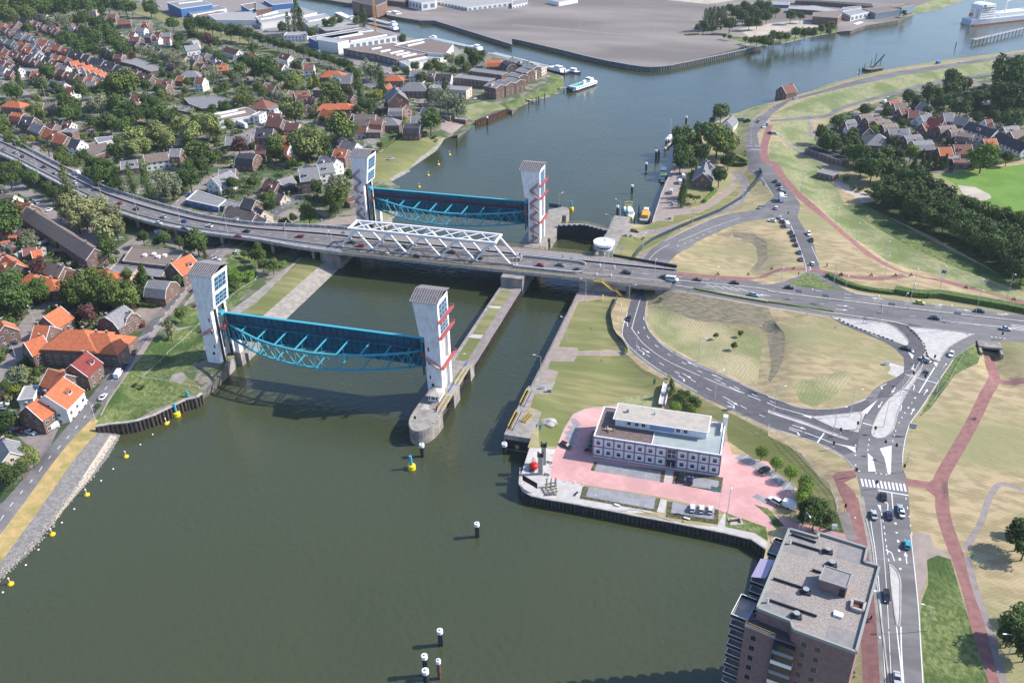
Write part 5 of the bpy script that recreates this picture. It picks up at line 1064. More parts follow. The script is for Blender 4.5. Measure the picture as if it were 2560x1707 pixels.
def house(p, q, w, eave=None, rc='r', wc='k', kind='g', rise=None, near=False, label=None, name='house', ext=0.):
 """p,q: sights of the two ridge ends (tile prefixed)"""
 rng = random.Random(NH[0]*13+5); NH[0] += 1
 eave = eave or rng.uniform(3.6, 5.4); rise = rise or (0 if kind == 'f' else w*(.42 if kind != 'h' else .34))
 g = gpt(p); g2 = gpt(q); zb = min(g[2], g2[2])
 for _ in range(2):
  A = np.array(at(p, zb+eave+rise)[0]); B = np.array(at(q, zb+eave+rise)[0]); zb = min(H(*A), H(*B))
 c = (A+B)/2; L = float(np.hypot(*(B-A)))+ext; L = max(L, 4.5)
 if kind == 'h': L += w*.7
 a = math.atan2(B[1]-A[1], B[0]-A[0]); t = empty(name, (c[0], c[1], zb), a)
 x, y = L/2, w/2; wm_, rm_ = WM[wc], RM[rc]
 mb = MB()
 if kind == 'm':     # gambrel
  ky, kz = y*.68, eave+rise*.62
  for s in (-1, 1): mb.add([(s*x, -y, -1), (s*x, y, -1), (s*x, y, eave), (s*x, ky, kz), (s*x, 0, eave+rise), (s*x, -ky, kz), (s*x, -y, eave)], [tuple(range(7)) if s > 0 else tuple(range(6, -1, -1))], wm_)
 else:
  for s in (-1, 1):
   P = [(s*x, -y, -1), (s*x, y, -1), (s*x, y, eave), (s*x, -y, eave)]
   if kind == 'g': P = P[:3]+[(s*x, 0, eave+rise)]+P[3:]
   mb.add(P, [tuple(range(len(P))) if s > 0 else tuple(range(len(P)-1, -1, -1))], wm_)
 for s in (-1, 1): mb.add([(-x, s*y, -1), (x, s*y, -1), (x, s*y, eave), (-x, s*y, eave)], [(0, 1, 2, 3) if s < 0 else (3, 2, 1, 0)], wm_)
 wl = []
 def wn(*k, **kk):
  if near: b_ = MB(); win(b_, *k, **kk); wl.append(b_)
  else: win(mb, *k, **kk)
 if kind != 'f' or w > 6:
  fl = 2 if eave > 4.6 else 1
  for face in (0, 1):
   n_ = max(1, int(L/3.2))
   for i in range(n_):
    for f in range(fl): wn(-x+(i+.5)*L/n_, .95+f*2.7, 1.3, 1.25, face, 0, y)
  for face in (2, 3):
   for yy in (-w*.23, w*.23):
    for f in range(fl): wn(yy, .95+f*2.7, 1.1, 1.25, face, 0, x)
   if kind in 'gm' and rise > 2: wn(0, eave+.3, 1.0, 1.1, face, 0, x)
 if near: mb.build('wall', None, t); [b_.build('window', None, t) for b_ in wl]
 rb = MB(); o = .35; th = .16
 def slab(P):
  n_ = len(P); rb.add([(a_, b_, c_+th) for a_, b_, c_ in P]+list(P), [tuple(range(n_)), tuple(range(2*n_-1, n_-1, -1))]+[(i, n_+i, n_+(i+1) % n_, (i+1) % n_) for i in range(n_)], rm_)
 if kind == 'g':
  dz = rise/y*o
  for s in (-1, 1): P = [(-x-o*.6, s*(y+o), eave-dz), (x+o*.6, s*(y+o), eave-dz), (x+o*.6, 0, eave+rise), (-x-o*.6, 0, eave+rise)]; slab(P if s < 0 else P[::-1])
  for e in (-1, 1):
   for s in (-1, 1): rb.bar((e*(x+o*.6), s*(y+o), eave-dz+.12), (e*(x+o*.6), 0, eave+rise+.12), .16, .2, WF)
 elif kind == 'm':
  ky, kz = y*.68, eave+rise*.62
  for s in (-1, 1):
   P = [(-x-.2, s*(y+.25), eave-.3), (x+.2, s*(y+.25), eave-.3), (x+.2, s*ky, kz), (-x-.2, s*ky, kz)]; slab(P if s < 0 else P[::-1])
   P = [(-x-.2, s*ky, kz), (x+.2, s*ky, kz), (x+.2, 0, eave+rise), (-x-.2, 0, eave+rise)]; slab(P if s < 0 else P[::-1])
   for e in (-1, 1): rb.bar((e*(x+.22), s*(y+.2), eave-.2), (e*(x+.22), s*ky, kz+.1), .14, .2, WF); rb.bar((e*(x+.22), s*ky, kz+.1), (e*(x+.22), 0, eave+rise+.1), .14, .2, WF)
 elif kind == 'h':
  X, Y = x+o, y+o; rx = max(x-y, .3); z0 = eave-.1; z1 = eave+rise
  slab([(-X, -Y, z0), (X, -Y, z0), (rx, 0, z1), (-rx, 0, z1)]); slab([(X, Y, z0), (-X, Y, z0), (-rx, 0, z1), (rx, 0, z1)]); slab([(X, -Y, z0), (X, Y, z0), (rx, 0, z1)]); slab([(-X, Y, z0), (-X, -Y, z0), (-rx, 0, z1)])
 else:
  rb.box(-x-.2, x+.2, -y-.2, y+.2, eave, eave+.12, rm_)
  for a_ in ((-x-.2, x+.2, -y-.25, -y), (-x-.2, x+.2, y, y+.25), (-x-.25, -x, -y, y), (x, x+.25, -y, y)): rb.box(*a_, eave+.1, eave+.45, WF if wc in 'wB' else M['concl'])
 # dormers and roof windows
 if kind == 'g' and L > 7 and rng.random() < .6 and w > 6:
  xx = rng.uniform(-x*.5, x*.5); s = rng.choice((-1, -1, 1)); zc = eave+rise*.35; b0 = MB(); yy = s*y*.72
  b0.box(xx-1.1, xx+1.1, min(yy, s*y*.2), max(yy, s*y*.2), eave+rise*.2, zc+1.3, WF); b0.box(xx-1.25, xx+1.25, min(yy*1.06, s*y*.15), max(yy*1.06, s*y*.15), zc+1.25, zc+1.4, rm_)
  ye = yy-.03 if s < 0 else yy+.03; b0.box(xx-.9, xx+.9, min(ye, yy), max(ye, yy), zc+.1, zc+1.05, M['glass'])
  dorm = b0
 else: dorm = None
 if not near: mb.build('wall', None, t)
 ro = rb.build('roof', None, t)
 if dorm: dorm.build('dormer', None, ro)
 if kind != 'f':
  for s in ((-1, 1) if L > 14 else (rng.choice((-1, 1)),)):
   cb_ = MB(); cx = s*x*.75 if kind != 'h' else s*max(x-y, .3)*.8; cb_.box(cx-.35, cx+.35, -.45+.6, .3+.6, eave+rise*.5, eave+rise+1.1, CH); cb_.box(cx-.42, cx+.42, -.52+.6, .37+.6, eave+rise+1.1, eave+rise+1.22, M['concl']); cb_.build('chimney', None, ro)
 tl = (c[0], c[1], zb+eave)
 if label: tag(t, label, 'house' if name == 'house' else name.replace('_', ' '))
 else:
  kn = {'g': 'gabled', 'h': 'hipped', 'm': 'gambrel', 'f': 'flat roofed'}[kind]
  sz = 'small ' if L < 7.5 else ('long ' if L > 14 else '')
  describe(t, f'{sz}{RC[rc][0]} {kn} {WC[wc][0]} house' if kind != 'f' else f'{sz}flat {WC[wc][0]} building', 'house', 'village houses', tl)
 return t
def houses(tile, s, near=False):
 for row in s.strip().split('\n'):
  for it in row.split(';'):
   it = it.strip()
   if not it: continue
   k = it.split(); x1, y1, x2, y2 = map(float, k[0].split(',')); w = float(k[1]); rc = k[2][0]; wc = k[2][1]; kind = k[2][2]; ev = float(k[3]) if len(k) > 3 else None
   house(f'{tile} {x1},{y1}', f'{tile} {x2},{y2}', w, ev, rc, wc, kind, near=near)
houses('A1', '''0,222,50,225 8 okg; 60,222,105,228 8 okg; 25,250,70,262 8 rkg; 78,270,110,285 8 rkg; 145,282,185,290 8 gkg; 195,294,235,302 8 gkg; 150,315,215,328 8 gkg; 245,325,290,335 8 gkg; 300,342,345,355 8 gkg; 15,348,60,360 8 gkg; 75,362,130,378 8 gkg
165,385,245,398 9 okg; 365,362,440,376 9 okg; 445,388,515,400 8 gkg; 490,412,560,426 8 okg; 575,436,640,452 8 okg; 230,432,300,445 9 okg; 325,440,355,468 8 gwg; 425,478,480,494 7 dkg; 500,505,550,515 7 okg; 570,515,620,530 7 okg; 0,430,38,442 8 rkg; 40,452,85,465 8 okg
100,472,172,490 8 rkg 5.5; 180,494,238,508 8 rkg 5.5; 246,516,296,530 8 rkg 5.5; 303,536,350,550 8 rkg 5.5; 358,560,415,576 8 rkg 5.5; 535,636,600,652 8 rkg 5.5; 610,662,700,686 8 rkg 5.5; 0,562,50,574 8 rkg; 58,580,115,594 8 rkg; 130,604,185,622 8 dwg
650,466,765,496 8 dkg 5.5; 772,502,830,516 8 dkg 5.5; 842,528,955,558 8 dkg 5.5; 960,566,1062,596 8 dkg 5.5; 1070,602,1168,634 8 dkg 5.5; 1178,634,1268,656 8 rkg 5.5; 1276,668,1400,700 8 rkg 5.5
640,566,715,556 8 owg; 690,590,770,578 8 owg; 752,612,835,596 8 owg; 806,640,885,624 8 owg; 858,656,925,640 8 owg; 905,676,965,662 8 owg; 945,694,1012,680 8 owg
195,148,238,158 7 rkg; 262,180,300,188 7 rkg; 312,202,350,210 7 rkg; 365,220,408,230 7 rkg; 392,128,432,136 7 owg; 452,146,490,156 7 rkg; 512,166,552,178 7 rkg; 600,142,680,146 7 Rwg; 450,232,490,262 7 rkg; 505,242,525,285 7 rkg; 560,284,606,300 7 rkg; 640,226,690,208 7 rwg; 740,226,772,244 7 rkg; 812,250,840,262 7 rkg
800,98,895,98 9 scf 6.5; 985,136,1068,136 9 rkg; 1075,190,1200,184 8 rkg; 1310,202,1370,206 8 okg; 1255,252,1335,256 8 gwg; 1062,292,1118,318 7 rwg; 1192,302,1240,304 7 rwg; 1195,340,1285,342 8 rkg; 1342,306,1400,314 7 gkg; 1425,292,1480,300 7 rkg; 1400,338,1466,342 7 rwg; 1492,306,1568,304 7 gkg; 1500,352,1560,350 7 rwg
1212,380,1262,392 7 dkg; 1290,396,1345,410 7 dkg; 1352,428,1408,440 7 dkg; 1422,446,1476,458 7 dkg; 1490,468,1545,480 7 dkg; 1562,484,1618,498 7 dkg; 1640,512,1708,526 8 rpg; 1722,546,1798,560 8 dkg; 962,432,998,472 8 gkg; 1055,500,1128,506 7 rkg
1695,424,1820,408 9 gwg; 1760,378,1812,368 7 swg; 2072,430,2195,462 8 rwg; 2155,512,2248,514 7 gwg; 2285,488,2345,496 8 okg; 1760,508,1830,512 8 gkg; 1812,580,1870,594 7 rkg; 1902,592,1968,604 7 rwg; 1992,602,2090,598 9 okg; 1800,712,1876,716 9 rwg 6.5; 1432,738,1580,736 8 rkg
705,700,780,710 7 rkg; 806,698,862,704 7 okg; 884,734,940,740 7 okg; 802,750,878,752 7 gkg; 290,664,380,668 7 okg; 318,694,372,704 7 owg; 470,732,600,764 8 swg; 618,794,680,812 8 owg; 1215,860,1290,864 8 rpg; 1228,922,1262,985 7 rpg 7
0,500,60,515 8 okg; 20,530,80,545 8 rkg; 0,610,60,625 7 gwg; 60,650,120,660 7 rkg; 120,400,160,420 7 gkg; 190,410,225,425 8 rkg; 270,395,330,405 7 gkg; 340,410,400,425 7 gwg; 400,420,440,435 7 okg; 350,500,400,510 7 gwg; 410,520,470,535 7 dkg; 470,560,530,575 7 rkg; 380,610,440,625 8 gkg; 450,640,510,655 7 okg; 560,600,620,610 7 gwg; 620,560,650,570 6 rkg; 100,230,140,240 7 rkg; 130,190,170,200 7 rkg; 200,240,240,252 7 gkg; 640,180,690,185 7 rkg; 700,250,740,262 7 rkg; 860,180,900,190 7 rkg; 1100,330,1150,345 7 rkg; 1120,400,1170,415 7 gkg; 1250,340,1290,350 7 okg; 1560,560,1610,575 7 rkg; 1630,700,1690,705 7 okg; 1950,500,2000,510 7 gwg; 2000,560,2040,575 7 rkg; 1850,480,1900,490 7 gkg; 1120,700,1170,712 7 rkg; 1060,690,1110,700 7 okg
295,470,340,490 7 gwg; 180,640,320,650 9 gkf; 1082,500,1120,520 6 gwf; 1475,770,1540,775 7 rkg''')
houses('A1', '''70,926,185,934 10 okh 5.5; 115,1032,220,1046 10 okm 5; 205,1070,315,1082 10 dkg 6.5; 300,1128,400,1160 9 gkg 5.5; 412,1184,536,1212 9 okg 5.5; 512,1234,620,1256 9 okg 5.5; 655,1274,742,1290 9 dwg 5.5; 405,946,510,944 9 bkg; 432,1126,510,1142 7 rkg; 585,1112,662,1124 7 rwg; 585,1200,690,1206 8 gkf; 1105,1482,1258,1466 9 gkg; 1318,1424,1536,1396 9 bwg 5.2; 1565,1366,1660,1366 9 gkg; 2075,1256,2300,1250 10 gkg 4; 2190,1408,2350,1424 11 dkm 4.5; 2010,1556,2160,1550 10 gkg; 1690,652,1800,650 12 gkh 6''')
houses('A2', '''25,912,85,916 15 rkh 5; 110,1082,248,1096 10 rkg 5.5; 275,1126,400,1136 9 rpg 5; 0,1182,158,1184 11 dkg 5.5; 252,1248,370,1238 9 okg; 0,1336,92,1336 10 rkg; 252,1328,312,1336 8 owg; 0,1045,60,1050 10 swf 6; 0,728,86,758 8 rkg; 112,786,180,796 9 rkg; 192,818,298,832 8 rkg; 345,846,480,828 9 rkg; 380,880,520,888 9 rkg; 802,848,900,872 8 rkg
590,958,720,952 10 okh 5; 725,948,850,948 10 okh 5; 610,1004,735,1030 10 okg 5; 745,1026,880,1046 9 rkg; 905,1050,1098,1054 9 bkg; 905,1090,1058,1106 10 bkg; 1055,1112,1170,1120 10 rkm 4.6; 1155,1078,1268,1078 11 gkh 5; 1222,992,1345,992 10 gkm 5; 1325,936,1378,970 8 opg 6; 895,1158,1020,1164 8 rwg; 1022,1210,1150,1210 8 bkf 4
1268,796,1300,850 15 gkg 8; 1375,756,1528,756 15 gkh 5.5; 1545,770,1602,784 9 bkg; 1205,696,1312,694 10 okh 5; 640,650,765,650 12 okh 6; 700,692,880,696 12 gkg 6; 442,596,530,594 8 rwg 6.5; 236,488,318,512 8 rwg 7; 335,540,440,552 8 gkg; 82,540,140,560 7 gwg; 192,580,262,592 8 rwg; 1425,656,1540,664 8 swg; 1572,656,1650,664 8 bkg; 1652,680,1798,686 9 dwg 5; 540,820,620,826 7 bkf
2112,556,2250,552 10 okm 6; 1985,604,2082,604 8 gkf; 2285,556,2350,590 10 dkm 6; 1425,1066,1512,1066 9 gkg; 1362,1142,1510,1146 11 dkm 4.5; 1535,984,1640,1002 9 gwg; 1655,1052,1800,1066 7 gkf 3.2; 1845,1090,1940,1100 6 gkf 3; 795,1294,928,1318 9 gwg 5.5; 728,1358,842,1372 9 okg 6.5; 600,1436,740,1470 10 gwg 5.5; 446,1508,560,1542 9 gwg 5; 1180,780,1230,770 7 okg; 120,1040,230,1045 8 rkg; 420,930,470,960 8 rkg; 60,985,200,1000 9 gwf 5; 760,1230,790,1260 6 bkg''')
houses('A2', '1974,640,2285,680 11 gkf 5.2; 1852,700,2165,738 11 gkf 5.6; 1612,795,1955,820 12 gcf 6.5; 270,316,465,312 16 swf 6')
for i, (x, y) in enumerate([(2140, 760), (2230, 735), (2320, 712)]): house(f'A2 {x},{y}', f'A2 {x+105},{y+22}', 11, 8.5, 'g', 't', 'g', rise=1.6)
for i, (x, y) in enumerate([(0, 665), (75, 625), (130, 590), (60, 555), (-10, 530)]): house(f'A3 {x},{y}', f'A3 {x+100},{y+22}', 10, 8., 'g', 't', 'g', rise=1.6)
for x, y in ((-10, 750), (50, 712), (110, 690), (170, 660), (230, 630)): house(f'A3 {x},{y}', f'A3 {x+55},{y-25}', 7, 6, 's', 'c', 'f')
houses('B1', '''135,268,285,312 9 okg 6; 0,212,132,226 10 bwg 5.5; 20,760,150,855 10 okg 5; -60,745,20,790 10 okg 5; 235,948,335,956 10 okh 5; 335,985,500,995 10 okh 5.2; 415,828,590,880 9 bkg 4.5; 612,920,745,936 7 rkg 3; 205,718,330,700 6 rkg 2.6; 285,738,378,720 6 okg 2.6; 500,910,610,925 6 swf 3
1570,850,1745,768 12 okg 6.5; 915,900,1010,920 11 okh 4; 1370,1004,1560,1022 12 gkm 4.5; 400,1340,552,1245 11 okg 6; 320,1416,455,1424 12 okg 6; 0,1370,38,1420 9 okg 5.5; 560,1452,820,1462 15 okh 7.5; 822,1484,1030,1500 14 okh 7; 965,1342,1135,1238 11 gkm 5; 1090,1280,1200,1310 8 gkm 5; 1944,70,2110,0 10 gwg 5.5; 2095,322,2350,398 15 bkg 4.2; 2240,250,2350,272 9 dkg 4''', True)
house('B1 245,330', 'B1 865,715', 10, 6, 'b', 'k', 'g', near=True, label='very long dark brick terrace running beside the left viaduct')
houses('B2', '390,-10,565,-30 13 gkg 7.5; 82,88,205,118 8 rkg 3.6; 205,84,325,48 8 gkg 3.6; 0,336,75,372 9 dcg 4.5; 0,404,100,440 8 bcg 4.5; 196,205,262,226 7 bcg 3.2; 822,285,925,250 7 rkf 2.8; 560,-60,700,-80 10 gwg 6', True)
houses('C1', '222,8,390,-55 10 okg 6; 652,210,795,92 11 RkG 6.5'.replace('RkG', 'Rkg')+'; 445,248,600,300 10 okg 5.5; 410,492,578,326 13 owg 7; 242,594,375,505 11 okg 6; 10,885,88,1015 9 gcg 5.5; 195,480,330,465 9 swf 3.5', True)
houses('A4', '''835,1056,938,1042 8 bkm 3.6; 900,1084,1030,1070 9 bkm 3.6; 985,1112,1105,1096 9 bkm 3.6; 1045,1144,1168,1132 9 bkm 3.6; 695,1106,790,1096 9 gkm 3.6; 725,1158,848,1150 8 gwg 3.6; 840,1140,930,1178 9 dkg 4; 985,1226,1045,1228 16 gkh 4; 1105,1190,1290,1182 9 gkg 4; 1195,1206,1300,1226 10 gkm 4; 1250,1250,1390,1232 9 gkm 4; 1330,1300,1500,1290 10 gkm 4.2
1112,930,1210,920 9 okg 4; 1155,950,1272,944 9 bkg 4; 1205,1000,1298,990 8 rkg 4; 1292,1016,1390,1020 9 rkg 4; 1402,1062,1488,1050 8 gwg 4; 1480,1080,1618,1108 13 Rkg 5; 1415,1136,1500,1122 9 rkg 4; 1565,1160,1708,1148 9 bkm 4; 1665,1190,1780,1182 9 bkm 4; 1740,1216,1890,1236 10 bkm 4; 1405,940,1485,962 9 gwg 4; 1350,880,1410,890 8 bkg; 1612,1040,1700,1040 10 gkg; 1715,1068,1850,1092 9 gkg; 1870,870,1960,880 9 bkg
1975,1280,2090,1272 9 okg 4; 1830,1296,1985,1316 10 dkg 4; 1705,1330,1868,1328 10 rkg 3.6; 1562,1356,1680,1350 9 okg 3.6; 2160,1168,2285,1152 10 gkg 4; 2225,1208,2350,1190 10 bkg 4; 1992,1100,2050,1096 8 rwg; 2122,1040,2290,1030 8 gkf 3; 1660,1440,1760,1450 10 gkf 3; 1700,1480,1840,1490 9 rkf 3; 1950,945,2040,940 8 swf 3; 2360,1240,2500,1230 10 bkg 4; 1215,1530,1280,1560 8 okg 3''')
house('A4 1845,1118', 'A4 2105,1198', 9, 5.4, 'd', 'w', 'g', label='long white terrace with a black roof, upper one at the right edge'); house('A4 2120,1215', 'A4 2400,1335', 9, 5.4, 'd', 'w', 'g', label='long white terrace with a black roof, lower one at the right edge')
house('A4 380,1355', 'A4 725,1478', 7, 3, 'd', 'k', 'f', label='long low black flat shed below the right dike', name='shed')
house('A4 128,796', 'A4 228,778', 11, 6, 'r', 'k', 'g', label='lone red roofed brick house on the river side of the dike road')
house('Z3 1205,290', 'Z3 1160,490', 11, 4.2, 'g', 'k', 'g', near=True, label='long grey roofed lock keeper house between hedge and dark trees')
house('Z3 1225,330', 'Z3 1310,400', 10, 4, 's', 'w', 'g', label='pale grey cross wing against the lock keeper house')
house('A3 1975,1110', 'A3 2020,1062', 9, 3.8, 'g', 'w', 'g', label='small white gabled cottage beside the dark riverside trees')
house('B4 480,0', 'B4 625,35', 8, 3, 'g', 'k', 'f', label='grey flat clubhouse at the end of the sandy path', name='clubhouse')
# flat and big buildings given by their roof outline
def block(s, ztop, wc, rc, label, name='warehouse', lights=(), gl_=None, wins=0, zb=2.5):
 P = [tuple(p) for p in at(s, ztop)]; c = np.mean(P, 0); t = empty(name, (c[0], c[1], zb), 0, label, name.replace('_', ' ')); Q = [(a-c[0], b-c[1]) for a, b in P]; h = ztop-zb
 wm_ = WM[wc] if isinstance(wc, str) else wc; rm_ = RM[rc] if isinstance(rc, str) else rc
 mb = MB(); mb.prism(Q, -1, h, wm_); mb.build('wall', None, t); rb = MB(); rb.prism(Q, h, h+.1, rm_)
 for a, b in zip(Q, Q[1:]+Q[:1]): rb.bar((*a, h+.2), (*b, h+.2), .4, .5, M['wpaint'] if wc in ('w', 'B') else M['concl'])
 ro = rb.build('roof', None, t)
 for sl_ in lights:
  p = at(sl_, ztop); lb = MB(); lb.bar((p[0][0]-c[0], p[0][1]-c[1], h+.6), (p[1][0]-c[0], p[1][1]-c[1], h+.6), 2.2, 1., M['wpaint']); lb.build('skylight', None, ro)
 if wins:
  n_ = len(Q); ar_ = sum(Q[i][0]*Q[(i+1) % n_][1]-Q[(i+1) % n_][0]*Q[i][1] for i in range(n_)); QQ = Q if ar_ > 0 else Q[::-1]
  for a, b in zip(QQ, QQ[1:]+QQ[:1]):
   L = math.dist(a, b); d = ((b[0]-a[0])/L, (b[1]-a[1])/L); nn = (d[1], -d[0])
   if nn[1] > .3 or L < 8: continue
   k = int(L/wins)
   for i in range(k):
    u0, u1 = (i+.2)/k*L, (i+.8)/k*L; P4 = [(a[0]+d[0]*u+nn[0]*.06, a[1]+d[1]*u+nn[1]*.06) for u in (u0, u1)]; wb = MB(); wb.add([(*P4[0], h*.35), (*P4[1], h*.35), (*P4[1], h*.8), (*P4[0], h*.8)], [(0, 1, 2, 3)], M['glassb']); wb.build('window', None, t)
 return t
block('B1 1215,700 1700,738 1565,882 1125,832', 6.5, 'k', 'b', 'large dark workshop roof with small skylights beside the orange roof', 'workshop', ('B1 1315,785 1345,785', 'B1 1400,775 1430,775', 'B1 1440,800 1470,800', 'B1 1500,788 1530,788'), None, 4)
block('B1 1060,862 1280,886 1190,975 1005,912', 5, 'p', 'g', 'low grey flat garage block in front of the dark workshop', 'garage')
block('B1 1330,880 1530,900 1480,980 1290,960', 5, 'k', 'g', 'grey flat annex left of the orange roof by the tower', 'annex')
block('B1 1810,185 2075,270 2000,335 1710,270', 6, 'B', 'g', 'blue walled grey flat garage beside the scooter yard', 'garage', (), None, 5)
block('B1 2060,270 2250,300 2200,350 1980,320', 5.5, 'k', 'g', 'grey flat hall behind the large brown gable near the viaduct', 'hall')
block('A1 740,1345 960,1285 1015,1385 850,1445', 6, 'k', 'b', 'low school with a wide brown roof left of the plane trees', 'school')
block('A1 870,1270 1030,1256 1040,1290 900,1320', 6.4, 'w', 'g', 'white edged upper block of the low school', 'school wing'.replace(' ', '_'))
block('A1 1085,565 1260,540 1420,600 1520,640 1380,660 1230,600', 5.5, 'k', 'g', 'grey many-cornered community hall behind the orange roofs', 'community_hall')
block('A1 1690,905 1960,880 2150,925 2030,990 1850,1000 1740,960', 5.5, 'k', 'g', 'dark flat school with stepped roofs beside the pond', 'school')
block('A1 1610,970 1780,985 1760,1040 1610,1010', 4.5, 'k', 'g', 'small dark flat block at the left foot of the stepped school', 'school_annex')
block('A1 1860,1070 2260,990 2350,1030 2350,1060 2010,1120', 8, 'w', 'b', 'long hall with glazed roof strips and a white side wall', 'hall', ('A1 1920,1070 2180,1020', 'A1 1990,1090 2250,1035'), None, 5)
block('A1 1535,28 1835,-10 1945,45 1660,85', 12, 'B', 'g', 'blue edged factory hall at the top left of the yard', 'factory', ('A1 1640,40 1860,15',), None, 0)
block('A1 1700,100 2000,55 2080,85 1770,140', 7, 'w', 'g', 'low white hall right below the blue factory', 'hall')
block('A1 1800,115 2060,110 2080,150 1830,160', 6, 'k', 'b', 'row of arched dark sheds below the blue factory', 'shed')
block('A1 1915,140 2070,120 2350,110 2350,190 1990,190', 8, 'w', 's', 'grey roofed hall with a white gable left of the poplars', 'hall')
block('A1 2210,50 2350,25 2420,60 2290,95', 10, 'B', 'b', 'purple walled hall with red logo stripe at the top edge', 'hall')
block('A2 0,55 0,20 130,30 150,75 0,95', 11, 'k', 'g', 'brown walled warehouse left of the blue container hall', 'warehouse')
block('A2 70,5 330,-20 335,30 150,48', 14, 'B', 'B' and 'g', 'tall blue container hall at the harbour head', 'warehouse')
block('A2 0,160 200,100 420,75 560,120 280,185 50,215', 9, 'w', 's', 'wide pale factory roof with white skylight stripes', 'factory', ('A2 60,150 200,120', 'A2 150,165 330,130', 'A2 260,160 420,135', 'A2 40,185 180,165'), None, 0)
block('A2 440,165 630,130 680,160 480,200', 9, 'w', 'w' and 's', 'white arched roof hall behind the poplars', 'hall')
block('A2 450,215 690,175 720,200 480,245', 8, 'G', 's', 'green fronted hall below the white arched roof', 'hall')
block('A2 0,225 150,200 190,215 40,245', 6, 'G', 's', 'low shop front with green trims at the left of the poplars', 'shop', (), None, 5)
block('A2 575,255 860,205 1000,235 760,280 640,290', 7, 'k', 's', 'low grey hall with a green roof edge behind the brick factory', 'hall')
block('A2 480,345 1010,250 1060,285 560,385', 10, 'B', 'g', 'dark blue gabled long shed at the street corner', 'shed')
block('A2 565,345 1000,280 1290,330 850,400 700,370', 10, 'w', 'b', 'brick factory with white roof strips and a row of tall windows', 'factory', ('A2 760,355 980,320', 'A2 870,390 1200,330', 'A2 940,305 1080,290'), None, 6)
block('A2 565,350 620,345 850,375 750,400 565,370', 12.5, 'w', 's', 'pale tower block at the street corner of the brick factory', 'factory_wing')
block('A2 800,450 1250,400 1580,490 1290,550 1100,500 950,480', 9, 'k', 'b', 'big flat warehouse with five white skylights', 'warehouse', ('A2 1060,460 1150,443', 'A2 1140,485 1230,465', 'A2 1230,500 1350,475', 'A2 1285,515 1410,490', 'A2 1340,530 1470,503'), None, 7)
block('A2 1270,425 1560,360 1810,415 1740,500 1580,490', 9.5, 'w', 'b', 'ribbed flat warehouse beside the long moored barge', 'warehouse', ('A2 1290,415 1530,370', 'A2 1390,430 1540,395'), None, 0)
block('A2 1290,555 1580,500 1740,530 1400,610', 7, 'w', 's', 'pale loading hall in front of the five skylight warehouse', 'hall', ('A2 1400,565 1560,535',))
block('A2 880,-60 1200,-60 1200,20 1100,60 880,10', 14, 'k', 'd', 'dark shipyard shed at the top edge behind the orange crane', 'shipyard')
block('A2 1190,5 1370,25 1400,0 1350,-30', 9, 'k', 'b', 'brick shipyard office with a curved gable', 'office')
block('A2 1400,-30 1660,-30 1650,15 1520,30 1400,5', 12, 'w', 's', 'white walled hall right of the shipyard', 'hall', (), None, 6)
block('A2 1670,15 2080,-20 2350,-10 2350,25 1940,75', 7, 'w', 's', 'row of white garage units with blue doors on the terrain', 'workshop', (), None, 6)
block('A3 0,10 140,-10 140,30 0,60', 6.5, 'w', 's', 'white end unit of the garage row', 'workshop_unit', (), None, 5)
block('A3 330,0 520,-15 605,-5 430,25', 8, 'w', 's', 'white shed on the back edge of the gravel terrain', 'shed')
block('A4 200,65 430,55 670,95 600,120 420,100 190,85', 8, 'k', 's', 'long skylight shed at the top of the far shore', 'shed')
block('A4 0,20 200,25 190,50 30,45', 7, 'B', 's', 'small blue fronted shed left of the skylight shed', 'shed')
block('A4 415,120 660,100 680,130 640,170 410,155', 11, 'k', 'b', 'tall grey boat shed with one blue door', 'boat_shed')
block('A4 680,110 860,80 950,110 760,150', 9, 'w', 'w' and 's', 'white boathouse between the boat shed and the glass hall', 'boathouse', (), None, 6)
block('A4 870,85 1120,60 1210,95 990,125', 9.5, M['glassb'], 'b', 'glass fronted hall standing on piles over the river', 'hall')
block('A4 1120,65 1250,40 1350,45 1230,75', 9.5, M['glassb'], 'b', 'second glass hall further up the far river bank', 'hall')
block('A4 685,75 850,60 855,75 690,90', 8, 'w', 'b', 'low office with a white roof edge behind the boathouse', 'office')
block('A4 250,-5 950,40 965,60 500,20 250,10', 8, 'k', 'd', 'long dark wall building at the top edge right of the copse', 'warehouse')
rs = random.Random(4)
def shed(p, i):
 g = gpt(p); w_, l_ = rs.uniform(2.2, 3.4), rs.uniform(3, 5.5); h_ = rs.uniform(2.1, 2.6); t = empty('garden_shed', g, rs.uniform(0, 3.1)); mb = MB(); mb.box(-l_/2, l_/2, -w_/2, w_/2, -.5, h_, WM[rs.choice('ktwc')]); mb.build('wall', None, t)
 k = rs.choice('ogbsrs'); rb = MB(); r_ = RM[k]; rb.add([(-l_/2-.2, -w_/2-.2, h_-.1), (l_/2+.2, -w_/2-.2, h_-.1), (l_/2+.2, 0, h_+.7), (-l_/2-.2, 0, h_+.7), (l_/2+.2, w_/2+.2, h_-.1), (-l_/2-.2, w_/2+.2, h_-.1)], [(0, 1, 2, 3), (3, 2, 4, 5), (1, 4, 2), (0, 3, 5)], r_); rb.build('roof', None, t)
 describe(t, f'{RC[k][0]} roofed garden shed', 'shed', 'garden sheds'); return t
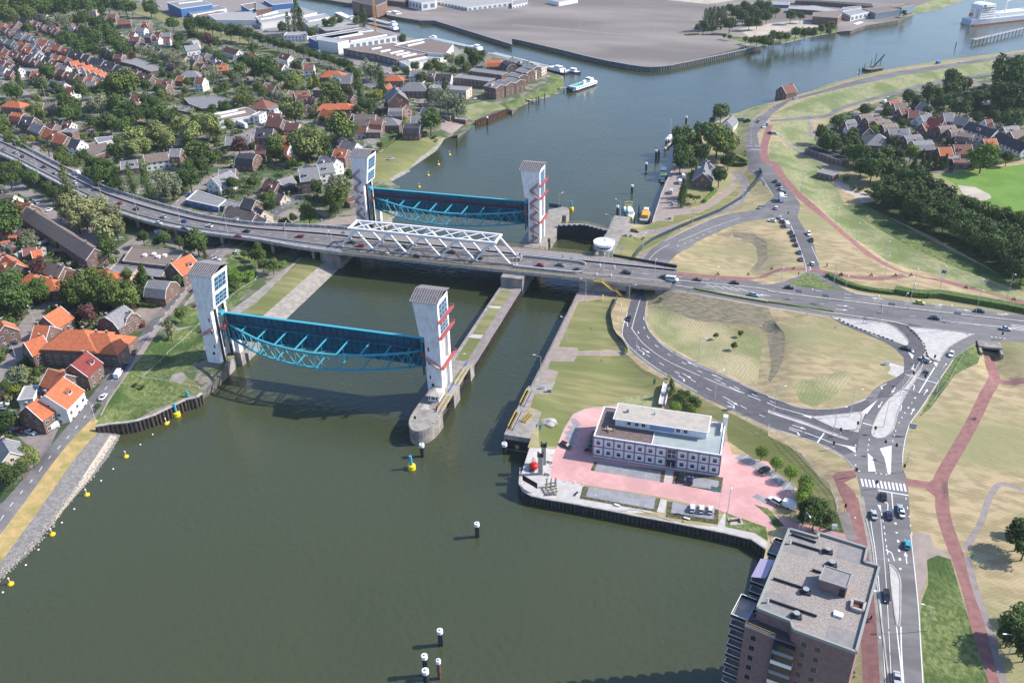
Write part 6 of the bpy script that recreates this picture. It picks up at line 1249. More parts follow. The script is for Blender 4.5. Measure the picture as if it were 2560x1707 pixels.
for p in 'B1 60,590;B1 40,630;B1 130,640;B1 160,560;B1 200,620;B1 60,690;B1 120,740;B1 180,800;B1 250,800;B1 330,790;B1 400,690;B1 400,760;B1 560,760;B1 340,640;B1 560,960;B1 800,900;B1 760,880;B1 660,880;A1 0,660;A1 130,540;A1 350,330;A1 450,570;A1 480,620;A1 600,610;A1 700,650;A1 870,770;A1 1250,450;A1 1350,370;A1 1550,420;A1 1850,560;A1 1230,720;A1 650,900;A1 760,980;A1 820,1210;A1 870,1230;A1 1000,1270;A1 500,1160;A1 1600,470;A1 1900,560;A1 2050,600;A2 140,600;A2 330,660;A2 560,880;A2 420,1200;A2 220,1210;A2 60,1110;A2 480,560;A2 870,1290;A2 1700,1080;A2 120,1460;A2 290,1470;A4 820,1080;A4 940,1150;A4 1080,1170;A4 1180,1095;A4 1330,1140;A4 1440,1210;A4 1560,1240;A4 1610,1310;A4 1480,1330;A4 1240,1350;A4 1650,1250;A4 1380,1120;A4 1800,1140;A4 1900,1200;A4 600,1205;B2 60,250;C1 220,330;A4 2050,1210;A4 1200,1310'.split(';'): shed(p, 0)
# ================================================================ trees
TONE = {'d': ('dark green', (0.052, 0.091, 0.022), (0.085, 0.129, 0.032)), 'm': ('mid green', (0.083, 0.124, 0.027), (0.132, 0.167, 0.039)), 'l': ('light green', (0.140, 0.183, 0.049), (0.215, 0.233, 0.079)),
  's': ('silver green', (0.165, 0.197, 0.104), (0.281, 0.292, 0.170)), 'w': ('whitish green', (0.159, 0.178, 0.068), (0.244, 0.243, 0.113)), 'p': ('purple leaved', (0.074, 0.037, 0.034), (0.123, 0.058, 0.049)), 'y': ('yellow green', (0.231, 0.248, 0.031), (0.329, 0.321, 0.049)), 'f': ('fresh green', (0.116, 0.197, 0.022), (0.165, 0.262, 0.037))}
TM = {k: mat('foliage_'+v[0].replace(' ', '_'), v[1], .75, v[2], .8, 4., vary=.32, spec=.25) for k, v in TONE.items()}
BARK = mat('bark', (.09, .07, .05), .95)
def leafs(vs, fs, c, rad, n, size, rng, flat=1.):
 """leaf clumps spread over the skin of one blob"""
 for _ in range(n):
  t = rng.uniform(0, 6.2832); z = rng.uniform(-.55, 1); r = math.sqrt(max(0, 1-z*z)); k = rng.uniform(.72, 1.06)
  nx, ny, nz = r*math.cos(t), r*math.sin(t), z; p = Vector((c[0]+nx*rad*k, c[1]+ny*rad*k, c[2]+nz*rad*k*flat))
  nn = Vector((nx+rng.gauss(0, .55), ny+rng.gauss(0, .55), nz+.25+rng.gauss(0, .55))).normalized(); u = nn.cross(Vector((rng.gauss(0, 1), rng.gauss(0, 1), rng.gauss(0, 1)))).normalized(); v = nn.cross(u); s = size*rng.uniform(.6, 1.35)
  i = len(vs); bend = nn*s*.25; vs += [p-u*s, p-v*s*.8+bend, p+u*s, p+v*s*.8+bend]; fs.append((i, i+1, i+2, i+3))
def crown(kind, seed):
 rng = random.Random(seed); vs = []; fs = []
 if kind == 'round':
  for i in range(15):
   t = rng.uniform(0, 6.28); q = rng.uniform(.25, .66); z = rng.uniform(-.42, .62); r = math.sqrt(max(.05, 1-z*z))*q
   leafs(vs, fs, (r*math.cos(t), r*math.sin(t), z*.82), rng.uniform(.28, .46), 100, .072, rng)
  leafs(vs, fs, (0, 0, 0), .62, 300, .09, rng)
 elif kind == 'willow':
  for i in range(22):
   t = rng.uniform(0, 6.28); q = rng.uniform(.3, .85); z = rng.uniform(-.5, .7); r = math.sqrt(max(.05, 1-z*z))*q
   leafs(vs, fs, (r*math.cos(t), r*math.sin(t), z*.85), rng.uniform(.18, .34), 75, .055, rng, 1.3)
  leafs(vs, fs, (0, 0, 0), .55, 200, .08, rng)
 elif kind == 'poplar':
  for i in range(22):
   z = -1+2.*i/21; w_ = .24*math.sqrt(max(.06, 1-abs(z)**2.2))+.04; t = rng.uniform(0, 6.28)
   leafs(vs, fs, (math.cos(t)*w_*.45, math.sin(t)*w_*.45, z), w_*rng.uniform(.7, 1.), 75, .035, rng, 1.6)
 elif kind == 'conifer':
  for i in range(15):
   z = -1+1.9*i/14; w_ = .52*(1-(z+1)/2)**.8+.05
   for j in range(3): t = rng.uniform(0, 6.28); leafs(vs, fs, (math.cos(t)*w_*.5, math.sin(t)*w_*.5, z), w_*.55, 34, .05, rng, .8)
 elif kind == 'globe':
  leafs(vs, fs, (0, 0, 0), .9, 900, .075, rng); leafs(vs, fs, (0, 0, 0), .6, 200, .1, rng)
 elif kind == 'bush':
  for i in range(9): t = rng.uniform(0, 6.28); q = rng.uniform(.1, .6); leafs(vs, fs, (q*math.cos(t), q*math.sin(t), rng.uniform(-.25, .25)), rng.uniform(.3, .45), 95, .07, rng, .8)
 elif kind == 'thin':
  for i in range(13): t = rng.uniform(0, 6.28); q = rng.uniform(.2, .8); z = rng.uniform(-.8, .9); leafs(vs, fs, (q*math.cos(t)*.7, q*math.sin(t)*.7, z), rng.uniform(.14, .26), 45, .055, rng)
 elif kind == 'umbrella':
  for i in range(14): t = rng.uniform(0, 6.28); q = rng.uniform(.1, .75); leafs(vs, fs, (q*math.cos(t), q*math.sin(t), rng.uniform(-.1, .1)), rng.uniform(.2, .3), 80, .06, rng, .5)
 me = bpy.data.meshes.new('crown'); me.from_pydata([tuple(v) for v in vs], [], fs); me.materials.append(TM['d']); me.update(); return me
CR = {k: [crown(k, i*7+hash_) for i in range(n)] for k, n, hash_ in (('round', 6, 3), ('willow', 3, 5), ('poplar', 3, 7), ('conifer', 3, 9), ('globe', 1, 11), ('bush', 3, 13), ('thin', 2, 15), ('umbrella', 1, 17))}
def trunk(kind, h):      # unit trunk from 0 to 1 (scaled), with limbs
 mb = MB(); rng = random.Random(int(h*100)); mb.tube((0, 0, -.05), (0, 0, .6), .035, .024, 7, BARK)
 for i in range(5):
  t = i*1.3+rng.random(); a = .4+.09*i; mb.tube((0, 0, a), (math.cos(t)*.3, math.sin(t)*.3, a+.38), .017, .006, 5, BARK)
 mb.tube((0, 0, .6), (0, 0, .95), .024, .006, 6, BARK); return mb.mesh('trunk')
TR = {k: trunk(k, i+1.) for i, k in enumerate(('a', 'b', 'c'))}
KIND = {'r': ('round', 1., 'round', 'broadleaf_tree'), 'W': ('willow', 1., 'feathery', 'willow_tree'), 'P': ('poplar', 3.6, 'tall slim', 'poplar_tree'), 'C': ('conifer', 2.0, 'pointed', 'conifer_tree'), 'G': ('globe', 1., 'clipped globe', 'clipped_tree'), 'B': ('bush', .75, 'bushy', 'shrub'), 'T': ('thin', 1.5, 'thin loose', 'young_tree'), 'U': ('umbrella', .5, 'flat crowned', 'garden_tree')}
TREES = []
trg = random.Random(11)
def tree(u, v, rpx, tone, kd, sc, label=None):
 cm, asp, dn, nm = KIND[kd]; zb = 3.; hb = 6.
 for _ in range(3):
  dist = np.linalg.norm(G(u, v, zb+hb)-CAM); r = rpx/sc*dist/FPX*((1.3 if sc == 3.672 and u > 2180 and v < 700 else 1.18) if kd in 'rW' else 1.05); half = {'P': r*asp, 'C': r*asp, 'T': r*asp, 'B': r*.6, 'U': r*.5}.get(kd, r*.9)
  st = {'r': min(2.4, r*.45), 'W': min(2, r*.3), 'P': .8, 'C': .4, 'G': 1.6, 'B': 0., 'T': 1.2, 'U': 1.8}[kd]; hb = half+st
  p = G(u, v, zb+hb); zb = H(p[0], p[1])
 t = empty(nm, (p[0], p[1], zb), trg.uniform(0, 6.28)); mesh = trg.choice(CR[cm])
 c = link('crown', mesh, t, (0, 0, hb)); k = {'P': half, 'C': half, 'T': half}.get(kd, r)
 c.scale = (k*trg.uniform(.93, 1.07),)*2+(k*trg.uniform(.92, 1.08),)
 c.material_slots[0].link = 'OBJECT'; c.material_slots[0].material = TM[tone]
 if kd != 'B': q = link('trunk', TR[trg.choice('abc')], t); H_ = hb+half*.5; q.scale = (H_*.9, H_*.9, H_)
 TREES.append((rpx/sc, kd, t, tone))
 if label: tag(t, label, nm.split('_')[-1])
 else:
  sz = ''
  if kd in 'rW': sz = 'huge ' if r > 8.5 else ('big ' if r > 6 else ('small ' if r < 3.2 else ''))
  describe(t, f'{sz}{TONE[tone][0]} {dn} {"bush" if kd == "B" else "tree"}', 'shrub' if kd == 'B' else 'tree', 'trees and bushes', p)
 return t
def trees(tile, tone, s, kd='r'):
 for it in s.split():
  x, y, r = map(float, it.split(',')); fr = TL[tile]; tree(fr[0]+x/fr[2], fr[1]+y/fr[2], r, tone, kd, fr[2])
trees('A1', 'm', '40,60,75 180,40,80 90,150,65 250,120,60 200,110,50 20,160,50'); trees('A1', 'd', '330,50,75 420,40,65 500,35,60 590,60,70 690,40,70 790,45,65 890,35,60 990,40,55 1080,50,55 1150,60,60 1205,75,48 400,100,50 560,100,45 480,95,40')
trees('A1', 'd', '250,262,50 935,104,33 700,180,45 780,185,45 760,140,40 900,205,55 860,215,45 1580,222,58'+' 1375,68,60 1415,105,38 660,370,62 720,425,58 800,375,70 880,330,75 965,290,65 1010,330,55 1040,380,65 1100,425,75 1155,455,52 850,450,48 820,300,45 1640,350,45 1620,430,38 560,380,40 590,330,40 750,280,40 930,480,36 1040,510,30')
trees('A1', 'd', '1025,240,34 960,235,30 1480,640,28 170,715,36', 'C'); trees('A1', 's', '430,190,42 480,222,40 600,200,50 540,170,40 660,200,36 1290,465,38 1360,478,40 1430,498,40 1500,512,42 1560,532,48 1625,570,55 1690,602,50', 'W')
trees('A1', 'd', '1740,235,58 1800,205,55 1870,222,58 1940,245,56 2020,262,50 2110,285,56 2190,300,56 2270,312,58 1770,320,50 1990,395,45 2060,560,38 1720,752,36 1700,830,32 1900,470,45 2000,520,40 1840,340,40 2320,440,45 2250,560,60 2310,590,55 1500,690,30 1570,700,38 1420,560,30')
trees('A1', 'p', '1910,370,62 1210,510,32 2190,1335,75'); trees('A1', 's', '1950,655,48 1880,690,40 2010,705,38 2200,780,55 2170,720,48', 'W'); trees('A1', 'm', '2200,640,62 2120,690,45 2240,860,68 2270,935,62 2060,800,52 2200,920,50 2330,680,45 1990,830,40')
trees('A1', 'm', '1100,790,145'); trees('A1', 'd', '950,815,55 1000,880,88 1080,960,92 1180,1000,70 620,940,78 600,1040,70 690,1010,60 370,780,62 430,655,68 560,830,48 740,830,65 690,760,38 140,850,62 80,815,50 500,790,40 880,830,45 1340,780,55 1460,820,48 1540,760,36')
trees('A1', 's', '900,960,80 960,1000,60', 'W'); trees('A1', 'l', '330,1000,50 280,1010,38 330,905,42 390,1040,36 1520,900,50 1480,860,40 770,1250,32 870,1240,32'); trees('A1', 'd', '1400,960,78 1330,1020,70 1460,1040,82 1540,1090,62 1240,1060,68 1000,1120,78 1130,1150,68 1190,1110,50 850,1120,48 930,1180,45 1590,1040,50 2060,980,55 1950,1010,45 1100,1050,60 1330,920,50')
trees('A1', 'l', '1240,1265,98 1320,1330,72 1450,1225,98 1540,1275,70 1660,1150,82 1740,1205,98 1820,1125,80 1930,1150,98 1200,1360,72 2110,1140,52 1980,1210,60'); trees('A1', 'd', '1060,1390,72 1790,1390,100 1880,1450,105 1840,1510,80 1740,1540,70 2000,1430,42 760,1420,48 840,1490,60 910,1510,60 1000,1525,58 2330,1350,40')
trees('A1', 'm', '20,1150,58 30,1210,55 100,1290,55 190,1330,55 60,1250,45 570,1400,55 610,1480,62 530,1440,45 50,1545,52 150,1530,55 250,1370,45 1070,1290,38 1390,1060,45'); trees('A1', 's', '210,1260,30 1310,1510,45', 'W'); trees('A1', 'l', '425,1325,55 1170,1530,30', 'T'); trees('A1', 'y', '290,1275,32 1800,640,28 490,1180,26')
# village, second tile
for i in range(19): trees('A2', 'd', f'{8+i*47},{338+i*14.5+8*math.sin(i*1.7):.0f},{40+4*math.sin(i*2.3):.0f}')
trees('A2', 'd', '60,620,98 150,640,68 10,590,60 250,690,38 370,600,45 220,720,48 870,640,45 930,690,45 510,300,45 240,250,45 990,960,62 1040,970,52 940,1010,48 1600,1120,95 1610,1060,70 840,1210,75 620,1330,85 350,1290,80 2010,535,80 2050,520,55 1940,470,36 1340,360,42 1810,650,42 1520,720,52 300,940,40 620,1090,32 680,640,30 1200,960,28'); trees('A2', 'm', '350,745,78 310,790,55 690,845,108 760,900,72 640,920,60 930,780,52 850,830,40 760,1155,128 880,1180,60 180,1320,85 170,1390,70 20,800,48 60,850,45 540,1170,26 470,1160,26 700,200,48 640,212,38 770,190,30 920,190,42 1640,590,58 1580,620,52 1700,620,50 1870,570,48 1930,630,46 1280,640,38 1375,650,36 1460,610,42 400,1400,62 1140,1330,30')
trees('A2', 'd', '380,140,32 345,200,24 295,220,22 415,210,28 985,185,30 1140,740,34 1165,790,28 945,800,36', 'P'); trees('A2', 's', '1040,630,75 1090,660,60 250,900,62 200,880,50 300,920,45 520,1010,52 1770,535,48 1800,560,40', 'W'); trees('A2', 's', '1690,900,85 1760,960,90 1840,970,85 1640,890,55 1880,1010,55 960,1320,36', 'W'); trees('A2', 'l', '350,1020,105 250,1000,52 470,1320,140 560,1280,95 410,1250,85 510,1230,80'); trees('A2', 'y', '1120,870,42 1040,880,34 1370,1090,20'); trees('A2', 'y', '500,740,26 570,760,22', 'C'); trees('A2', 'd', '1740,840,60 1580,870,36 540,730,36 1040,990,36', 'C')
trees('A2', 'f', '1560,1230,40 1640,1255,30 310,1500,70 400,1520,50 1660,1290,26 880,1290,34', 'B')
# sluice house
trees('A3', 'd', '1570,1240,95 1545,1310,78 1620,1290,60 1740,1200,78 1690,1260,50 1920,1030,72 1840,1105,30 1570,1415,88 1545,1490,70 1740,1390,88 1650,1500,58 1700,1330,60 1990,1470,62'); trees('A3', 'm', '1890,1270,135 1990,1300,95 1950,1360,80'); trees('A3', 'd', '1775,190,22 1812,180,22 1850,175,24 1885,170,22 1925,165,24 1955,160,20', 'P')
trees('A3', 'd', '1760,235,46 1710,255,36 2000,220,58 1840,265,30 2060,110,52 2120,155,52 2200,105,58 2280,140,56 2140,60,46 2000,80,40 2260,60,50 2330,70,56 2340,150,48 2180,205,46 2250,205,40'); trees('A3', 'm', '2145,362,26 2195,372,28 2250,370,38 2325,375,46 1950,330,20 2000,340,20')
trees('A4', 'd', '20,110,38 75,100,36 210,145,48 300,150,36 10,370,46'); trees('A4', 'm', '60,325,42 115,335,42 170,335,38 255,300,48 340,298,44 420,300,44 490,268,40 570,245,44 1250,120,22 30,400,30 560,290,30')
trees('A4', 'd', '1710,740,84 1690,830,70 1730,800,70', 'r'); trees('A4', 'd', '2210,670,125 2290,640,95 2330,760,85 2160,740,70 2150,850,85 2250,900,95 2330,950,82 1950,890,62 1480,850,72 1550,870,52 1290,890,55 1380,930,42 1620,930,56 1680,900,48 1770,990,66 890,1010,56 640,1110,58 1930,1080,45 2240,1100,78 2300,1060,60 2080,1060,45 2130,920,70 2200,970,70 2320,860,70'); trees('A4', 'm', '1820,770,48 1840,930,42 1470,1010,34 1240,1130,36 1100,1020,34 1660,1090,36 1390,950,30 1720,960,42 1520,950,34')
trees('A4', 'd', '500,1220,66 560,1290,86 620,1330,62 520,1330,60 780,1240,68 740,1300,58 800,1310,50 800,1400,86 880,1420,78 960,1480,86 1060,1420,78 1180,1420,56 1130,1300,46 720,1400,50 860,1530,78 960,1555,86 1060,1530,86 1130,1560,72 1200,1500,50 2200,1440,46 1600,1500,30'); trees('A4', 'f', '1980,1430,98 1900,1440,62 2060,1400,58 1320,1390,56 965,1190,36'); trees('A4', 'y', '1000,1180,32'); trees('A4', 'd', '1345,1510,36 1425,1480,30 1480,1485,30 1550,1480,32 1630,1480,32 1425,1405,18 1080,1020,24 1285,880,28', 'C')
trees('B4', 'd', '1025,160,68 1100,130,78 1150,220,84 1235,180,84 1300,260,84 1250,70,84 1370,70,92 1450,130,84 1390,190,78 1540,180,84 1640,230,78 1345,340,82 1440,290,84 1490,400,84 1590,370,84 1690,330,68 1700,430,86 1620,470,76 1800,450,86 1900,480,78 1780,540,76 1880,560,78 2010,530,76 2050,590,78 2180,560,84 1990,650,72 2100,660,84 2150,720,76 2230,640,84 2310,620,78 2200,780,70 2300,720,84 2335,800,84 2250,830,66 2280,900,64 2340,930,70 1340,150,80 1010,230,50 1500,250,80 1560,300,70 1540,480,60 1700,520,56 1900,640,56 2050,730,56')
trees('B4', 'm', '1850,310,66 1960,360,74 2130,400,74 2250,440,76 2330,480,68 1780,290,50 2050,400,60 2190,430,60 2400,520,70 2450,600,80 2440,700,90 2440,800,80 2420,900,80'); trees('B4', 'd', '720,80,46 780,155,34 850,170,34 900,195,30 930,205,26', 'B'); trees('B4', 'd', '240,890,12', 'B')
pass
# close left bank
trees('B1', 'd', '80,60,88 300,60,58 230,30,50 60,420,125 20,490,95 10,380,80 430,150,52 490,190,52 560,200,40 980,720,82 960,640,60 930,760,50 1310,610,58 1500,620,64 1440,650,45 1640,650,45 1800,640,98 1740,700,60 1850,700,55 960,60,98 860,40,80 1020,110,78 2140,110,58 2320,100,56 2120,200,36 1740,80,85 1690,60,70 100,1000,95 40,1060,88 150,1180,128 240,1130,80 340,1080,95 400,1130,60 20,1300,62 70,1410,62 1620,1000,55 2330,770,45 70,1150,80'); trees('B1', 'm', '2240,765,30')
trees('B1', 'd', '1090,120,36 1210,130,38 1350,140,40 905,90,36', 'P'); trees('B1', 'm', '610,130,42', 'P'); trees('B1', 'd', '520,690,26 1880,760,22 1545,890,20', 'C'); trees('B1', 's', '1520,90,105 1580,150,85 1500,180,80 240,600,62 290,650,55 520,1430,62 2300,280,30', 'W'); trees('B1', 'w', '640,310,110 760,370,118 700,440,90 900,340,100 850,440,80 1020,440,112 950,520,118 1060,530,90 620,390,70')
trees('B1', 'm', '640,1075,100 700,1160,80 800,1020,108 780,1110,98 930,1050,112 900,1150,90 1000,1120,112 1130,1090,95 1180,1165,95 1080,1180,80 840,950,56 1160,950,52 610,1150,60'); trees('B1', 'p', '340,880,78 800,1310,84 740,1340,50'); trees('B1', 'd', '1310,970,60 1310,930,40', 'C'); trees('B1', 'm', '1660,1310,58'); trees('B1', 'w', '1520,1420,68 1560,1470,50', 'T')
trees('B1', 'f', '2120,950,85 2200,980,80 2280,960,70 2060,1000,55', 'B'); trees('B1', 'd', '2140,1060,75 2180,1020,60'+' 1330,1180,45', 'B'); trees('B1', 'l', '1280,260,55 1360,280,50 1430,300,45 1200,260,40', 'B')
trees('B2', 'd', '480,390,92 340,430,38 550,145,68 250,480,48 860,40,52 720,340,55 110,250,62 130,310,55 290,490,40'); trees('B2', 's', '760,130,100 700,190,80', 'r'); trees('B2', 'm', '740,240,105 680,270,70 30,780,72 150,860,62 60,860,52 20,700,45'); trees('B2', 'f', '260,850,36 230,870,30', 'B'); trees('B2', 'd', '360,170,36 300,200,34 260,180,30 410,210,30', 'B')
trees('C1', 's', '170,290,75 120,320,60', 'r'); trees('C1', 'y', '150,440,62 50,510,26 320,350,30 690,600,20 470,745,18', 'B'); trees('C1', 'd', '40,400,48 40,720,88 10,760,60 90,1240,80 30,1180,70 180,1180,60'); trees('C1', 'l', '250,1020,72 290,1070,60 230,1100,62'); trees('C1', 'p', '400,700,36', 'B'); trees('C1', 'd', '290,160,60 380,150,45 240,190,45 1240,400,30 1300,420,30 905,590,34 880,640,24', 'B')
trees('C3', 'd', '1462,410,44', 'C'); trees('C3', 'd', '1545,495,80 1600,540,80 1650,545,70 1700,575,62 1590,480,55', 'B'); trees('C3', 'f', '1502,602,56 1650,640,52', 'G'); trees('C3', 'f', '2295,1012,56', 'G'); trees('B3', 'm', '1872,1510,26 2098,1490,26'); trees('C3', 'm', '2040,35,30')
trees('C4', 'f', '84,1108,60 214,1195,62 350,1290,66 345,1345,66 338,1395,66 320,1440,66', 'G'); trees('C4', 'd', '430,1520,95 500,1500,62 350,1540,80', 'r'); trees('D4', 'd', '430,40,100 540,30,80 330,40,60 490,90,60'); trees('D4', 'd', '2320,190,115 2370,300,100 2300,120,60'); trees('D4', 'd', '2270,1010,125 2340,1120,130 2330,920,70 2220,1120,90 2380,1250,90'); trees('D4', 'd', '790,1460,14 790,1500,12', 'B')
trees('Z3', 'd', '870,700,66 850,780,60 890,760,50 840,880,50', 'C'); trees('Z3', 'm', '1050,840,95 960,820,60', 'U'); trees('Z3', 'd', '1400,520,118 1545,255,88 1470,320,70'); trees('Z3', 'f', '1650,290,48 1620,330,40', 'B'); trees('Z3', 'd', '1770,230,26 1780,180,22', 'B'); trees('Z2', 'f', '1505,690,32 1712,728,36', 'B')
trees('Z1', 'f', '2060,880,40 2100,900,30', 'B')
# hedges
def hedge(s, w_, h_, label, tone='d'):
 P = gpts(s); c = P[0]; t = empty('hedge', c, 0, label, 'hedge'); vs = []; fs = []; rng = random.Random(len(label)); core = MB()
 for a, b in zip(P, P[1:]):
  a_ = Vector(a)-Vector(c); b_ = Vector(b)-Vector(c); core.bar(a_+Vector((0, 0, h_*.45)), b_+Vector((0, 0, h_*.45)), w_*.8, h_*.85, TM[tone]); L = (b_-a_).length; k = max(2, int(L/(w_*.45)))
  for i in range(k+1): p = a_+(b_-a_)*i/k; leafs(vs, fs, (p.x+rng.uniform(-.1, .1), p.y+rng.uniform(-.1, .1), h_*.5), w_*.62, 45, .2, rng, h_/w_*.85)
 core.add(vs, fs, TM[tone]); core.build('foliage', None, t); return t
hedge('Z3 1010,480 990,600 1340,760', 1.6, 2., 'clipped green hedge bent around the lock keeper house garden', 'f'); hedge('Z3 1340,770 1180,920', 1.6, 2., 'short clipped hedge down to the umbrella tree on the lock quay', 'f')
hedge('Z3 1570,380 1810,370', 1.6, 2., 'dark hedge facing the road beside the lock keeper house', 'd'); hedge('Z3 1650,260 1800,330', 1.5, 1.8, 'light hedge behind the lock keeper garden corner', 'f'); hedge('A4 1690,1500 1800,1535 2000,1530 2350,1460', 3, 2.5, 'long hedge along the top of the sports field', 'm')
hedge('B1 850,880 960,840', 1.5, 1.8, 'clipped hedge below the hanging willow'); hedge('B1 1240,1240 1440,1250', 2, 2, 'hedge in front of the grey mansard house'); hedge('A1 1560,900 1860,850', 1.5, .8, 'low hedge along the village pond', 'l')
hedge('C1 170,230 420,170', 2.5, 2, 'dark hedge behind the dark red roofed house'); hedge('A4 1820,1020 2040,990', 2, 2.5, 'dark hedge by the white polytunnel on the right')
hedge('B4 545,962 600,990 680,1030 760,1060 850,1085 960,1108 1150,1130', 3., 1.6, 'narrow dark hedge between the junction ramp and the dry verge', 'd'); hedge('B4 1160,1112 1300,1140 1450,1155 1570,1150 1700,1172 1850,1200 2000,1225 2150,1250 2350,1290 2600,1340', 5., 2.6, 'tall thick hedge between the main road and the red cycle path', 'd')
hedge('B3 1380,1050 1700,1090 2000,1150 2350,1210 B4 0,1205 300,1250 600,1295', 1.2, .7, 'low green hedge along the south side of the main road', 'm')
hedge('A2 1110,1400 1250,1300 1340,1230', 1.6, 1.5, 'rough green hedge along the dike road behind the left lawn', 'm'); hedge('B1 160,225 260,290', 1.5, 1.5, 'short hedge between the street and the orange end gable')
# beyond the 300 broadleaf trees that show largest, the rest are one wood
def rest_of_wood():
 L = sorted([t for t in TREES if t[1] == 'r'], key=lambda t: -t[0])[298:]
 bpy.context.view_layer.update(); V = []; F = []; I = []; n0 = 0; gone = set(); keys = 'dmlswpyf'
 for _, _, t, tone in L:
  for ch in list(t.children):
   me = ch.data; n = len(me.vertices); co = np.empty(n*3); me.vertices.foreach_get('co', co); co = co.reshape(-1, 3); Mx = np.array(ch.matrix_world); V.append(co@Mx[:3, :3].T+Mx[:3, 3])
   bark = ch.name.startswith('trunk')
   for p in me.polygons: F.append([n0+i for i in p.vertices]); I.append(8 if bark else keys.index(tone))
   n0 += n; gone.add(ch)
  gone.add(t)
 _pend[:] = [q for q in _pend if q[0] not in gone]
 for o in gone: bpy.data.objects.remove(o)
 me = bpy.data.meshes.new('distant_trees'); me.from_pydata(np.concatenate(V).tolist(), [], F)
 for k in keys: me.materials.append(TM[k])
 me.materials.append(BARK); me.polygons.foreach_set('material_index', I); me.update()
 tag(link('distant_trees', me), 'smaller dark green trees filling the village gardens and far woods', 'trees', kind='stuff')
rest_of_wood()
# low garden growth that nobody could count
def shrubs():
 rng = random.Random(3); road = [np.array(r[2]) for r in REG[NL:] if r[1] not in ('garden', 'wood', 'lush', 'verge')]; bb = [(q[:, 0].min(), q[:, 0].max(), q[:, 1].min(), q[:, 1].max()) for q in road]
 hs = np.array([(o.location.x, o.location.y) for o in bpy.data.objects if o.parent is None and o.name.split('.')[0] in ('house', 'hall', 'school', 'warehouse', 'factory', 'shed', 'workshop', 'garage', 'annex', 'clubhouse')])
 areas = [('A1 0,160 500,120 1100,130 1700,330 2350,380 2350,1200 2200,1560 650,1560 300,1260 0,1180', 1150), ('A2 0,430 800,650 1300,700 1900,700 1600,900 1300,1250 900,1500 300,1566 0,1566', 520), ('B1 0,200 350,300 900,700 1500,1000 1400,1300 900,1566 0,1566', 420), ('A4 450,1240 700,1060 1300,930 2350,700 2350,1450 1900,1566 700,1566', 420), ('C1 0,0 250,0 500,300 400,600 150,800 0,1000', 60), ('B1 1400,200 1800,0 2350,0 2350,250 1700,300', 60), ('B2 0,0 500,100 700,300 200,400 0,400', 60)]
 vs = []; fs = []
 for s, n_ in areas:
  q = np.array([t[:2] for t in toks(s)]); k = 0; tries = 0
  while k < n_ and tries < n_*6:
   tries += 1; uv = np.array([[rng.uniform(q[:, 0].min(), q[:, 0].max()), rng.uniform(q[:, 1].min(), q[:, 1].max())]])
   if not _inside(uv, q)[0]: continue
   p = G(uv[0][0], uv[0][1], 3.2); p[2] = H(p[0], p[1])
   if any(b[0] < p[0] < b[1] and b[2] < p[1] < b[3] and _wind(p[None, :2], r)[0] for r, b in zip(road, bb)): continue
   if np.min(np.hypot(*(hs-p[:2]).T)) < 6.0: continue
   k += 1; r_ = rng.uniform(.8, 2.4); leafs(vs, fs, (p[0], p[1], p[2]+r_*.4), r_, 42, r_*.2+.12, rng, .8)
 me = bpy.data.meshes.new('garden_shrubbery'); me.from_pydata([tuple(v) for v in vs], [], fs)
 ms = [TM[k] for k in 'dmlfsp']; [me.materials.append(m) for m in ms]; idx = []
 for i in range(0, len(fs), 42): idx += [rng.choice((0, 0, 0, 1, 1, 1, 2, 3, 4, 5))]*min(42, len(fs)-i)
 me.polygons.foreach_set('material_index', idx); me.update(); tag(link('garden_shrubbery', me), 'low shrubs and bushes filling the gardens between the houses', 'shrubbery', kind='stuff')
shrubs()
# ================================================================ painted markings and kerbs
def drape(pts, step=2.5):
 out = []
 for a, b in zip(pts, pts[1:]):
  L = math.dist(a[:2], b[:2]); k = max(1, int(L/step))
  for i in range(k): out.append((a[0]+(b[0]-a[0])*i/k, a[1]+(b[1]-a[1])*i/k))
 out.append(tuple(pts[-1][:2])); return out
def curve(s):
 P = [p[:2] for p in gpts(s)]
 for _ in range(2):
  if len(P) < 3: break
  Q = [P[0]]
  for a, b in zip(P, P[1:]): Q += [a*.75+b*.25, a*.25+b*.75]
  P = Q+[P[-1]]
 return P
mk = MB(); kb = MB()
def stripe(mb, P, w_, m, dz=.03, closed=False):
 Z = [H(*p)+dz for p in P]; n = len(P); L = []
 for i in range(n):
  a, b = P[max(i-1, 0)], P[min(i+1, n-1)]; d = (b[0]-a[0], b[1]-a[1]); q = math.hypot(*d) or 1; nx, ny = -d[1]/q*w_/2, d[0]/q*w_/2
  L.append((P[i][0]+nx, P[i][1]+ny, Z[i])); L.append((P[i][0]-nx, P[i][1]-ny, Z[i]))
 mb.add(L, [(2*i, 2*i+1, 2*i+3, 2*i+2) for i in range(n-1)], m)
def line(s, w_=.22): stripe(mk, drape(curve(s)), w_, M['mark'])
def dash(s, on=3., off=5., w_=.25):
 P = drape(curve(s), .5); acc = 0; seg = [];
 for i, p in enumerate(P):
  if i: acc += math.dist(P[i-1], p)
  if acc % (on+off) < on: seg.append(p)
  else:
   if len(seg) > 1: stripe(mk, seg[::2]+[seg[-1]] if len(seg) > 3 else seg, w_, M['mark'])
   seg = []
def patch(s, m='mark'):
 P = gpts(s); mk.add([(p[0], p[1], p[2]+.035) for p in P], [tuple(range(len(P)))], M[m])
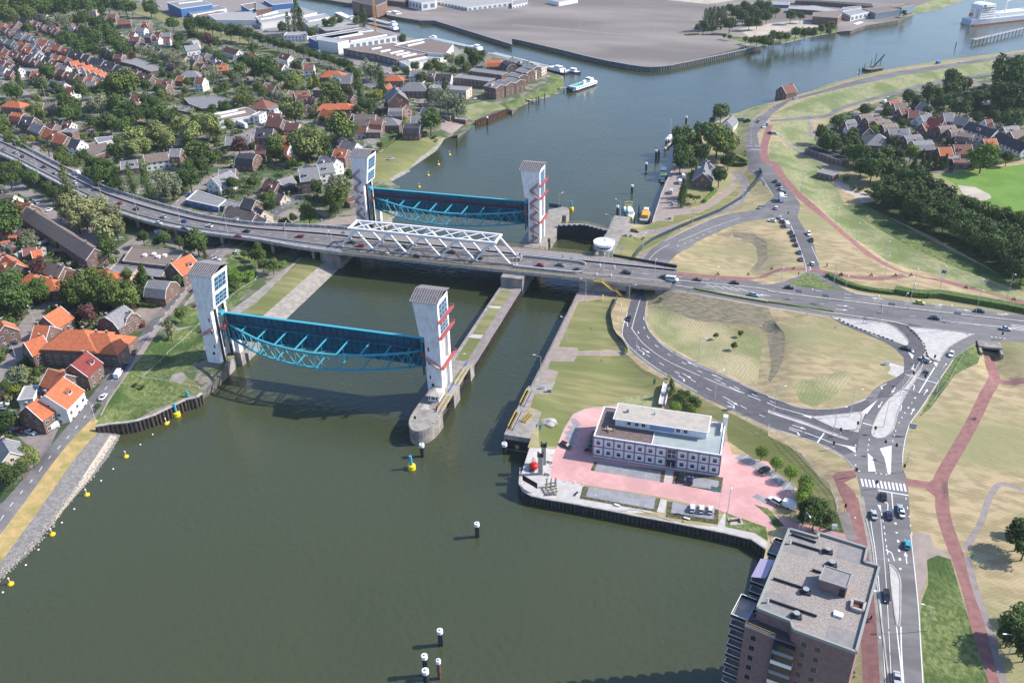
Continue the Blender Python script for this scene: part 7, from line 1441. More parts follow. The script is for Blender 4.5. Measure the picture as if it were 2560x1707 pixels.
def arrow(x, y, dx, dy, tile, turn=0, L=5.):
 """an arrow from sight (x,y) towards (x+dx, y+dy)"""
 p = gpt(f'{tile} {x},{y}'); q = gpt(f'{tile} {x+dx},{y+dy}'); d = np.array(q[:2])-p[:2]; d = d/np.hypot(*d); n_ = np.array([-d[1], d[0]])
 def pt(a, b): v = p[:2]+d*a+n_*b; return (v[0], v[1], H(*v)+.04)
 for Q in ([(0, -.14), (L*.68, -.14), (L*.68, .14), (0, .14)],): mk.add([pt(*v) for v in Q], [(0, 1, 2, 3)], M['mark'])
 if turn == 0: mk.add([pt(L*.62, -.55), pt(L, 0), pt(L*.62, .55)], [(0, 1, 2)], M['mark'])
 else: s = turn; mk.add([pt(L*.62, 0), pt(L*.72, 0), pt(L*.85, s*.8), pt(L*.75, s*.8)], [(0, 1, 2, 3)], M['mark']); mk.add([pt(L*.65, s*.8), pt(L*.95, s*.8), pt(L*.9, s*1.5)], [(0, 1, 2)], M['mark'])
def kerb(s, w_=.35, h_=.12, m='concl'):
 P = drape(curve(s), 4);
 for a, b in zip(P, P[1:]): kb.bar((*a, H(*a)+h_/2-.02), (*b, H(*b)+h_/2-.02), w_, h_+.04, M[m])
# curved junction road
line('B3 1180,1170 1130,1330 1100,1450'); dash('B3 1210,1340 1205,1420 1240,1520 C3 1300,25 1480,145 1690,260 1900,360 2100,440 2350,530 C4 130,600')
line('B3 1235,1195 1215,1350 1240,1440 1330,1560 C3 1480,100 1740,235 2100,375 2350,500 C4 220,600 450,625 690,608 900,530')
line('B3 1130,1490 1180,1560 C3 1240,50 1400,165 1600,260 1900,390 2120,470'); line('B3 1060,1300 1000,1490 1040,1566 C3 1100,70 1300,230 1500,350 1700,460'); dash('C3 1140,30 1240,125 1370,205 1510,280 1670,360 1820,445 1990,530 2160,620 2250,660 C4 100,745')
line('B3 1100,1450 1150,1520 1095,1440'); line('C3 1920,375 2350,560 C4 130,620 400,690', .3); line('C4 0,785 300,880 470,940 700,1060 790,1160'); line('C4 195,785 470,880 600,935 810,970', .3)
patch('C4 600,930 800,970 805,1020 720,965'); patch('C4 865,640 1005,535 905,665'); patch('C4 1025,980 1135,952 1128,1215 1100,1215 1070,1070'); patch('C4 915,1020 960,1060 990,1190 920,1190'); patch('C4 1285,95 1338,125 1325,160'); patch('C4 1515,185 1560,195 1545,235'); patch('C4 310,675 400,680 400,705'); line('C4 450,930 515,840', .5); line('C4 870,745 970,772', .45)
for i in range(12):
 x, y = 848+i*35.5, 1255+i*4.4; patch(f'C4 {x},{y} {x+18},{y+2} {x+36},{y+72} {x+16},{y+70}')
line('C4 1010,1363 1290,1410', .45); dash('C4 830,1185 1250,1240', .8, .8, .45); dash('C4 805,900 800,1150 820,1230', .7, .7, .5); dash('C4 930,890 915,1010', 1.5, 1.5); dash('C4 1175,810 1140,930', 1.5, 1.5)
line('C4 1135,1385 1150,1566', .28); dash('C4 1265,1430 1285,1540 D4 1330,260', 1.5, 2.5); dash('C4 1355,510 1290,605 1220,710 1190,770', 1.2, 2.6, .45); line('C4 1385,470 1530,235', .4); line('C4 1265,300 1560,385', .4)
line('C4 1700,165 1540,400 1400,620 1290,760 1240,980 1235,1120', .2); dash('C4 1730,5 1640,60 1600,130 1560,190', .9, .7, .7); dash('C4 1440,20 1450,110 1490,160', .9, .9, .4); dash('C4 1335,80 1310,160 1275,230', .6, .6, .6)
for x, y in ((1340, 1140), (1335, 1400)): pass
arrow(1335, 445, 10, -40, 'C4', 1); arrow(1430, 490, 40, -60, 'C4'); arrow(1215, 635, 15, -50, 'C4', 1); arrow(1310, 670, 30, -55, 'C4'); arrow(1340, 205, -15, 45, 'C4'); arrow(1170, 415, -30, 50, 'C4'); arrow(1050, 550, -40, 60, 'C4'); arrow(1090, 385, -60, 30, 'C4', 1); arrow(220, 765, 120, 35, 'C4'); arrow(190, 800, 110, 40, 'C4', -1)
for x, y in ((1190, 60), (1160, 70), (1565, 290), (1525, 310), (1985, 530), (1975, 550)): arrow(x, y, 60, 35, 'C3', 0 if y in (60, 290, 530) else -1)
arrow(1700, 230, -60, -30, 'C3'); arrow(1930, 345, -60, -30, 'C3'); arrow(1060, 1430, 0, -40, 'B3', 1)
# south leg
dash('D4 1040,0 1060,80 1080,260 1110,460', 1.6, 1.2, .25); dash('D4 1170,90 1180,180 1195,260 1205,360 1212,450 1215,540', 1.4, 2.4, .6); line('D4 1310,200 1350,560 1385,900 1400,1200 1425,1600'); line('D4 1115,470 1180,1045', .2); line('D4 1180,1050 1215,1350 1235,1566 1250,1700', .3); line('D4 1220,1045 1225,1300 1245,1566', .3)
arrow(1160, 445, -20, -60, 'D4', 1); arrow(1275, 470, -8, -60, 'D4'); arrow(1100, 1550, 0, -40, 'C4', 1); patch('C4 1003,1495 1035,1500 1040,1566'); line('D4 1035,60 1075,500 1100,900 1120,1300 1135,1600', .15); dash('D4 985,710 1010,950 1040,1225', .6, .6, .8); line('D4 940,60 1000,450 1040,900 1080,1566', .2)
# main road
for s in ('B3 1500,1055 2350,1190 B4 500,1300 1080,1375 1280,1420', 'B3 1500,1010 2350,1085 B4 0,1115 680,1190 1300,1268 1900,1335 2350,1385'): kerb(s, .8, .25)
dash('B3 1500,1030 2350,1140 B4 600,1240 1300,1330 2350,1470', 3, 9, .2); dash('B3 1500,975 2300,1040 B4 100,1060 700,1130 1300,1200 1900,1290 2350,1350', 3, 9, .25); dash('B4 700,1165 1400,1235 2350,1345', 3, 9, .2)
for i in range(5): line(f'B3 {1780+i*75},{1040+i*9} {1870+i*75},{1075+i*9}', .3)
line('B3 1500,1095 2350,1250 B4 300,1300 560,1340 800,1410 1020,1530', .2); line('B4 790,1125 980,1150', .3); line('B4 860,1340 1030,1365', .6); dash('B4 1880,1500 2350,1560', .8, .8, .6); line('B4 1650,1380 1900,1410 2350,1450', .25)
for i in range(4): line(f'B4 {2230+i*5},{1410+i*14} {2420},{1432+i*14}', .35)
for x, y, d in ((630, 1233, 1), (620, 1270, 1), (1500, 1222, 1), (1730, 1270, 1), (2100, 1308, 1), (1060, 1180, -1), (20, 1150, -1)): arrow(x, y, 60*d, 6*d, 'B4')
# slip road north, queue road
line('Z3 600,1480 900,1330 1300,1150 1500,1085 1560,1080'); line('Z3 800,1490 1200,1320 1500,1210 1700,1150', .2); dash('Z3 780,1560 960,1490 1130,1410 1280,1345 1450,1270', 1.6, 3.2, .35); line('Z1 1850,400 1890,290 2000,170 2200,60', .2); arrow(1990, 375, 20, -50, 'Z1')
line('A3 2150,1340 2270,1345', .5); line('A3 2170,1380 2290,1380', .5); line('B3 2210,0 2290,60 2350,150 B4 50,230'); line('B4 210,500 350,860 350,930', .22); line('B4 400,690 460,830', .2); line('B4 365,850 400,910 365,910', .3); dash('B4 110,410 260,365', .7, .7, .4); dash('A3 2250,1060 2200,1160 2190,1300 2230,1440', 2, 4, .2); line('Z3 1820,740 1960,690', .2)
dash('A3 2290,1060 A4 20,1020 200,900 500,800 900,700 1500,600 2350,490', 3, 6, .15)
# cycle path centre dots
for s in ('C4 2050,300 1990,500 1900,700 1760,950 1640,1150 1580,1300 1600,1500 D4 1610,0 1680,250 1780,500 1880,800 1960,1200 2060,1566', 'B4 300,250 500,430 700,600 900,760 1100,880 1300,960 1600,1020 1900,1100 2350,1230', 'D4 800,40 830,200 870,520 920,900 945,1200 960,1566'): dash(s, .5, 4., .4)
# left dike road
dash('0,1195 70,1105 150,1010 200,950 260,870 330,780 430,660 480,590 560,530 640,485 700,440 780,375 850,325 905,280', 2.4, 3.6, .28)
# parking lines at the office
for k, n_, s in ((0, 7, ((855, 1108), (835, 1200), (78, 13))), (1, 3, ((1745, 1255), (1725, 1345), (75, 12))), (2, 7, ((782, 1345), (762, 1440), (77, 13))), (3, 5, ((1555, 1485), (1535, 1566), (78, 12)))):
 for i in range(n_): (ax, ay), (bx, by), (sx, sy) = s; dash(f'C3 {ax+i*sx},{ay+i*sy} {bx+i*sx},{by+i*sy}', .5, .4, .15)
for i in range(4): line(f'C3 {2080+i*75},{1100+i*45} {2170+i*75},{1040+i*45}', .12); line(f'C4 {-10+i*70},{1290+i*42} {80+i*60},{1220+i*40}', .12)
tag(mk.build('road_markings'), kind='structure')
# kerbs
for s in ('B3 1240,1190 1218,1360 1260,1480 1350,1566 C3 1490,90 1750,225 2100,370 2350,492 C4 0,512 230,595 450,627 700,607 900,522', 'C3 75,1230 70,1300 105,1370 180,1412 345,1447 520,1475 1000,1566 D3 1130,25 1520,97 1940,180', 'C4 0,790 200,842 440,925 600,990 700,1060 780,1150', 'C4 1420,215 1400,290 1260,480 1190,650 1160,800 1080,875 1000,890 945,860 960,770 1020,640 1110,520 1260,420 1420,215', 'C4 400,690 740,660 870,640 850,760 830,830 600,790 400,690', 'B4 570,1335 800,1360 1080,1390 1180,1440 1260,1520 C4 1290,0', 'B4 1285,1430 1700,1470 1880,1500 1740,1566 C4 1640,60 1570,180 1480,150 1440,60 B4 1380,1500 1285,1430', 'D4 1115,475 1160,500 1215,590 1220,700 1215,1040 1180,1045 1140,750 1115,475', 'C3 410,970 490,780 565,665 700,607 840,600', 'C4 0,1150 255,1330', 'D4 900,60 950,250 980,500 1030,900 1080,1300 1110,1566', 'C4 0,625 300,722 740,892'): kerb(s)
tag(kb.build('kerb'), kind='structure')
dk = MB()
for s in ('B4 650,1360 1150,1560', 'B4 1285,1435 1420,1566 C4 1440,40 1460,130 1490,165'):
 P = drape(curve(s), .9)
 for i in range(0, len(P)-1, 2): a, b = P[i], P[i+1]; dk.bar((*a, H(*a)+.1), (*b, H(*b)+.1), .45, .2, M['black'])
tag(dk.build('chequered_kerb'), kind='structure')
# ================================================================ cars
CP = {'k': ('black', (.012, .012, .014)), 'n': ('dark blue', (.012, .02, .06)), 'w': ('white', (.72, .73, .74)), 's': ('silver', (.42, .44, .46)), 'g': ('grey', (.14, .15, .165)), 'b': ('light blue', (.28, .38, .44)), 'r': ('red', (.30, .012, .015)), 't': ('turquoise', (.01, .32, .40)), 'y': ('lime yellow', (.50, .55, .08)), 'G': ('dark green', (.01, .05, .04)), 'B': ('blue', (.02, .10, .35)), 'o': ('orange yellow', (.75, .38, .01))}
CM = {k: mat(v[0].replace(' ', '_')+'_car_paint', v[1], .28, spec=.5, coat=.5) for k, v in CP.items()}
HL = simple('headlight', (.75, .75, .72), .15); TLm = simple('taillight', (.45, .01, .01), .3)
DIM = {'c': (4.3, 1.72, 1.45, 'car'), 'h': (3.8, 1.66, 1.48, 'hatchback'), 'e': (4.6, 1.76, 1.5, 'estate car'), 'v': (5.3, 1.95, 2.35, 'van'), 'm': (5.8, 2.0, 2.5, 'minibus'), 't': (8.5, 2.4, 3.4, 'camper'), 'u': (4.6, 1.85, 1.75, 'off-roader'), 'T': (11., 2.5, 3.8, 'truck')}
CC = {}
def car_proto(kd, col):
 L, Wd, Ht, _ = DIM[kd]; x = L/2; y = Wd/2; pm = CM[col]
 def loft(st, m, nm, par, caps=True):
  mb = MB(); vs = []; fs = []
  for ring in st: vs += ring
  n_ = len(st[0]); k = len(st)
  for j in range(k-1):
   for i in range(n_): fs.append((j*n_+i, j*n_+(i+1) % n_, (j+1)*n_+(i+1) % n_, (j+1)*n_+i))
  fs += [tuple(range(n_-1, -1, -1)), tuple(range((k-1)*n_, k*n_))]; mb.add(vs, fs, m); return mb.build(nm, None, par)
 def ring(px, w_, z0, z1): return [(px, -w_*.9, z0), (px, -w_, (z0+z1)/2), (px, -w_*.93, z1*.97), (px, -w_*.7, z1), (px, w_*.7, z1), (px, w_*.93, z1*.97), (px, w_, (z0+z1)/2), (px, w_*.9, z0)]
 t = empty({'v': 'parked_van', 'm': 'minibus', 't': 'camper', 'T': 'truck'}.get(kd, 'car'))
 if kd in 'vmtT':
  cab = x*.62; hz = Ht
  loft([ring(-x, y*.96, .35, hz*.97), ring(-x+.15, y, .3, hz), ring(cab, y, .3, hz), ring(x-.75, y*.97, .3, hz*.62 if kd != 'T' else hz*.9), ring(x-.1, y*.94, .3, hz*.45 if kd != 'T' else hz*.85), ring(x, y*.85, .4, hz*.4)], pm, 'body', t)
  mb = MB(); mb.add([(cab+.05, -y*.86, hz*.93), (cab+.05, y*.86, hz*.93), (x-.72, y*.86, hz*.64), (x-.72, -y*.86, hz*.64)], [(0, 3, 2, 1)], M['glass']); mb.build('windscreen', None, t)
  mb = MB(); zt = hz*.86; zbm = hz*.58
  for s in (-1, 1):
   mb.add([(cab-1.0, s*(y+.015), zbm), (cab+.25, s*(y+.015), zbm), (cab, s*(y+.015), zt), (cab-1., s*(y+.015), zt)], [(0, 1, 2, 3) if s < 0 else (3, 2, 1, 0)], M['glass'])
   if kd == 'm':
    for q in range(3): mb.add([(cab-2.2-q*1.15, s*(y+.015), zbm), (cab-1.2-q*1.15, s*(y+.015), zbm), (cab-1.2-q*1.15, s*(y+.015), zt), (cab-2.2-q*1.15, s*(y+.015), zt)], [(0, 1, 2, 3) if s < 0 else (3, 2, 1, 0)], M['glass'])
  mb.build('side_window', None, t)
 else:
  loft([ring(-x, y*.86, .42, .78), ring(-x+.18, y*.96, .28, .92), ring(-x*.4, y, .25, .93), ring(x*.38, y, .25, .9), ring(x-.35, y*.95, .28, .74), ring(x, y*.82, .4, .58)], pm, 'body', t)
  rear = -x+.12 if kd in 'ehu' else -x+.65
  b0 = [(rear, -y*.88, .88), (x*.42, -y*.88, .86), (x*.42, y*.88, .86), (rear, y*.88, .88)]; tz = Ht-.04
  r1 = rear+(.35 if kd in 'ehu' else .85); f1 = x*.42-.75; b1 = [(r1, -y*.68, tz), (f1, -y*.68, tz), (f1, y*.68, tz), (r1, y*.68, tz)]
  mb = MB(); mb.add(b0+b1, [(0, 1, 5, 4), (1, 2, 6, 5), (2, 3, 7, 6), (3, 0, 4, 7)], M['glass']); mb.build('window', None, t)
  mb = MB(); mb.box(r1-.06, f1+.06, -y*.7, y*.7, tz-.03, tz+.05, pm); mb.build('roof', None, t)
 wr = .33 if kd not in 'tT' else .48
 for sx in (-.62, .62):
  for s in (-1, 1): mb = MB(); mb.tube((x*sx, s*(y-.2), wr), (x*sx, s*(y+.02), wr), wr, n=12, m=M['rubber']); mb.tube((x*sx, s*(y+.02), wr), (x*sx, s*(y+.03), wr), wr*.55, n=8, m=M['grey']); mb.build('wheel', None, t)
 for s in (-1, 1):
  mb = MB(); mb.box(x-.16, x-.0, s*y*.68-.17, s*y*.68+.17, .56, .7, HL); mb.build('headlight', None, t); mb = MB(); mb.box(-x-.01, -x+.12, s*y*.75-.12, s*y*.75+.12, .66, .86, TLm); mb.build('taillight', None, t)
 return t
NC = [0]
def car(tile, x, y, dx, dy, col, kd='c', deck=False, label=None):
 fr = TL[tile]; u, v = fr[0]+x/fr[2], fr[1]+y/fr[2]; u2, v2 = u+dx/fr[2], v+dy/fr[2]
 if deck: p = G(u, v, 10.45); q = G(u2, v2, 10.45); z = 10.04
 else: p = gpt(f'S {u},{v+1.2}'); q = gpt(f'S {u2},{v2+1.2}'); z = p[2]+.03
 key = (kd, col)
 if key in CC: t = copy_tree(CC[key])
 else: t = CC[key] = car_proto(kd, col)
 a = math.atan2(q[1]-p[1], q[0]-p[0]); t.location = (p[0], p[1], z); t.rotation_euler = (0, 0, a)
 if not deck:
  f = Vector((math.cos(a), math.sin(a))); h1, h2 = H(p[0]+f.x*1.3, p[1]+f.y*1.3), H(p[0]-f.x*1.3, p[1]-f.y*1.3); t.rotation_euler = (0, -math.atan2(h1-h2, 2.6), a); t.location.z = max((h1+h2)/2, z-.03)+.03
 NC[0] += 1
 if label: tag(t, label, DIM[kd][3], 'cars and vans')
 else: describe(t, f'{CP[col][0]} {DIM[kd][3]}', DIM[kd][3], 'cars and vans', p)
def cars(tile, s, deck=False):
 for it in s.strip().split(';'):
  k = it.split(); x, y, dx, dy = map(float, k[0].split(',')); car(tile, x, y, dx, dy, k[1][0], k[1][1] if len(k[1]) > 1 else 'c', deck)
cars('B3', '40,812,-20,-3 se;265,868,20,3 rh;445,865,20,3 gc;605,910,20,3 Gc;1055,935,20,3 ke;1405,975,20,3 kc', True)
car('B3', 1472, 1010, 20, 3, 'w', 'm', False, 'white minibus leaving the right end of the bridge')
cars('B2', '400,603,-20,-2 re;870,658,-20,-2 kc;960,688,-20,-2 rc;1345,697,-20,-2 kc;1325,725,20,2 bc;1180,754,20,2 se;1480,787,20,2 kh;1790,748,-20,-2 nc;2040,803,-20,-2 kc', True)
cars('B1', '505,20,-20,-12 sc;715,28,-20,-12 wv;690,108,-20,-14 wc;1102,298,-20,-10 rh;1250,348,-20,-9 kc;1500,423,-20,-7 sc;1460,480,20,6 wc;1690,462,-20,-5 Bc;1700,528,20,5 gc;1922,507,-20,-5 wc;2262,555,-20,-3 kc;2190,602,20,2 rc', True)
cars('A1', '30,1377,-20,-8 gc;140,1398,-20,-9 sc;205,1438,20,10 kc;400,1532,-20,-12 kc', True)
cars('B1', '300,265,30,20 gc;340,295,30,20 se;1100,637,-30,5 se;1075,752,20,10 kc;1352,510,20,10 rh;1575,558,30,5 ov;1470,572,30,-5 wv;2175,750,15,-30 se;1990,818,40,3 wc;455,362,-20,10 wc;150,1512,10,-40 kc;130,1548,20,-30 nc;260,1250,30,5 wc;1320,1420,5,-30 rh;1920,425,20,20 rh;1740,225,20,-15 Bc')
cars('C1', '1065,48,30,-40 nc;75,97,30,-20 kc;125,22,30,-5 nc;1240,98,10,-30 Gc;1150,228,25,-40 nc;1090,308,25,-40 wv;950,513,30,-35 wc;780,433,40,5 kc;480,800,-40,15 wv;285,838,40,12 wc;175,822,40,5 rc;320,292,30,5 kc;30,587,30,-5 wc;60,640,30,3 ge')
cars('B4', '70,98,-5,-20 Gc;100,130,-6,-18 nc;122,167,-6,-18 wc;148,205,-5,-20 nc;158,238,-5,-20 wc;75,345,5,-20 wh;35,462,-25,-4 wc;112,438,-20,-18 wc;132,470,-10,-20 kc;210,568,-8,-20 nc;230,602,-8,-20 kc;240,638,-8,-20 nc;257,683,-8,-20 nc;287,752,-5,-20 Bc;305,815,-5,-20 gc;375,582,4,20 we;400,640,4,20 kc;195,1077,20,2 kc;1940,1292,20,3 nc;1530,1357,20,3 nc;2180,1455,20,3 sc')
car('B4', 120, 265, -8, -20, 'w', 't', False, 'white camper standing in the queue of cars'); car('B4', 172, 505, -10, -20, 'w', 'v', False, 'white van leading the second queue of cars'); car('B4', 1395, 1217, 20, 3, 'y', 'h', False, 'lime yellow small car on the wide main road'); car('B4', 408, 857, 0, -10, 'w', 'h', False, 'tiny white car waiting at the island end of the north road')
cars('B3', '1700,1008,20,2 kc;2045,1033,20,2 kc;2220,1144,20,4 be;1075,1360,-3,20 kc;1125,558,20,3 ke;2285,340,20,-8 bc;1490,310,20,-5 sh;1460,200,10,-25 sv;1570,60,-5,-20 wv;1540,110,-5,-20 wv')
cars('C4', '1270,68,20,6 kc;1440,172,-20,-10 se;1680,122,-10,20 wh;1460,282,10,-20 gh;1060,1425,-2,-20 kc;1210,1543,-2,-20 bc;60,1465,-30,-18 wu'); cars('D4', '970,28,-4,-20 sc;1112,32,-3,-20 nc;1225,10,-3,-20 wc;1087,775,2,20 ke;1180,1530,2,20 sc')
car('D4', 1275, 303, -1, -20, 't', 'h', False, 'turquoise small car heading up the road beside the apartment block')
cars('C3', '497,958,30,15 ke;1560,1258,3,-25 kc;1637,1283,3,-25 nh;2315,1180,30,-15 ke'); cars('D4', '600,0,0,0 ws') if 0 else None
for i, (x, lab) in enumerate(((1655, 'left one of three white cars parked side by side at the quay'), (1738, 'middle one of three white cars parked side by side at the quay'), (1820, 'right one of three white cars parked side by side at the quay'))): car('C3', x, 1535+i*8, 2, -25, 'w', 'h', False, lab)
cars('A1', '1580,832,30,3 sc;2090,1450,30,5 gc;1920,1270,30,-3 sc;2010,1240,30,-3 wc;1410,1215,30,0 wc;2220,1210,20,10 kc;1980,1290,30,-3 gc;1830,1300,30,0 sc;500,1120,20,4 gc;2060,120,20,5 wc;1470,60,20,3 wc;1700,160,20,8 kc'); car('A1', 2230, 1165, 20, 8, 'w', 'T', False, 'long white truck parked at the end of the glazed hall')
cars('A2', '1092,812,20,5 gc;550,1130,20,6 se;590,1140,20,6 gc;1288,1168,20,-12 se;1318,1122,12,-15 kc;1170,1352,20,-15 nc;1250,1282,20,-15 kc;1725,1118,20,3 sc;1555,832,20,0 kc;2010,907,15,-5 wc;585,482,20,10 wv;745,495,20,10 kc;1210,676,20,0 wc;1260,610,20,5 wc;300,1125,20,5 wc;980,520,20,5 sc;1020,575,20,10 kc;60,280,20,-3 wc;90,290,20,-3 sc;30,300,20,-3 wc;1480,555,20,0 wc;1240,1460,20,-5 sc')
cars('A3', '2260,1117,-8,15 nc;2312,1168,-8,18 wc;2338,1150,-8,18 Bc;2105,1108,20,0 gv;2160,1118,25,-5 Gv'); cars('A4', '250,908,20,-5 se;1765,573,-20,4 wc;62,1228,20,6 sc;25,1225,20,6 Gc;2110,1342,20,8 wc;2230,1385,20,8 kc;1090,912,20,5 kc')
car('A4', 1557, 585, -20, 5, 'B', 'v', False, 'blue van driving along the right dike road'); car('A4', 1070, 940, 20, -12, 'w', 'v', False, 'white caravan beside the first orange roof in the right village')
cars('A3', '2060,1465,15,0 wc') if 0 else None
# ================================================================ lamps, signals, signs
GR = {'lamp': 'street lamps', 'sig': 'traffic lights'}
LP = {}
def lamp(tile, x, y, ax, ay, deck=False, hgt=12., arm=2.2, double=False, desc='tall grey street lamp'):
 fr = TL[tile]; u, v = fr[0]+x/fr[2], fr[1]+y/fr[2]; p = G(u, v, 10.02) if deck else gpt(f'S {u},{v}'); q = G(u+ax/fr[2], v+ay/fr[2], p[2])
 a = math.atan2(q[1]-p[1], q[0]-p[0]); key = (hgt, arm, double)
 if key in LP: t = copy_tree(LP[key])
 else:
  t = LP[key] = empty('street_lamp'); mb = MB(); mb.tube((0, 0, 0), (0, 0, hgt), .13, .075, 6, M['lamp']); mb.build('pole', None, t)
  for s in ((1, -1) if double else (1,)):
   mb = MB(); mb.tube((0, 0, hgt-.1), (s*arm, 0, hgt+.35), .06, .05, 6, M['lamp']); mb.build('arm', None, t)
   mb = MB(); mb.box(min(s*arm, s*(arm+.9)), max(s*arm, s*(arm+.9)), -.16, .16, hgt+.28, hgt+.45, M['wpaint']); mb.build('lamp_head', None, t)
 t.location = p; t.rotation_euler = (0, 0, a); describe(t, desc, 'street lamp', 'street lamps', p); return t
def lamps(tile, s, **k):
 for it in s.split():
  x, y, ax, ay = map(float, it.split(',')); lamp(tile, x, y, ax, ay, **k)
lamps('B1', '725,192,30,-5 948,302,30,-5 1265,412,30,-5 1660,500,25,-30 2090,572,25,-30', deck=True); lamps('A1', '185,1472,30,-5 345,1562,30,-5', deck=True); lamps('B2', '280,640,20,-25 655,612,-30,-10 700,690,-30,40 400,545,-20,-10', deck=True, hgt=8.5)
lamps('B3', '840,972,5,-20 1305,1022,5,-20 1860,1095,15,-20', deck=True, hgt=9.5); lamps('B3', '675,1202,-30,-10 500,1562,-30,-10 1070,1245,30,0 1200,770,10,-10 2110,335,10,10 990,440,-30,-5 905,585,-30,-5 430,375,30,-10 995,1460,0,-20 185,705,10,-5', hgt=10.)
lamps('B3', '1845,355,5,20 1078,605,5,20 1655,500,10,10', hgt=14., arm=.6)
lamps('B4', '108,1118,5,20 363,1322,10,20 598,1062,10,20 690,1192,10,20 967,1385,5,20 1290,1268,10,20 1222,1358,10,20 1618,1472,10,20 1900,1332,20,20 1065,1002,5,20 607,545,10,15 303,212,10,10 800,690,5,15 1575,1100,5,15 2190,1180,10,10 1325,1130,5,20 1070,865,5,15', arm=1.)
lamps('C3', '265,372,-50,-10 1140,120,5,20 1710,188,30,10 1862,522,30,-10 1980,1566,0,30', hgt=11.); lamps('C4', '52,648,20,0 597,847,20,0 750,682,20,0 1212,495,30,0 1060,782,30,0 1545,472,10,-10', hgt=10.5); lamps('D4', '1462,1085,-40,-10 2195,1335,-20,0 320,185,5,10', hgt=8.); lamps('A1', '420,905,-20,0', hgt=12.); lamps('C1', '150,165,-20,0 875,720,-10,-10', hgt=7.); lamps('B1', '315,1395,-10,-10', hgt=7.)
lamps('A3', '1305,335,5,10 1558,335,5,10 843,300,5,10 625,260,5,10 1650,280,5,10 2250,1240,5,10', hgt=10., arm=.8); lamps('A4', '598,850,10,5 795,775,10,5 230,970,10,5 620,1010,10,5', hgt=9., arm=1.2); lamps('Z3', '935,520,-40,-5 1720,1000,10,0', hgt=8.)
lamps('B2', '310,295,5,5 2310,1110,30,-10', hgt=7.); lamps('C2', '1860,260,20,0 1525,775,20,0', hgt=7.)
def signal(tile, x, y, dx, dy, armlen=0., h=3.2):
 p = gpt(f'{tile} {x},{y}'); q = gpt(f'{tile} {x+dx},{y+dy}'); a = math.atan2(q[1]-p[1], q[0]-p[0]); t = empty('traffic_light', p, a); mb = MB()
 hh = 5.6 if armlen else h
 mb.tube((0, 0, 0), (0, 0, hh), .08, .07, 6, M['lamp'])
 for i in range(3): mb.tube((0, 0, .2+i*.8), (0, 0, .6+i*.8), .1, .1, 6, M['wpaint'] if i % 2 else M['black'])
 mb.build('pole', None, t)
 if armlen: mb = MB(); mb.bar((0, 0, hh), (armlen, 0, hh+.2), .14, .14, M['lamp']); mb.build('arm', None, t)
 for X in ((0,) if not armlen else (armlen*.55, armlen)):
  mb = MB(); z = hh-.55 if not armlen else hh-.35; mb.box(X-.32, X+.32, -.16, .16, z-.55, z+.6, M['black'])
  for k, c in enumerate(((.5, .02, .01), (.5, .3, .02), (.02, .35, .1))): mb.tube((X, -.17, z+.35-.36*k), (X, -.2, z+.35-.36*k), .12, n=8, m=simple(f'lens{k}', c, .3))
  mb.build('signal_head', None, t)
 describe(t, 'traffic light on long arm' if armlen else 'traffic light on short post', 'traffic light', 'traffic lights', p)
for a in (('C4', 1275, 1110, -120, -40, 7.5), ('C4', 1550, 470, -200, -60, 9.), ('B4', 1028, 1390, -10, -90, 5.), ('C4', 815, 805, 10, 5), ('C4', 975, 850, 10, 5), ('C4', 658, 865, 10, 5), ('C4', 595, 990, 10, 0), ('C4', 800, 1235, 10, 0), ('B4', 2140, 1545, 10, 0), ('B4', 275, 990, 5, -10), ('B4', 540, 1010, 10, 0), ('C4', 1410, 200, 10, 0), ('C4', 1520, 190, 10, 0), ('B3', 1400, 945, 10, 0), ('C4', 985, 1350, 10, 0), ('D4', 700, 0, 10, 0), ('C4', 1240, 1200, 10, 0), ('B4', 180, 430, 5, 0)): signal(*a)
def sign(tile, x, y, w_, h_, z, m, lab, ang=0., legs=1, name='road_sign', stripes=None):
 p = gpt(f'{tile} {x},{y}'); t = empty(name, p, R(ang), lab, 'sign'); mb = MB()
 for k in ((0,) if legs == 1 else (-w_*.4, w_*.4)): mb.tube((k, .06, 0), (k, .06, z+h_), .07, n=6, m=M['lamp'])
 mb.build('post', None, t); mb = MB(); mb.box(-w_/2, w_/2, -.05, .02, z, z+h_, m)
 if stripes:
  for i in range(stripes): mb.box(-w_/2+.05, w_/2-.05, -.08, -.05, z+h_*(i+.1)/stripes, z+h_*(i+.55)/stripes, M['black'])
 mb.build('panel', None, t); return t
sign('C4', 1310, 860, 2.2, 2., 2.8, M['wpaint'], 'tall direction board with black lines beside the long south leg', -5, stripes=3)
sign('B3', 2280, 395, 3.6, 1., 3.6, M['grey'], 'blue grey direction board above the road at the top of the north island', 20, 2); sign('B4', 1600, 990, 1.8, 1.6, 2.6, simple('sign_blue', (.03, .08, .35)), 'blue direction board beside the red cycle path', -10, 2)
sign('B4', 1950, 1070, 1.8, 1.4, 2.4, M['wpaint'], 'white direction board on the verge right of the scooter rider', -15); sign('Z2', 1325, 1030, 1.5, 2.2, 2.8, M['wpaint'], 'white board on a grass slope beside the control tower', 10)
for (tl, x, y), lab in zip((('B4', 515, 1222), ('B4', 1120, 1300), ('B4', 1720, 1385), ('B4', 270, 1180), ('B3', 1280, 985)), ('second dark overhead board along the main road', 'third dark overhead board before the white islands', 'fourth dark overhead board at the right end', 'first small dark board on the main road median', 'grey overhead board near the white minibus')): sign(tl, x, y, 2.6, 1.4, 3.2, M['grey'], lab, -8, 2)
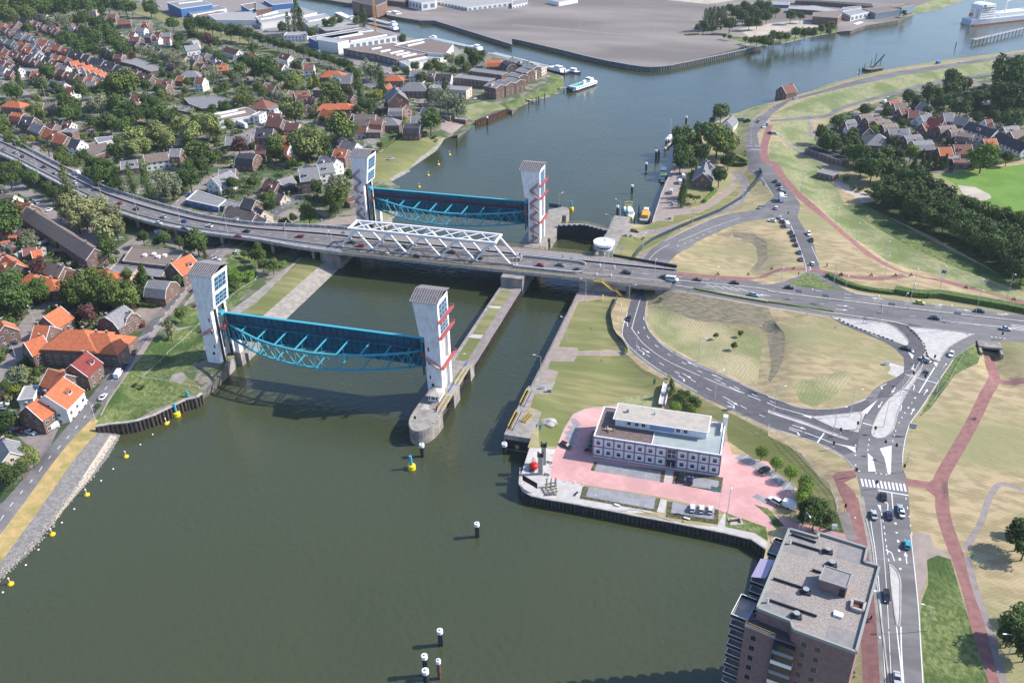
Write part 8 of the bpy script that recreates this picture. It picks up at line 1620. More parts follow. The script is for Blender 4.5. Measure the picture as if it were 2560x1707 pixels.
sign('C3', 165, 1345, 6.4, 2.1, 1.6, M['black'], 'long black information board on white posts at the quay corner', -28, 2, 'information_board'); sign('Z2', 190, 255, 7.0, 2.4, 1.6, simple('slate', (.08, .11, .16)), 'dark rectangular board at the far end of the lock pier', -4, 2, 'information_board')
sign('C3', 1305, 395, .9, 2.4, .3, simple('green_sign', (.05, .16, .10)), 'small green panel on the lawn near the blue conifer', 30); sign('Z1', 1215, 885, .8, 2.4, .4, simple('lime', (.35, .5, .05)), 'lime green panel below the yellow stairs', 60); sign('C3', 1045, 105, 2.6, 1.7, .3, simple('lime', (.35, .5, .05)), 'yellow green panel on the fence above the lawn path', -60, 2); sign('C3', 1445, 340, 2., 1.2, .3, simple('lime', (.35, .5, .05)), 'yellow green panel on the fence by the footpath stairs', -30, 2)
# red-white barrier posts on the deck
for i, (tl, x, y) in enumerate((('B3', 50, 775), ('B3', 85, 800), ('B3', 8, 870), ('B3', 42, 870), ('B3', 806, 880), ('B3', 940, 895), ('B3', 775, 960), ('B3', 908, 970))):
 fr = TL[tl]; p = G(fr[0]+x/fr[2], fr[1]+y/fr[2], 10.02); t = empty('barrier_post', p); mb = MB()
 for k in range(8): mb.box(-.12, .12, -.12, .12, k*.6, k*.6+.6, M['redp'] if k % 2 else M['wpaint'])
 mb.build('striped_boom', None, t); mb = MB(); mb.box(-.35, .35, -.3, .3, 0, 1.1, M['wpaint']); mb.build('base_box', None, t); describe(t, 'red and white raised barrier', 'barrier', 'raised road barriers', p)
# ================================================================ fences
def fence(name, s, h_, label, m=None, solid=None, step=3., rails=(1., .1)):
 P = gpts(s); c = P[0]; t = empty(name, c, 0, label, 'fence'); mb = MB(); sb = MB()
 for a, b in zip(P, P[1:]):
  L = math.dist(a[:2], b[:2]); k = max(1, int(L/step));
  for i in range(k):
   q = [a[:2]+(b[:2]-a[:2])*(i+e)/k for e in (0, 1)]; zz = [H(*x) for x in q]; A, B = [Vector((x[0]-c[0], x[1]-c[1], z_-c[2])) for x, z_ in zip(q, zz)]
   mb.bar(A, A+Vector((0, 0, h_)), .08, .08, m or M['lamp'])
   for r_ in rails: mb.bar(A+Vector((0, 0, h_*r_)), B+Vector((0, 0, h_*r_)), .05, .05, m or M['lamp'])
   if solid: sb.bar(A+Vector((0, 0, h_*.5)), B+Vector((0, 0, h_*.5)), .05, h_*.95, solid)
 mb.build('posts_and_rails', None, t)
 if solid: sb.build('screen', None, t)
 return t
bg = simple('dark_green_mesh', (.03, .06, .065), .7)
fence('screen_fence', 'Z3 1985,450 2030,520 1980,600 1870,720 1730,860 1600,940 1400,1060 1200,1140 950,1240 700,1350 500,1440 300,1560 Z2 1620,1000 1530,1130 1500,1190', 2., 'dark green screen fence curving between the service road and the slip road', M['grey'], bg)
fence('screen_fence', 'B3 965,1175 945,1230 915,1290 905,1350 930,1480 960,1530 1000,1566 C3 1030,40 1060,95', 1.8, 'dark blue fence curving beside the lock lawn from the underpass', M['grey'], bg)
fence('wire_fence', 'C3 1065,100 1300,280 1440,350 1700,490 1900,600 2150,730 2350,850 C4 0,800 150,920 300,1060 450,1220 560,1350 620,1440 640,1566 D4 650,0 560,100', 2., 'long wire fence on top of the bank above the office', M['lamp'], None, 3., (1., .5, .1))
fence('white_rail', 'C1 1305,345 1400,260 1540,120 1680,0 B1 1830,1420 1960,1250 2080,1220 2150,1140 2350,1010 B2 0,1000 110,920', 1., 'long white pipe rail along the green bank by the near left tower', M['wpaint'], None, 6., (1.,)); fence('white_rail', 'C1 1305,345 1560,375 1830,430 1860,455', 1., 'short white pipe rail across the green corner', M['wpaint'], None, 4., (1.,))
fence('guard_rail', 'C4 1800,120 1720,250 1660,370 1560,490 1480,600', .8, 'steel guard rail along the grass bank right of the junction', M['grey'], None, 4., (1., .6)); fence('cycle_barrier', 'C4 1640,1290 1650,1440', 1.2, 'green railing at the bend of the red cycle path', simple('rail_green', (.05, .22, .12)), None, 1.2, (1., .6, .3)); fence('cycle_barrier', 'D4 1870,370 1900,440 1930,520', 1.2, 'green railing where the grey footpath meets the cycle path', simple('rail_green', (.05, .22, .12)), None, 1.2, (1., .6, .3))
fence('garden_fence', 'C1 900,290 1000,180', 1., 'dark low garden fence in front of the dark red roof house', M['dark'], None, 1.5); fence('gate', 'Z3 1640,600 1700,640', 1.6, 'grey gate across the quay entrance', M['grey'], None, 1., (1., .5, .1)); fence('park_fence', 'A1 1600,880 1760,860 1860,850', .8, 'low railing along the village pond', M['dark'], None, 4.)
# tunnel portal
p = gpt('C4 2030,130'); t = empty('cycle_tunnel', (p[0], p[1]+2.2, p[2]-.3), R(0), 'dark concrete cycle tunnel mouth under the slip road', 'tunnel'); mb = MB()
mb.box(-4.2, -3.2, -5, 4, -1, 3., M['conc']); mb.box(3.2, 4.2, -5, 4, -1, 3., M['conc']); mb.box(-4.2, 4.2, -1, 4, 2.7, 3.5, M['conc']); mb.box(-3.2, 3.2, .2, .5, -1, 2.7, M['black']); mb.build('portal', None, t)  # black sheet across the mouth stands in for the darkness inside
# ================================================================ things on the office quay
def q5(s): return gpt(s)
p = q5('C3 200,1165'); t = empty('old_buoy', p, 0, 'big red and white striped buoy standing on the quay corner', 'buoy'); mb = MB(); mb.lathe([(.9, .2), (1.5, .7), (1.5, 1.6), (.8, 2.1)], n=16, m=M['redp']); mb.build('body', None, t, True); mb = MB()
for i in range(4): a = i*math.pi/2; mb.bar((.8*math.cos(a), .8*math.sin(a), 2), (.3*math.cos(a), .3*math.sin(a), 4.2), .14, .14, M['redp'])
mb.box(-.4, .4, -.4, .4, 3.2, 3.5, M['wpaint']); mb.tube((0, 0, 4.1), (0, 0, 4.9), .25, .1, m=M['wpaint']); mb.build('cage', None, t)
for (s, lab) in (('C3 262,1212', 'front concrete pylon with dark forked top beside the red buoy'), ('C3 292,1120', 'rear concrete pylon with dark forked top beside the red buoy')):
 p = q5(s); t = empty('concrete_pylon', p, R(10), lab, 'pylon', 'concrete pylons on the quay'); mb = MB(); mb.prism([(-.75, -.5), (.75, -.5), (.75, .5), (-.75, .5)], 0, 7.2, M['concl']); mb.build('column', None, t); mb = MB(); mb.box(-1., 1., -.8, .8, 7.2, 7.7, M['dark']); mb.box(-1., -.5, -.8, .8, 7.7, 8.3, M['dark']); mb.box(.5, 1., -.8, .8, 7.7, 8.3, M['dark']); mb.build('forked_head', None, t)
p = q5('C3 360,1370'); t = empty('lattice_sculpture', p, R(20), 'open lattice sculpture of grey wooden beams on the quay', 'sculpture'); mb = MB(); tw = simple('weathered_wood', (.22, .20, .16), .9)
for i in range(4): mb.bar((-1.9, -1.8+i*1.2, .5+i*.3), (1.9, -1.4+i*1.1, 1.0+i*.3), .3, .3, tw)
for i in range(3): mb.bar((-1.5+i*1.4, -2.2, .4), (-1.1+i*1.4, 2.4, 1.6), .3, .3, tw); mb.bar((-1.5+i*1.4, 2., 0), (-1.1+i*1.4, 2.4, 3.2), .3, .3, tw); mb.bar((-1.5+i*1.4, -2.1, 0), (-1.5+i*1.4, -2.1, 1), .3, .3, tw)
mb.build('beams', None, t)
for i, (s, lab) in enumerate((('C3 180,1195', 'black bench in front of the red buoy'), ('C3 345,1112', 'black bench right of the rear pylon'), ('C3 320,1225', 'black bench at the foot of the front pylon'), ('C3 590,1400', 'long thin bench on the pale quay near the planting'), ('C3 965,1505', 'white bench in the quay planting bed'), ('D3 1605,60', 'white bench below the three white cars'))):
 t = empty('bench', q5(s), R(-10 if i != 3 else 75), lab, 'bench'); mb = MB(); mb.box(-.95, .95, -.25, .25, .42, .5, M['black'] if i < 4 else M['wpaint']); mb.build('seat', None, t)
 for k in (-.8, .8): mb = MB(); mb.box(k-.06, k+.06, -.22, .22, 0, .42, M['grey']); mb.build('leg', None, t)
for s in ('C3 380,1045', 'C3 375,1145', 'C3 340,1255', 'C3 418,1270', 'C3 495,1285', 'C3 575,1300', 'C3 655,1312', 'C3 1398,1285'):
 t = empty('bollard', q5(s)); mb = MB(); mb.tube((0, 0, 0), (0, 0, .9), .14, n=8, m=M['wpaint']); mb.build('post', None, t); describe(t, 'white low bollard', 'bollard', 'bollards along the pink paving', t.location)
p = q5('C3 1893,1566'); t = empty('flagpole', p, 0, 'white flagpole with a blue and yellow waving flag in front of the office', 'flagpole'); mb = MB(); mb.tube((0, 0, 0), (0, 0, 10), .08, .05, 6, M['wpaint']); mb.build('pole', None, t)
for k, c in enumerate(((.05, .35, .12), (.7, .6, .08), (.03, .30, .55), (.6, .65, .7), (.03, .3, .55))):
 mb = MB(); vs = []
 for i in range(7): x = -.05-i*.5; zz = 9.7-k*.36-i*.05; yy = .18*math.sin(i*1.3); vs += [(x, yy, zz+.06*math.sin(i*1.6)), (x, yy, zz-.36+.06*math.sin(i*1.6))]
 mb.add(vs, [(2*i, 2*i+1, 2*i+3, 2*i+2) for i in range(6)], simple(f'flag{k}', c, .7)); mb.build('flag_stripe', None, t)
p = q5('C4 195,1520'); t = empty('trailer', p, R(-25), 'white box trailer parked beside the white off-roader', 'trailer'); mb = MB(); mb.box(-2., 2., -1.1, 1.1, .5, 2.3, M['wpaint']); mb.build('box', None, t); mb = MB(); mb.tube((0, -1.15, .35), (0, 1.15, .35), .35, n=10, m=M['rubber']); mb.build('wheel', None, t); mb = MB(); mb.bar((2, 0, .5), (3.2, 0, .5), .12, .12, M['grey']); mb.build('drawbar', None, t)
p = q5('Z5 740,990'); me = bpy.data.meshes.new('gravel_heap'); bm = bmesh.new(); bmesh.ops.create_icosphere(bm, subdivisions=4, radius=1)
for v in bm.verts:
 n_ = math.sin(v.co.x*5)*.06+math.sin(v.co.y*7+2)*.06; v.co = Vector((v.co.x*3.3*(1+n_), v.co.y*2.3*(1+n_), max(v.co.z, -.1)*1.25*(1+n_)))
bm.to_mesh(me); bm.free(); me.materials.append(mat('pale_sand_heap', (.40, .385, .35), .95, (.25, .235, .22), .6, 6., bump=.1)); tag(link('sand_heap', me, None, p), 'pale heap of sand on the lawn above the lock corner', 'sand heap')
p = q5('Z5 430,930'); t = empty('spare_railing', p, R(-15), 'yellow spare walkway frame lying on the dark lock corner', 'railing'); mb = MB()
for a in (-1.1, 0, 1.1): mb.bar((a, -2.6, .5), (a, 2.6, .5), .16, .16, M['yellow']); mb.bar((a, -2.6, .1), (a, 2.6, .1), .12, .12, M['yellow'])
for b in range(5): mb.bar((-1.1, -2.4+b*1.2, .3), (1.1, -2.4+b*1.2, .3), .12, .3, M['yellow'])
mb.build('frame', None, t)
for s, lab, c in (('Z5 655,515', 'white low cabinet under the lamp cluster on the lock corner', 'wpaint'), ('Z5 745,560', 'blue grey cabinet beside the white one on the lock corner', 'glassb'), ('C4 1090,210', 'white cabinet on the triangular paved patch at the junction', 'wpaint'), ('D4 605,145', 'white utility box on the corner grass', 'wpaint'), ('Z3 670,1165', 'grey utility box on the brown quay', 'grey'), ('Z2 1410,700', 'grey utility box below the service road', 'grey'), ('C3 1995,625', 'grey utility box on the fence line', 'grey')):
 t = empty('cabinet', q5(s), R(12), lab, 'cabinet'); mb = MB(); mb.box(-.75, .75, -.5, .5, 0, 1.3, M[c]); mb.build('housing', None, t); mb = MB(); mb.box(-.8, .8, -.55, .55, 1.3, 1.38, M['grey']); mb.build('lid', None, t)
p = q5('D3 2050,80'); t = empty('millstone', p, R(20), 'rusty anchor monument on a stone slab in the green strip', 'monument'); mb = MB(); mb.box(-2, 2, -1.6, 1.6, 0, .15, M['concl']); mb.build('slab', None, t); mb = MB(); mb.bar((-1.4, 0, .5), (1.4, 0, .7), .4, .4, M['rust']); mb.bar((1.2, -1, .4), (1.2, 1, .4), .3, .4, M['rust']); mb.tube((-1.4, -.6, .5), (-1.4, .6, .5), .2, m=M['rust']); mb.build('anchor', None, t)
# footbridge path to the office
p = q5('C3 1395,540'); t = empty('footbridge', p, 0, 'pale walled footpath leading from the fence to the back of the office', 'footbridge'); P = [gpt(s) for s in ('C3 1420,400', 'C3 1375,600')]; a, b = [Vector(x)-Vector(p) for x in P]; mb = MB(); mb.bar(a+Vector((0, 0, .6)), b+Vector((0, 0, 1.2)), 2.2, .25, GM['pale']); mb.build('path_slab', None, t)
for s in (-1.15, 1.15): mb = MB(); mb.bar(a+Vector((s, 0, .9)), b+Vector((s, 0, 1.5)), .25, 1., M['wpaint']); mb.build('parapet', None, t)
# ================================================================ water furniture
def dolphin(tile, x, y, h_, r_=.55, cap=True, desc='round dark mooring post with white cap', bundle=True, m='dark'):
 fr = TL[tile]; p = G(fr[0]+x/fr[2], fr[1]+y/fr[2], 0); t = empty('mooring_post', (p[0], p[1], 0)); mb = MB()
 if bundle:
  for k in range(3): a = k*2.1; mb.tube((.32*math.cos(a), .32*math.sin(a), -2), (.28*math.cos(a), .28*math.sin(a), h_), r_*.75, n=10, m=M[m])
 else: mb.tube((0, 0, -2), (0, 0, h_), r_, n=12, m=M[m])
 mb.build('pile', None, t)
 if cap: mb = MB(); mb.tube((0, 0, h_-.9), (0, 0, h_+.15), r_*1.25 if not bundle else r_*1.45, n=12, m=M['wpaint']); mb.tube((0, 0, h_+.15), (0, 0, h_+.6), r_*.6, .1, n=10, m=M['concl']); mb.build('cap', None, t)
 describe(t, desc, 'mooring post', 'mooring posts', p)
for a in (('D2', 2033, 222, 5.2), ('D2', 1698, 1215, 5.4), ('D2', 1562, 1495, 7.2), ('A3', 1230, 1560, 4.5), ('A3', 1320, 1465, 6.), ('A3', 1345, 1440, 5.), ('A3', 1412, 1352, 5.5), ('A3', 1437, 1330, 4.), ('A3', 1596, 1135, 5.), ('B3', 1100, 208, 5.), ('B3', 967, 402, 5.), ('A2', 2123, 1150, 6.)): dolphin(*a)
for a in (('C2', 1530, 1052, 5., .7), ('C2', 2283, 1022, 4., .75), ('D2', 1568, 1600, 6., .7)): dolphin(*a, desc='single dark mooring post with white top', bundle=False)
dolphin('D2', 1687, 1520, 6.5, .5, True, 'slim rusty brown mooring post', False, 'rust')
for a in (('A3', 152, 985), ('A3', 222, 955), ('A3', 243, 945), ('A3', 300, 920), ('A3', 522, 855), ('A3', 482, 690), ('A4', 832, 690), ('A4', 1720, 440), ('B3', 1053, 395), ('B3', 1163, 400), ('B3', 1125, 482), ('A2', 1843, 1352)): dolphin(*a, 5., .35, False, 'thin dark mooring pole', False)
def buoy(tile, x, y, kind):
 fr = TL[tile]; p = G(fr[0]+x/fr[2], fr[1]+y/fr[2], 0); yb = simple('buoy_yellow', (.75, .52, .01), .4)
 if kind == 's':
  t = empty('yellow_buoy', (p[0], p[1], 0)); mb = MB(); mb.lathe([(.5, -.3), (.95, -.1), (.95, .25), (.45, .6), (.25, .8)], n=14, m=yb); mb.build('float', None, t, True); mb = MB(); mb.tube((0, 0, .7), (.1, -.1, 2.2), .22, .16, n=8, m=simple('buoy_post', (.7, .35, .22))); mb.tube((.1, -.1, 2.2), (.1, -.1, 2.5), .26, .2, n=8, m=M['wpaint']); mb.build('top_mark', None, t); describe(t, 'small yellow buoy', 'buoy', 'small yellow buoys', p)
 else:
  t = empty('light_buoy', (p[0], p[1], 0)); mb = MB(); mb.lathe([(1.2, -.3), (1.35, 0), (1.35, .55), (1.2, .7), (1.35, .85), (1.3, 1.5), (.9, 1.7)], n=18, m=yb); mb.build('float', None, t, True); mb = MB(); mb.tube((0, 0, 1.5), (-.15, 0, 5.2), .5, n=14, m=M['cyan']); mb.build('cylinder', None, t); describe(t, 'big yellow buoy with blue cylinder', 'buoy', 'yellow and blue buoys', p)
for a in (('C1', 1527, 752), ('C1', 1157, 1055), ('C1', 797, 1405), ('D1', 480, 200), ('D1', 97, 655), ('A2', 1777, 1422), ('A2', 1675, 1512), ('B2', 1580, 42), ('B2', 1497, 150)): buoy(*a, 's')
for a in (('C1', 1625, 680), ('C2', 1430, 1165), ('B3', 545, 362)): buoy(*a, 'b')
for tl, x, y in (('C1', 1401, 851), ('C1', 1287, 944), ('C1', 1038, 1168), ('C1', 927, 1276), ('C1', 680, 1535), ('D1', 567, 92), ('D1', 352, 340), ('D1', 236, 481), ('D1', 25, 731), ('C1', 1550, 735)):
 fr = TL[tl]; p = G(fr[0]+x/fr[2], fr[1]+y/fr[2], 0); mb = MB(); mb.lathe([(.2, -.2), (.32, 0), (.2, .22)], n=10, m=M['wpaint']); o = mb.build('float_ball', None, None, True, (p[0], p[1], 0)); describe(o, 'tiny white float', 'float', 'white floats of the boom', p)
p = at('C1 1740,575', 0)[0]; t = empty('navigation_marker', (p[0]-.6, p[1]+.6, 0), 0, 'turquoise ladder post at the end of the timber pile wall', 'ladder'); mb = MB(); mb.tube((0, 0, -1), (0, 0, 5.6), .3, m=M['cyan']); mb.build('post', None, t)
mb = MB()
for k in range(4): mb.box(-.7, .9, -.35, .35, .8+k*1.2, 1.05+k*1.2, M['cyan'])
mb.build('rungs', None, t)
# ================================================================ boats
def hull(t, L, B, Hh, m, md, sheer=.5, blunt=.55, name='hull'):
 st = 14; vs = []; fs = []
 for i in range(st+1):
  u = i/st; x = -L/2+L*u; w_ = B/2*(1-max(0, (u-blunt)/(1-blunt))**2.2)*(1-.25*max(0, (.12-u)/.12)); w_ = max(w_, .06); z = Hh+sheer*max(0, u-.6)**1.5*2+sheer*.3*max(0, .2-u)
  vs += [(x, -w_, z), (x, -w_*.95, 0), (x, -w_*.5, -.8), (x, w_*.5, -.8), (x, w_*.95, 0), (x, w_, z)]
 mb = MB()
 for i in range(st):
  for j in range(5): fs.append((i*6+j, i*6+j+1, (i+1)*6+j+1, (i+1)*6+j))
 fs += [(0, 5, 4, 3, 2, 1), tuple(st*6+j for j in range(6))]; mb.add(vs, fs, m); mb.build(name, None, t)
 mb = MB(); mb.add([(v[0], v[1]*.96, v[2]-.12) for v in vs], [(i*6, (i+1)*6, (i+1)*6+5, i*6+5) for i in range(st)], md); mb.build('deck', None, t)
def boat(s0, s1, label, cat, name='boat', z=0.):
 a = at(s0, z)[0]; b = at(s1, z)[0]; c = (a+b)/2; t = empty(name, (c[0], c[1], z), math.atan2(b[1]-a[1], b[0]-a[0]), label, cat); return t, float(np.hypot(*(b-a)))
W_ = M['wpaint']; dkb = simple('navy_hull', (.015, .02, .035), .4); gd = simple('green_deck', (.10, .42, .33), .6); gh = simple('grey_hatch', (.33, .35, .37), .6)
def bx(t, nm, a, m): mb = MB(); mb.box(*a, m); return mb.build(nm, None, t)
def wins(t, x0, x1, y, z, n_, h_=.7):
 for s in (-1, 1):
  mb = MB();
  for i in range(n_): a = x0+(x1-x0)*(i+.15)/n_; b = x0+(x1-x0)*(i+.8)/n_; mb.add([(a, s*(y+.03), z), (b, s*(y+.03), z), (b, s*(y+.03), z+h_), (a, s*(y+.03), z+h_)], [(0, 1, 2, 3) if s < 0 else (3, 2, 1, 0)], M['glass'])
  mb.build('window_row', None, t)
t, L = boat('A3 530,845', 'A3 770,765', 'white car ferry with a green deck and two small towers moored at the jetty', 'ferry', 'ferry'); hull(t, L, 8.5, 1.2, dkb, W_, .2, .75); bx(t, 'superstructure', (-L*.4, L*.4, -3.9, 3.9, 1.1, 3.4), W_); wins(t, -L*.38, L*.38, 3.9, 1.9, 11); bx(t, 'car_deck', (-L*.36, L*.1, -3.2, 3.2, 3.4, 3.5), gd); bx(t, 'wheelhouse', (L*.18, L*.3, -2.6, 2.6, 3.4, 6.2), W_); bx(t, 'funnel', (-L*.12, -L*.02, -3.7, -2.2, 3.4, 6.6), W_); bx(t, 'wheelhouse_window', (L*.17, L*.31, -2.4, 2.4, 5.1, 5.8), M['glass']); bx(t, 'ramp', (-L*.53, -L*.46, -2.8, 2.8, 1.1, 3.2), M['dark'])
def barge(s0, s1, label, B=9., hm=None, hatch=gh, Hh=1.6, cab=.14):
 t, L = boat(s0, s1, label, 'barge', 'barge'); hull(t, L, B, Hh, hm or dkb, M['grey'], .8, .85); bx(t, 'hatch_cover', (-L*.32, L*.42, -B*.4, B*.4, Hh-.1, Hh+1.), hatch); bx(t, 'wheelhouse', (-L*.46, -L*(.46-cab), -B*.36, B*.36, Hh-.1, Hh+2.2), W_); bx(t, 'bridge', (-L*.44, -L*(.46-cab*.6), -B*.22, B*.22, Hh+2.2, Hh+4.), W_); bx(t, 'bridge_window', (-L*.445, -L*(.455-cab*.6), -B*.2, B*.2, Hh+2.9, Hh+3.5), M['glass']); return t
barge('A2 2080,480', 'A2 1570,365', 'long moored barge with pale hatches beside the ribbed warehouse'); barge('A3 500,685', 'A2 2120,500', 'long dark barge behind the wooden townhouses'); barge('A2 1300,290', 'A2 1010,230', 'nearer one of two barges under the orange crane', hatch=simple('rust_hatch', (.22, .16, .14))); barge('A2 1290,255', 'A2 1020,185', 'farther one of two barges under the orange crane'); barge('A2 900,205', 'A2 740,130', 'white covered barge at the wharf behind the brick factory', hm=M['redp'], hatch=W_); barge('A2 1335,165', 'A2 900,60', 'white topped barge in the shipyard dock', B=10., cab=.2)
t, L = boat('A3 500,660', 'A3 632,680', 'small blue and white tug behind the car ferry', 'tug', 'tug'); hull(t, L, 5.5, 1.4, simple('blue_hull', (.03, .1, .3), .4), W_, .8); bx(t, 'wheelhouse', (-L*.2, L*.15, -1.8, 1.8, 1.4, 3.8), W_); bx(t, 'wheelhouse_window', (-L*.19, L*.16, -1.82, 1.82, 2.8, 3.4), M['glass'])
t, L = boat('Z3 560,605', 'Z3 590,440', 'white patrol boat with a green deck moored at the brown quay', 'patrol boat', 'patrol_boat'); hull(t, L, 4.6, 1.3, dkb, W_, .6, .5); bx(t, 'wheelhouse', (-L*.02, L*.25, -1.5, 1.5, 1.3, 3.6), W_); bx(t, 'wheelhouse_window', (-L*.03, L*.26, -1.52, 1.52, 2.5, 3.2), M['glass']); bx(t, 'aft_deck', (-L*.4, -L*.06, -1.8, 1.8, 1.2, 1.5), simple('deck_green', (.12, .28, .08))); mb = MB(); mb.tube((L*.1, 0, 3.6), (L*.1, 0, 6.4), .06, m=W_); mb.build('mast', None, t)
t, L = boat('Z3 620,660', 'Z3 640,520', 'small white launch lying between the patrol boat and the quay', 'launch', 'launch'); hull(t, L, 2.6, .9, W_, W_, .4, .5); bx(t, 'cabin', (-L*.1, L*.2, -.9, .9, .9, 1.9), simple('navy', (.02, .03, .08)))
t, L = boat('Z3 290,1215', 'Z3 335,1040', 'grey workboat with an orange deckhouse at the quay', 'workboat', 'workboat'); hull(t, L, 5.4, 1.2, M['grey'], simple('boat_grey', (.3, .3, .3)), .5, .6); bx(t, 'deckhouse', (-L*.28, L*.12, -1.7, 1.7, 1.2, 2.9), simple('deckhouse_orange', (.75, .33, .02), .5)); bx(t, 'wheelhouse', (L*.14, L*.3, -1.2, 1.2, 1.2, 3.4), W_)
t, L = boat('Z2 1440,210', 'Z2 1520,410', 'yellow green measuring boat with a gantry frame', 'workboat', 'workboat'); yg = simple('yellow_green', (.55, .62, .12), .5); hull(t, L, 5., 1.2, yg, W_, .4, .6); bx(t, 'wheelhouse', (-L*.05, L*.25, -1.4, 1.4, 1.2, 3.), W_); mb = MB()
for y in (-2, 2): mb.bar((-L*.42, y, 1), (-L*.3, y, 5), .3, .3, yg)
mb.bar((-L*.3, -2, 5), (-L*.3, 2, 5), .3, .3, yg); mb.bar((-L*.36, -2, 3), (-L*.36, 2, 3), .3, .3, yg); mb.build('gantry', None, t); bx(t, 'canopy', (-L*.02, L*.14, -3.4, -1.4, 2.4, 2.6), M['cyan'])
t, L = boat('A3 1425,1290', 'A3 1470,1240', 'white sailing yacht with a tall mast beside the dark trees', 'sailboat', 'sailboat'); hull(t, 9, 2.8, 1., W_, W_, .4, .4); bx(t, 'cabin', (-1.5, 1.8, -.8, .8, 1., 1.5), W_); mb = MB(); mb.tube((.5, 0, 1), (.5, 0, 13), .09, m=W_); mb.build('mast', None, t)
t, L = boat('A4 1815,230', 'A4 2900,110', 'big white cargo ship with a tall bridge block at the top right', 'cargo ship', 'cargo_ship'); hull(t, L, 17, 5.5, simple('pale_blue_hull', (.50, .56, .62), .5), W_, 1.5, .85); bx(t, 'bridge_block', (-L*.44, -L*.33, -7., 7., 5.5, 19.), W_); bx(t, 'bridge_wing', (-L*.42, -L*.35, -8.8, 8.8, 17., 19.5), W_); bx(t, 'bridge_window', (-L*.425, -L*.345, -8.3, 8.3, 18.1, 18.9), M['glass']); bx(t, 'funnel', (-L*.47, -L*.445, -2.5, 2.5, 5.5, 15.), W_); bx(t, 'hatch_cover', (-L*.28, L*.4, -6.8, 6.8, 5.4, 9.2), simple('white_hatch', (.6, .62, .64), .6)); bx(t, 'lifeboat', (-L*.485, -L*.465, -1.3, 1.3, 8, 11), M['orange']); mb = MB(); mb.tube((-L*.39, 0, 19), (-L*.39, 0, 27), .3, m=W_); mb.build('mast', None, t)
bx(t, 'boot_top', (-L*.49, L*.3, -8.56, 8.56, -.2, .9), simple('boot_red', (.25, .06, .05)))
for k in range(5): wins(t, -L*.435, -L*.335, 7., 6.6+k*2.2, 7, .8)
for x in (-.2, .02): mb = MB(); mb.tube((L*x, 0, 8), (L*x, 0, 20), 1., .7, 8, W_); mb.bar((L*x, 0, 19), (L*(x+.13), 2, 24), .9, .9, W_); mb.build('deck_crane', None, t)
mb = MB(); railing(mb, [(-L*.49, -7, 5.6), (-L*.46, -8.3, 5.6), (-L*.3, -8.4, 5.6)], 1.2, W_, 3., .12); mb.build('railing', None, t)
wr = M['rust']
t, L = boat('A4 885,655', 'A4 1045,635', 'old dark dredger wreck with a slanting ladder arm', 'dredger', 'dredger'); hull(t, L, 9, 2., simple('wreck', (.07, .075, .06), .9), simple('wreck_deck', (.16, .18, .14), .9), .6, .8); mb = MB(); mb.bar((-2, 0, 1), (L*.62, 2, 11), .7, .9, M['dark']); mb.build('ladder_arm', None, t)
for x, h_ in ((-L*.45, 6), (-L*.1, 8), (L*.12, 13), (L*.45, 8)): mb = MB(); mb.bar((x, 2, 1), (x+.6, 2, h_), .35, .35, M['dark']); mb.build('post', None, t)
t, L = boat('A4 755,275', 'A4 895,225', 'white motor yacht moored below the white boathouse', 'yacht', 'yacht'); hull(t, L, 5.5, 2., W_, W_, .8, .5); bx(t, 'deckhouse', (-L*.25, L*.2, -2, 2, 2, 4.), W_); bx(t, 'window_band', (-L*.24, L*.21, -2.03, 2.03, 2.9, 3.5), M['glass'])
for s0, s1, lab in (('A2 1600,350', 'A2 1680,375', 'small white cruiser at the head of the long moored barge'), ('A2 1360,175', 'A2 1400,175', 'small white motor boat at the shipyard quay')):
 t, L = boat(s0, s1, lab, 'motor boat', 'motor_boat'); hull(t, L, 3.8, 1.4, W_, W_, .6, .5); bx(t, 'cabin', (-L*.25, L*.15, -1.3, 1.3, 1.4, 3.2), W_)
# jetties
def jetty(s0, s1, z, w_, lab, rail=False):
 a = at(s0, z)[0]; b = at(s1, z)[0]; t = empty('jetty', (a[0], a[1], 0), 0, lab, 'jetty'); A, B = Vector((0, 0, z)), Vector((b[0]-a[0], b[1]-a[1], z)); mb = MB(); mb.bar(A, B, w_, .3, M['concl']); mb.build('walkway', None, t); k = max(2, int((B-A).length/6))
 for i in range(k+1): p = A+(B-A)*i/k; mb = MB(); mb.tube((p.x, p.y, -2), (p.x, p.y, z+.6), .3, n=8, m=M['pile']); mb.build('pile', None, t)
 if rail: mb = MB(); railing(mb, [tuple(A+Vector((0, 0, .1))), tuple(B+Vector((0, 0, .1)))], 1.1, M['blue'], 2.5, .12); mb.build('railing', None, t)
jetty('A3 430,802', 'A3 525,815', 2.2, 2., 'short jetty leading to the white car ferry'); jetty('A3 130,915', 'A3 250,925', 1.6, 2., 'low timber landing stage below the wooden townhouses'); jetty('A4 1880,365', 'A4 2350,255', 4., 5., 'long concrete pier in front of the white cargo ship', True); jetty('A3 1400,1370', 'A3 1490,1280', 1., 1.6, 'narrow floating jetty beside the sailing yacht'); jetty('Z3 545,610', 'Z3 660,540', 1., 2., 'pontoon between the patrol boat and the quay'); jetty('A4 945,215', 'A4 1200,175', 2.2, 6., 'timber staging under the glass fronted hall')
t = empty('tower_crane', (*at('A2 1098,285', 3)[0], 3), 0, 'orange lattice tower crane behind the brick factory', 'crane'); mb = MB(); oc = simple('crane_orange', (.55, .30, .10), .6)
for i in range(22):
 for s in (-1, 1):
  for r_ in (-1, 1): mb.bar((s*.9, r_*.9, i*3), (s*.9, r_*.9, i*3+3), .28, .28, oc)
 mb.bar((-.9, -.9, i*3), (.9, -.9, i*3+3), .2, .2, oc); mb.bar((.9, .9, i*3), (.9, -.9, i*3+3), .2, .2, oc)
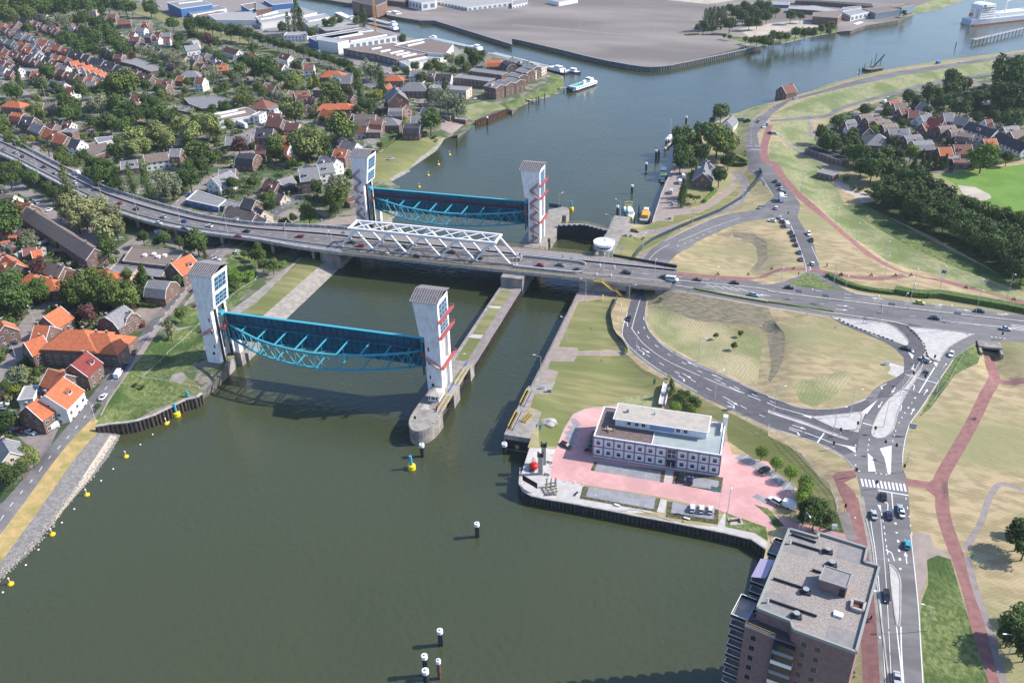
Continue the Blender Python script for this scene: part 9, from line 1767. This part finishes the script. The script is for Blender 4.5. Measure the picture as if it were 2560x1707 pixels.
mb.build('mast', None, t); mb = MB(); mb.box(-2, 2, -2, 2, 0, .6, M['conc']); mb.build('base', None, t); mb = MB(); mb.bar((-14, 0, 66), (40, 0, 66), 1.2, 1.2, oc); mb.build('jib', None, t)
# ================================================================ people on bicycles
skin = simple('skin', (.45, .28, .2), .6)
def rider(tile, x, y, dx, dy, shirt, sn, deck=False, scooter=False):
 fr = TL[tile]; u, v = fr[0]+x/fr[2], fr[1]+y/fr[2]; p = G(u, v, 10.05) if deck else gpt(f'S {u},{v}'); q = G(u+dx/fr[2], v+dy/fr[2], p[2]); a = math.atan2(q[1]-p[1], q[0]-p[0])
 b = empty('scooter' if scooter else 'bicycle', p, a)
 for X in (-.52, .52): mb = MB(); mb.tube((X, -.02, .34), (X, .02, .34), .34, n=14, m=M['rubber']); mb.build('wheel', None, b)
 mb = MB(); fm = M['dark']
 for c, d in (((-.52, 0, .34), (-.15, 0, .8)), ((-.15, 0, .8), (.38, 0, .85)), ((.38, 0, .95), (.52, 0, .34)), ((-.05, 0, .32), (.38, 0, .8)), ((-.52, 0, .34), (-.05, 0, .32)), ((-.15, 0, .92), (-.05, 0, .32))): mb.bar(c, d, .06 if not scooter else .22, .06, fm)
 mb.bar((.34, -.26, 1.05), (.34, .26, 1.05), .04, .04, fm); mb.build('frame', None, b); mb = MB(); mb.box(-.3, -.02, -.08, .08, .9, .97, M['black']); mb.build('saddle', None, b)
 describe(b, ('dark motor scooter' if scooter else 'dark bicycle')+' under rider', 'scooter' if scooter else 'bicycle', 'bicycles and scooters', p)
 t = empty('person', p, a); me = bpy.data.meshes.new('body'); V = [(-.16, 0, 1.0), (-.05, 0, 1.28), (.04, 0, 1.5), (.08, 0, 1.6), (.1, 0, 1.76), (-.1, -.1, .98), (.22, -.11, .78), (.08, -.1, .36), (-.1, .1, .98), (.16, .11, .86), (-.02, .1, .48), (.0, -.19, 1.46), (.16, -.24, 1.2), (.34, -.22, 1.07), (.0, .19, 1.46), (.16, .24, 1.2), (.34, .22, 1.07), (.19, -.1, .31), (.1, .1, .42)]
 Ed = [(0, 1), (1, 2), (2, 3), (3, 4), (0, 5), (5, 6), (6, 7), (7, 17), (0, 8), (8, 9), (9, 10), (10, 18), (2, 11), (11, 12), (12, 13), (2, 14), (14, 15), (15, 16)]; rad = [.14, .15, .13, .06, .11, .1, .075, .05, .1, .075, .05, .06, .045, .035, .06, .045, .035, .04, .04]
 me.from_pydata(V, Ed, []); o = link('body', me, t); sk = o.modifiers.new('skin', 'SKIN'); sv = me.skin_vertices[0].data
 for i, r_ in enumerate(rad): sv[i].radius = (r_, r_)
 sv[0].use_root = True; o.modifiers.new('sub', 'SUBSURF').levels = 1; me.materials.append(shirt)
 mb = MB(); mb.lathe([(.04, -.1), (.11, .02), (.115, .1), (.05, .17)], (.1, 0, 1.66), 10, simple('dark_hair', (.05, .035, .025))); mb.build('hair', None, t, True)
 describe(t, f'person in {sn} riding a {"scooter" if scooter else "bicycle"}', 'person', 'riders', p)
clo = [(simple('shirt_dark', (.03, .03, .04)), 'dark clothes'), (simple('shirt_white', (.6, .6, .6)), 'a white shirt'), (simple('shirt_blue', (.05, .12, .35)), 'a blue shirt'), (simple('shirt_red', (.45, .05, .05)), 'a red shirt')]
for i, a in enumerate((('B4', 672, 955, -20, 0, 2), ('B4', 665, 968, 20, 0, 0), ('B4', 945, 968, 20, 2, 0), ('B4', 1167, 968, 20, 0, 0), ('B4', 1310, 968, -20, 0, 0), ('C4', 1905, 708, 5, 20, 1), ('B3', 2165, 962, 20, -3, 0), ('B3', 1887, 958, 20, 2, 0), ('D4', 942, 985, -3, 15, 0), ('B4', 540, 880, -10, 5, 0), ('B4', 30, 910, 20, -3, 0), ('B4', 2255, 1188, 20, 5, 3))): rider(*a[:5], *clo[a[5]])
rider('B4', 1815, 1080, 20, 5, *clo[0], scooter=True)
for a in (('B3', 465, 805, 20, 3, 0), ('B3', 540, 822, 20, 3, 0), ('B2', 1110, 612, 20, 2, 0), ('B2', 2125, 722, 20, 2, 1), ('B2', 800, 578, 20, 1, 2), ('B2', 255, 545, 20, 1, 0)): rider(*a[:5], *clo[a[5]], deck=True)
# rubble along the waterline, nobody could count it
rr = random.Random(5); mb = MB(); rk = mat('pale_rubble', (.42, .38, .31), .95, (.22, .2, .16), 2., 3.)
P = drape([tuple(p) for p in at('C1 1110,810 1060,930 1000,1040 860,1225 700,1405 590,1530 D1 440,185 300,335 150,475 0,615 -200,790', 0.2)], .5)
for p in P:
 for k in range(4):
  x, y = p[0]-.9*k*.9+rr.uniform(-.5, .5), p[1]+.45*k+rr.uniform(-.5, .5); z = H(x, y) if k else .1; s = rr.uniform(.22, .5); n0 = len(mb.v)
  mb.add([(x+s*rr.uniform(.5, 1)*c[0], y+s*rr.uniform(.5, 1)*c[1], z+s*rr.uniform(.4, .9)*c[2]) for c in ((1, 0, 0), (0, 1, 0), (-1, 0, 0), (0, -1, 0), (0, 0, 1))], [(0, 1, 4), (1, 2, 4), (2, 3, 4), (3, 0, 4)], rk)
tag(mb.build('shore_rubble'), 'pale rubble stones along the waterline of the left dike', 'rubble', kind='stuff')
# ================================================================ air
mb = MB(); mb.box(-2600, 2600, -900, 3400, -4, 190, None)
hz = bpy.data.materials.new('haze'); hz.use_nodes = True; hn = hz.node_tree.nodes; hn.remove(hn['Principled BSDF']); pv = hn.new('ShaderNodeVolumePrincipled'); pv.inputs['Color'].default_value = (.78, .90, 1, 1); pv.inputs['Density'].default_value = .00005; pv.inputs['Anisotropy'].default_value = .2
hz.node_tree.links.new(pv.outputs[0], hn['Material Output'].inputs['Volume'])
tag(mb.build('haze', hz), 'thin pale blue summer haze over the river', 'haze', kind='stuff')
SC.cycles.volume_bounces = 0; SC.cycles.volume_step_rate = 20
settle()
